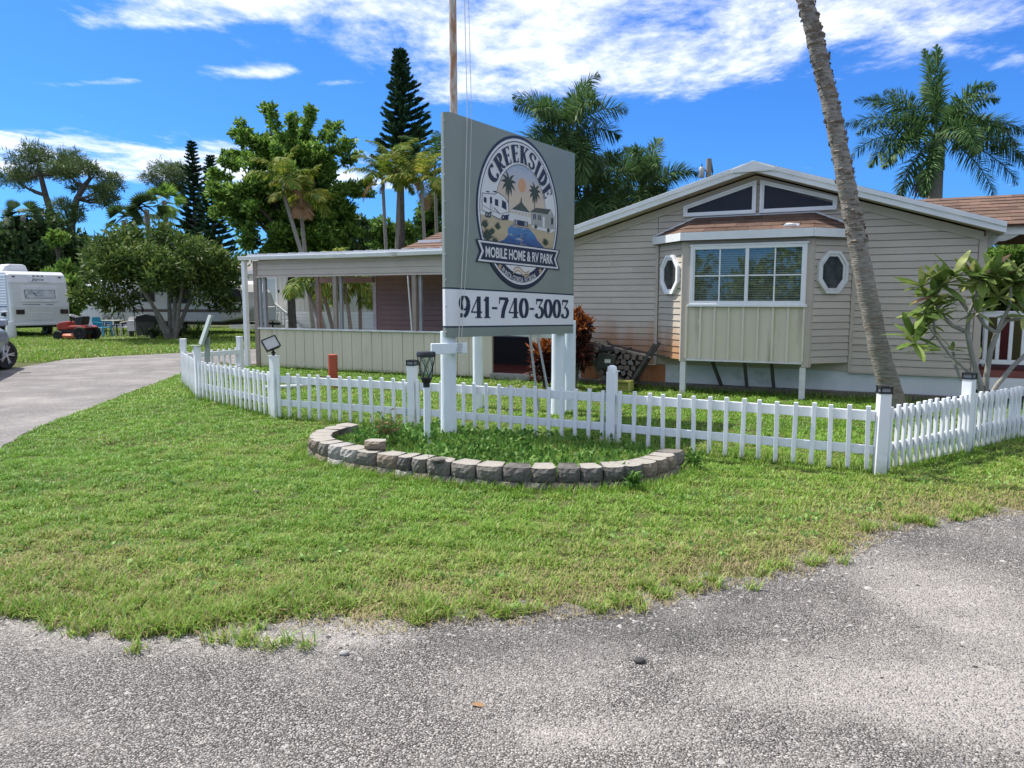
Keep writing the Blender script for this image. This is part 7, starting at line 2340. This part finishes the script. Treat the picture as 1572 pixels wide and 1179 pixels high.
# white shed between
ps0, ps1 = at(118, 480, 44), at(158, 480, 43)
sh = thing('white_shed', 'plain pale shed wall between the trailer and the camper', 'shed', (ps0.x, 44, 0), R(-12))
Ls = (ps1 - ps0).length + 1.5
b = MB(); b.box(0, Ls, 0, 3, 0, 2.35); b.build('wall', M_rvs, sh); b = MB(); b.prism([(-.1, -.15, 2.35), (-.1, 3.1, 2.8), (-.1, 3.1, 2.86), (-.1, -.15, 2.42)], (Ls + .2, 0, 0)); b.build('roof', M_metal, sh)
for k in range(6):
    b = MB(); x = Ls * k / 6; b.box(x, x + .04, -.012, -.001, .05, 2.33); b.build('batten', M_rvs, sh)
# pale mobile home across the drive, seen beside and through the porch
Ym = 39.0
m0, m1 = at(352, 480, Ym + 1), at(600, 480, Ym - 3)
ma = math.atan2(m1.y - m0.y, m1.x - m0.x); Lm = (m1 - m0).length
mh = thing('far_mobile_home', 'pale mobile home with ribbed wall and white steps seen through the porch', 'house', (m0.x, m0.y, 0), ma)
M_mh = mat('pale_wall', (.60, .59, .53), (.66, .65, .59), rough=.6, scale=2)
b = MB(); b.box(0, Lm, 0, 4, 1.02, 3.0); b.build('wall', M_mh, mh)
x = .05
while x < Lm:
    b = MB(); b.box(x, x + .045, -.014, -.001, 1.04, 2.95); b.build('wall_rib', M_mh, mh); x += .27
for k in range(6):
    b = MB(); z = .06 + k * .16; b.add([(.0, -.02, z), (Lm, -.02, z), (Lm, -.002, z + .155), (0, -.002, z + .155), (0, .03, z), (Lm, .03, z), (Lm, .03, z + .155), (0, .03, z + .155)], BF); b.build('skirt_board', M_frame, mh)
b = MB(); b.box(-.2, Lm + .2, -.25, -.2, 2.92, 3.07); b.build('fascia', M_fascia, mh)
b = MB(); b.prism([(-.25, -.22, 3.08), (-.25, 2.0, 3.78), (-.25, 4.2, 3.08)], (Lm + .5, 0, 0)); b.build('roof', mat('grey_shingle', (.16, .155, .15), (.22, .21, .205), rough=.95, scale=4, bump=.3, bscale=60), mh)
xm_ = lambda px: (at(px, 470, Ym) - m0).dot(Vector((math.cos(ma), math.sin(ma), 0)))
b = MB(); b.ring([(xm_(408), 1.05), (xm_(434), 1.05), (xm_(434), 2.75), (xm_(408), 2.75)], [(xm_(411), 1.1), (xm_(431), 1.1), (xm_(431), 2.68), (xm_(411), 2.68)], -.05, -.015); dr = b.build('door', M_frame, mh)
b = MB(); b.box(xm_(411), xm_(431), -.03, -.016, 1.1, 2.68); b.build('pane', mat('curtain', (.40, .47, .48), (.50, .56, .56), rough=.4, scale=4, stretch=(6, 1, .4)), dr)
b = MB(); b.box(xm_(436), xm_(437.5), -.06, -.016, 1.95, 2.1); b.build('door_bell', M_black, mh)
stp = thing('white_steps', 'white wooden steps with sloping handrail at the far pale home', 'steps', mh.location, ma)
xs0 = xm_(413); b = MB()
for k in range(5): b.box(xs0 + 1.0 - .0 + k * .28, xs0 + 1.28 + k * .28, -1.3, -.1, 0, .95 - k * .19)
b.box(xs0 - .2, xs0 + .999, -1.3, -.1, .85, .95); b.build('treads', M_frame, stp)
b = MB(); b.bar((xs0 + .9, -1.35, 1.85), (xs0 + 2.3, -1.35, .95), .09, .07); b.bar((xs0 - .2, -1.35, 1.85), (xs0 + .9, -1.35, 1.85), .09, .07)
for k in range(12): x = xs0 - .15 + k * .21; b.box(x, x + .045, -1.37, -1.33, .1 if x > xs0 + 1 else .95, 1.82 if x < xs0 + .9 else 1.82 - (x - xs0 - .9) * .64)
b.build('handrail', M_frame, stp)

# red riding mower
pm = gnd(122, 522)
mw = thing('riding_mower', 'red riding mower with black seat and big rear tyre on the far lawn', 'mower', pm, R(174))
# local x: forward is +x (points left in the photograph), y across
M_red = mat('mower_red', (.30, .035, .022), (.36, .05, .03), rough=.35, scale=2)
M_org = mat('mower_deck', (.42, .10, .04), (.48, .14, .06), rough=.5, scale=4)
b = MB(); b.xz([(.30, .42), (.78, .40), (.80, .62), (.68, .70), (.36, .76), (.28, .70)], -.22, .22); b.build('hood', M_red, mw, bevel=.04)
b = MB(); b.xz([(-.55, .46), (.12, .46), (.20, .52), (.10, .58), (-.40, .58), (-.58, .52)], -.42, .42); b.build('fender', M_red, mw, bevel=.03)
b = MB(); b.box(-.5, .75, -.2, .2, .25, .42); b.build('chassis', M_black, mw)
b = MB(); b.xz([(-.02, .60), (-.30, .60), (-.38, .90), (-.33, .96), (-.02, .92), (.02, .75)], -.22, .22); b.build('seat', M_black, mw, bevel=.05)
b = MB(); b.bar((.32, 0, .7), (.18, 0, .93), .04, .04); b.build('column', M_black, mw)
b = MB(); T_ = Matrix.Translation((.16, 0, .95)) @ Matrix.Rotation(R(-25), 4, 'Y'); b.T = T_; b.tube([(math.cos(t) * .16, math.sin(t) * .16, 0) for t in np.linspace(0, 2 * np.pi, 17)], .014, n=5); b.bar((-.15, 0, 0), (.15, 0, 0), .03, .015); b.build('steering_wheel', M_rvs, mw)
b = MB(); b.lathe((.12, 0, 0), [(.50, .10), (.52, .20), (.46, .26), (.2, .28)], 20); b.build('cutting_deck', M_org, mw, smooth=True)
for y, s_ in ((.36, 1), (-.36, -1)):
    wheel(mw, (-.36, y, .27), .27, .24, (0, s_, 0), 5, rim=M_black); wheel(mw, (.62, y, .19), .19, .14, (0, s_, 0), 5, rim=M_black)

# patio set: chairs, table, torches, bins


def plastic_chair(name, label, m, p, rz, group=None):
    t = thing(name, label, 'chair', p, rz, group)
    b = MB(); b.box(-.24, .24, -.24, .24, .40, .44); b.build('seat', m, t, bevel=.015)
    b = MB(); b.prism([(-.23, .22, .45), (.23, .22, .45), (.25, .30, .72), (.20, .34, .86), (-.20, .34, .86), (-.25, .30, .72)], (0, .03, 0)); b.build('backrest', m, t)
    for sx in (-1, 1):
        b = MB(); b.bar((sx * .25, -.22, .62), (sx * .26, .28, .66), .05, .03); b.bar((sx * .25, -.22, .43), (sx * .25, -.22, .61), .04, .03); b.build('armrest', m, t)
        for sy in (-1, 1):
            b = MB(); b.bar((sx * .21, sy * .21, .40), (sx * .26, sy * .27, 0), .05, .04); b.build('leg', m, t)
    return t


plastic_chair('garden_chair', 'turquoise blue plastic garden chair beside the red mower', mat('blue_plastic', (.03, .26, .42), (.05, .31, .47), rough=.4, scale=3), gnd(159, 518), R(75))
plastic_chair('garden_chair', 'off white plastic garden chair beside the lamp pole', mat('cream_plastic', (.58, .55, .50), (.64, .61, .56), rough=.45, scale=3), gnd(199, 517), R(-8))


def iron_chair(label, p, rz):
    t = thing('iron_chair', label, 'chair', p, rz, 'black iron chairs on the patio slab')
    b = MB(); b.lathe((0, 0, 0), [(.22, .44), (.22, .465)], 16); b.build('seat', M_black, t)
    b = MB(); b.tube([(-.22, .2, .45), (-.24, .24, .75), (-.12, .26, .92), (.12, .26, .92), (.24, .24, .75), (.22, .2, .45)], .016, n=5)
    for a in np.linspace(-.16, .16, 5): b.tube([(a, .21, .46), (-a * .8, .25, .88)], .010, n=4)
    for z in (.62, .76): b.tube([(-.22, .235, z), (.22, .235, z)], .010, n=4)
    b.build('backrest', M_black, t)
    for sx in (-1, 1):
        for sy in (-1, 1):
            b = MB(); b.tube([(sx * .16, sy * .16, .44), (sx * .19, sy * .19, .2), (sx * .22, sy * .22, 0)], .015, n=5); b.build('leg', M_black, t)
    return t


iron_chair('black iron chair directly right of the blue plastic chair', gnd(166, 516), R(10)); iron_chair('black iron chair between the patio table and the white chair', gnd(180, 515.5), R(-20))
tb = thing('patio_table', 'small pale topped patio table among the chairs on the far lawn', 'table', gnd(172, 517))
b = MB(); b.box(-.42, .42, -.3, .3, .69, .72); b.build('tabletop', mat('pale_top', (.42, .45, .36), (.50, .52, .43), rough=.4, scale=4), tb, bevel=.01)
for sx in (-1, 1):
    for sy in (-1, 1): b = MB(); b.bar((sx * .36, sy * .24, .69), (sx * .38, sy * .26, 0), .035, .035); b.build('leg', M_black, tb)
for px, lab in ((208, 'thin garden torch with dark head right of the white chair'), (221, 'thin garden torch with dark head against the spreading tree stems')):
    t = thing('garden_torch', lab, 'torch', gnd(px, 519 if px < 215 else 516)); b = MB(); b.tube([(0, 0, 0), (0, 0, 1.05)], .016, n=6); b.build('pole', M_trunkd, t); b = MB(); b.lathe((0, 0, 0), [(.03, 1.05), (.055, 1.12), (.05, 1.2), (.012, 1.30)], 10); b.build('head', M_black, t)
t = thing('barbecue', 'covered dark barbecue with pale side panel left of the tree stems', 'barbecue', gnd(222, 518), R(5))
b = MB(); b.box(-.25, .55, -.25, .25, .1, .70); b.build('cover', mat('bbq_cover', (.05, .052, .05), (.08, .08, .075), rough=.8, scale=4), t, bevel=.04)
b = MB(); b.box(-.62, -.26, -.2, .2, .28, .72); b.build('side_panel', M_rvs, t, bevel=.01); b = MB(); b.xz([(-.3, .71), (.6, .71), (.5, .92), (.15, 1.0), (-.2, .92)], -.28, .28); b.build('lid', M_black, t, bevel=.04)
for x in (-.55, .45): b = MB(); b.box(x, x + .05, -.2, .2, 0, .28); b.build('leg', M_black, t)

# silver car at the left edge
CWc = at(-4, 545, 17.2); d_ = Vector((-.42, .91, 0)).normalized(); r_v = Vector((d_.y, -d_.x, 0))
cc = Vector((CWc.x, CWc.y, 0)) - d_ * 1.35 - r_v * .72
car = thing('parked_car', 'silver blue car at the left edge with its front wheel turned', 'car', cc, math.atan2(d_.y, d_.x))
M_car = mat('car_silver', (.33, .36, .41), (.36, .39, .44), rough=.22, metal=.35, scale=2, spec=.6)
secs = [(-2.25, .62, .40, .82), (-2.1, .84, .34, 1.02), (-1.5, .90, .32, 1.12), (-.3, .92, .30, 1.10), (.8, .92, .30, 1.02), (1.35, .96, .32, 1.0), (1.85, .90, .34, .92), (2.15, .74, .38, .80), (2.26, .55, .45, .68)]
b = MB(); rings = []
for x, hw, z0, z1 in secs:
    ring = []
    for k in range(16):
        a = 2 * math.pi * k / 16; c_, s_ = math.cos(a), math.sin(a)
        ring.append((x, hw * math.copysign(abs(c_) ** .45, c_), (z0 + z1) / 2 + (z1 - z0) / 2 * math.copysign(abs(s_) ** .5, s_)))
    rings.append(ring)
b.add([v for r_ in rings for v in r_], [(i * 16 + k, i * 16 + (k + 1) % 16, (i + 1) * 16 + (k + 1) % 16, (i + 1) * 16 + k) for i in range(len(rings) - 1) for k in range(16)] + [tuple(range(16)), tuple((len(rings) - 1) * 16 + k for k in range(16))])
b.build('body', M_car, car, smooth='all')
secs = [(-1.7, .70, 1.08, 1.12), (-1.3, .68, 1.08, 1.52), (-.4, .66, 1.08, 1.60), (.3, .68, 1.05, 1.52), (.95, .72, 1.0, 1.04)]
b = MB(); rings = []
for x, hw, z0, z1 in secs:
    rings.append([(x, -hw * 1.15, z0), (x, -hw * .9, z1 - .03), (x, -hw * .7, z1), (x, hw * .7, z1), (x, hw * .9, z1 - .03), (x, hw * 1.15, z0)])
b.add([v for r_ in rings for v in r_], [(i * 6 + k, i * 6 + (k + 1) % 6, (i + 1) * 6 + (k + 1) % 6, (i + 1) * 6 + k) for i in range(len(rings) - 1) for k in range(6)])
b.build('cabin', M_dkglass, car)
b = MB(); b.xz([(-1.32, 1.585), (-.4, 1.612), (.28, 1.535), (.28, 1.50), (-1.32, 1.50)], -.58, .58); b.build('roof', M_car, car, bevel=.03)
for sy in (-1, 1):
    for x in (-1.35, 1.35):
        b = MB(); b.prism([(x + .40 * math.cos(t), sy * (.50 if sy > 0 else .60), .345 + .40 * math.sin(t)) for t in np.linspace(-.5, math.pi + .5, 20)], (0, .10, 0)); b.build('wheel_arch', M_black, car)
        b = MB(); b.tube([(x + .41 * math.cos(t), sy * .90, .345 + .41 * math.sin(t)) for t in np.linspace(-.1, math.pi + .1, 18)], .03, n=6); b.build('arch_lip', M_car, car, smooth=True)
        wheel(car, (x, sy * (.82 if x > 0 else .84), .335), .335, .22, (Vector((-.55, -.83, 0)) if (x > 0) else Vector((0, sy, 0))) if sy < 0 else (0, 1, 0), 5)
for sy in (-1, 1):
    b = MB(); b.box(.55, .72, sy * .98 - .1, sy * .98 + .1, 1.02, 1.16); b.build('mirror', M_car, car, bevel=.03)
    b = MB(); b.sphere((2.06, sy * .62, .74), .16, n=10, m=6, sc=(.8, 1.1, .5)); b.build('headlight', M_rvs, car, smooth='all')

# utility pole with its transformer behind the roof
pu = at(1088, 262, 42)
up_ = thing('utility_pole', 'grey utility pole with a transformer can showing above the gable roof', 'pole', (pu.x, 42, 0))
zt = at(1088, 244, 42).z
b = MB(); b.tube([(0, 0, 0), (.0, 0, zt)], [.2, .15], n=10); b.build('pole', M_trunkp, up_, smooth=True)
b = MB(); b.lathe((-.38, 0, 0), [(.14, zt - 1.0), (.16, zt - .95), (.16, zt - .5), (.12, zt - .44)], 12); b.build('transformer', M_greyalu, up_, smooth=True)
b = MB(); b.bar((-.3, 0, zt - .62), (0, 0, zt - .6), .06, .06); b.bar((.1, 0, zt - .1), (.22, 0, zt - .75), .07, .09); b.tube([(-.38, 0, zt - .44), (-.38, 0, zt - .25)], .03, n=5); b.tube([(.2, 0, zt - .7), (.25, 0, zt - 1.5)], .02, n=4); b.build('fittings', M_black, up_)

# a few fallen leaves and stones one can pick out
for i, (px, py, m, lab) in enumerate(((724, 1085, MATS['leaf_brown'], 'dry tan leaf lying on the gravel near the bottom edge'), (1540, 768, MATS['leaf_brown'], 'brown leaf on the grass edge at the far right'))):
    o = lm.build('fallen_leaf', m, smooth='all', fix=False); o.location = gnd(px, py) + Vector((0, 0, .012)); o.scale = (.055, .11, .055); o.rotation_euler = (.1, .05, 1.1 * i); tag(o, lab, 'leaf')
for px, py, s, lab, mi in ((393, 1098 - 340, .03, 'small dark stone on the grass left of the curved wall', 2), (982, 1018, .026, 'dark lump of asphalt on the gravel below the lawn edge', 2), (528, 1006, .022, 'pale stone on the gravel by the worn lawn edge', 0)):
    b = MB(); b.sphere((0, 0, .3), 1, n=8, m=5, sc=(1.1, .8, .55)); b.v = [(v[0] * (1 + .15 * math.sin(7 * v[1])), v[1] * (1 + .15 * math.sin(5 * v[2])), v[2]) for v in b.v]
    o = b.build('stone', M_peb[mi], smooth='all'); o.location = gnd(px, py) + Vector((0, 0, .004)); o.scale = (s, s, s); tag(o, lab, 'stone')
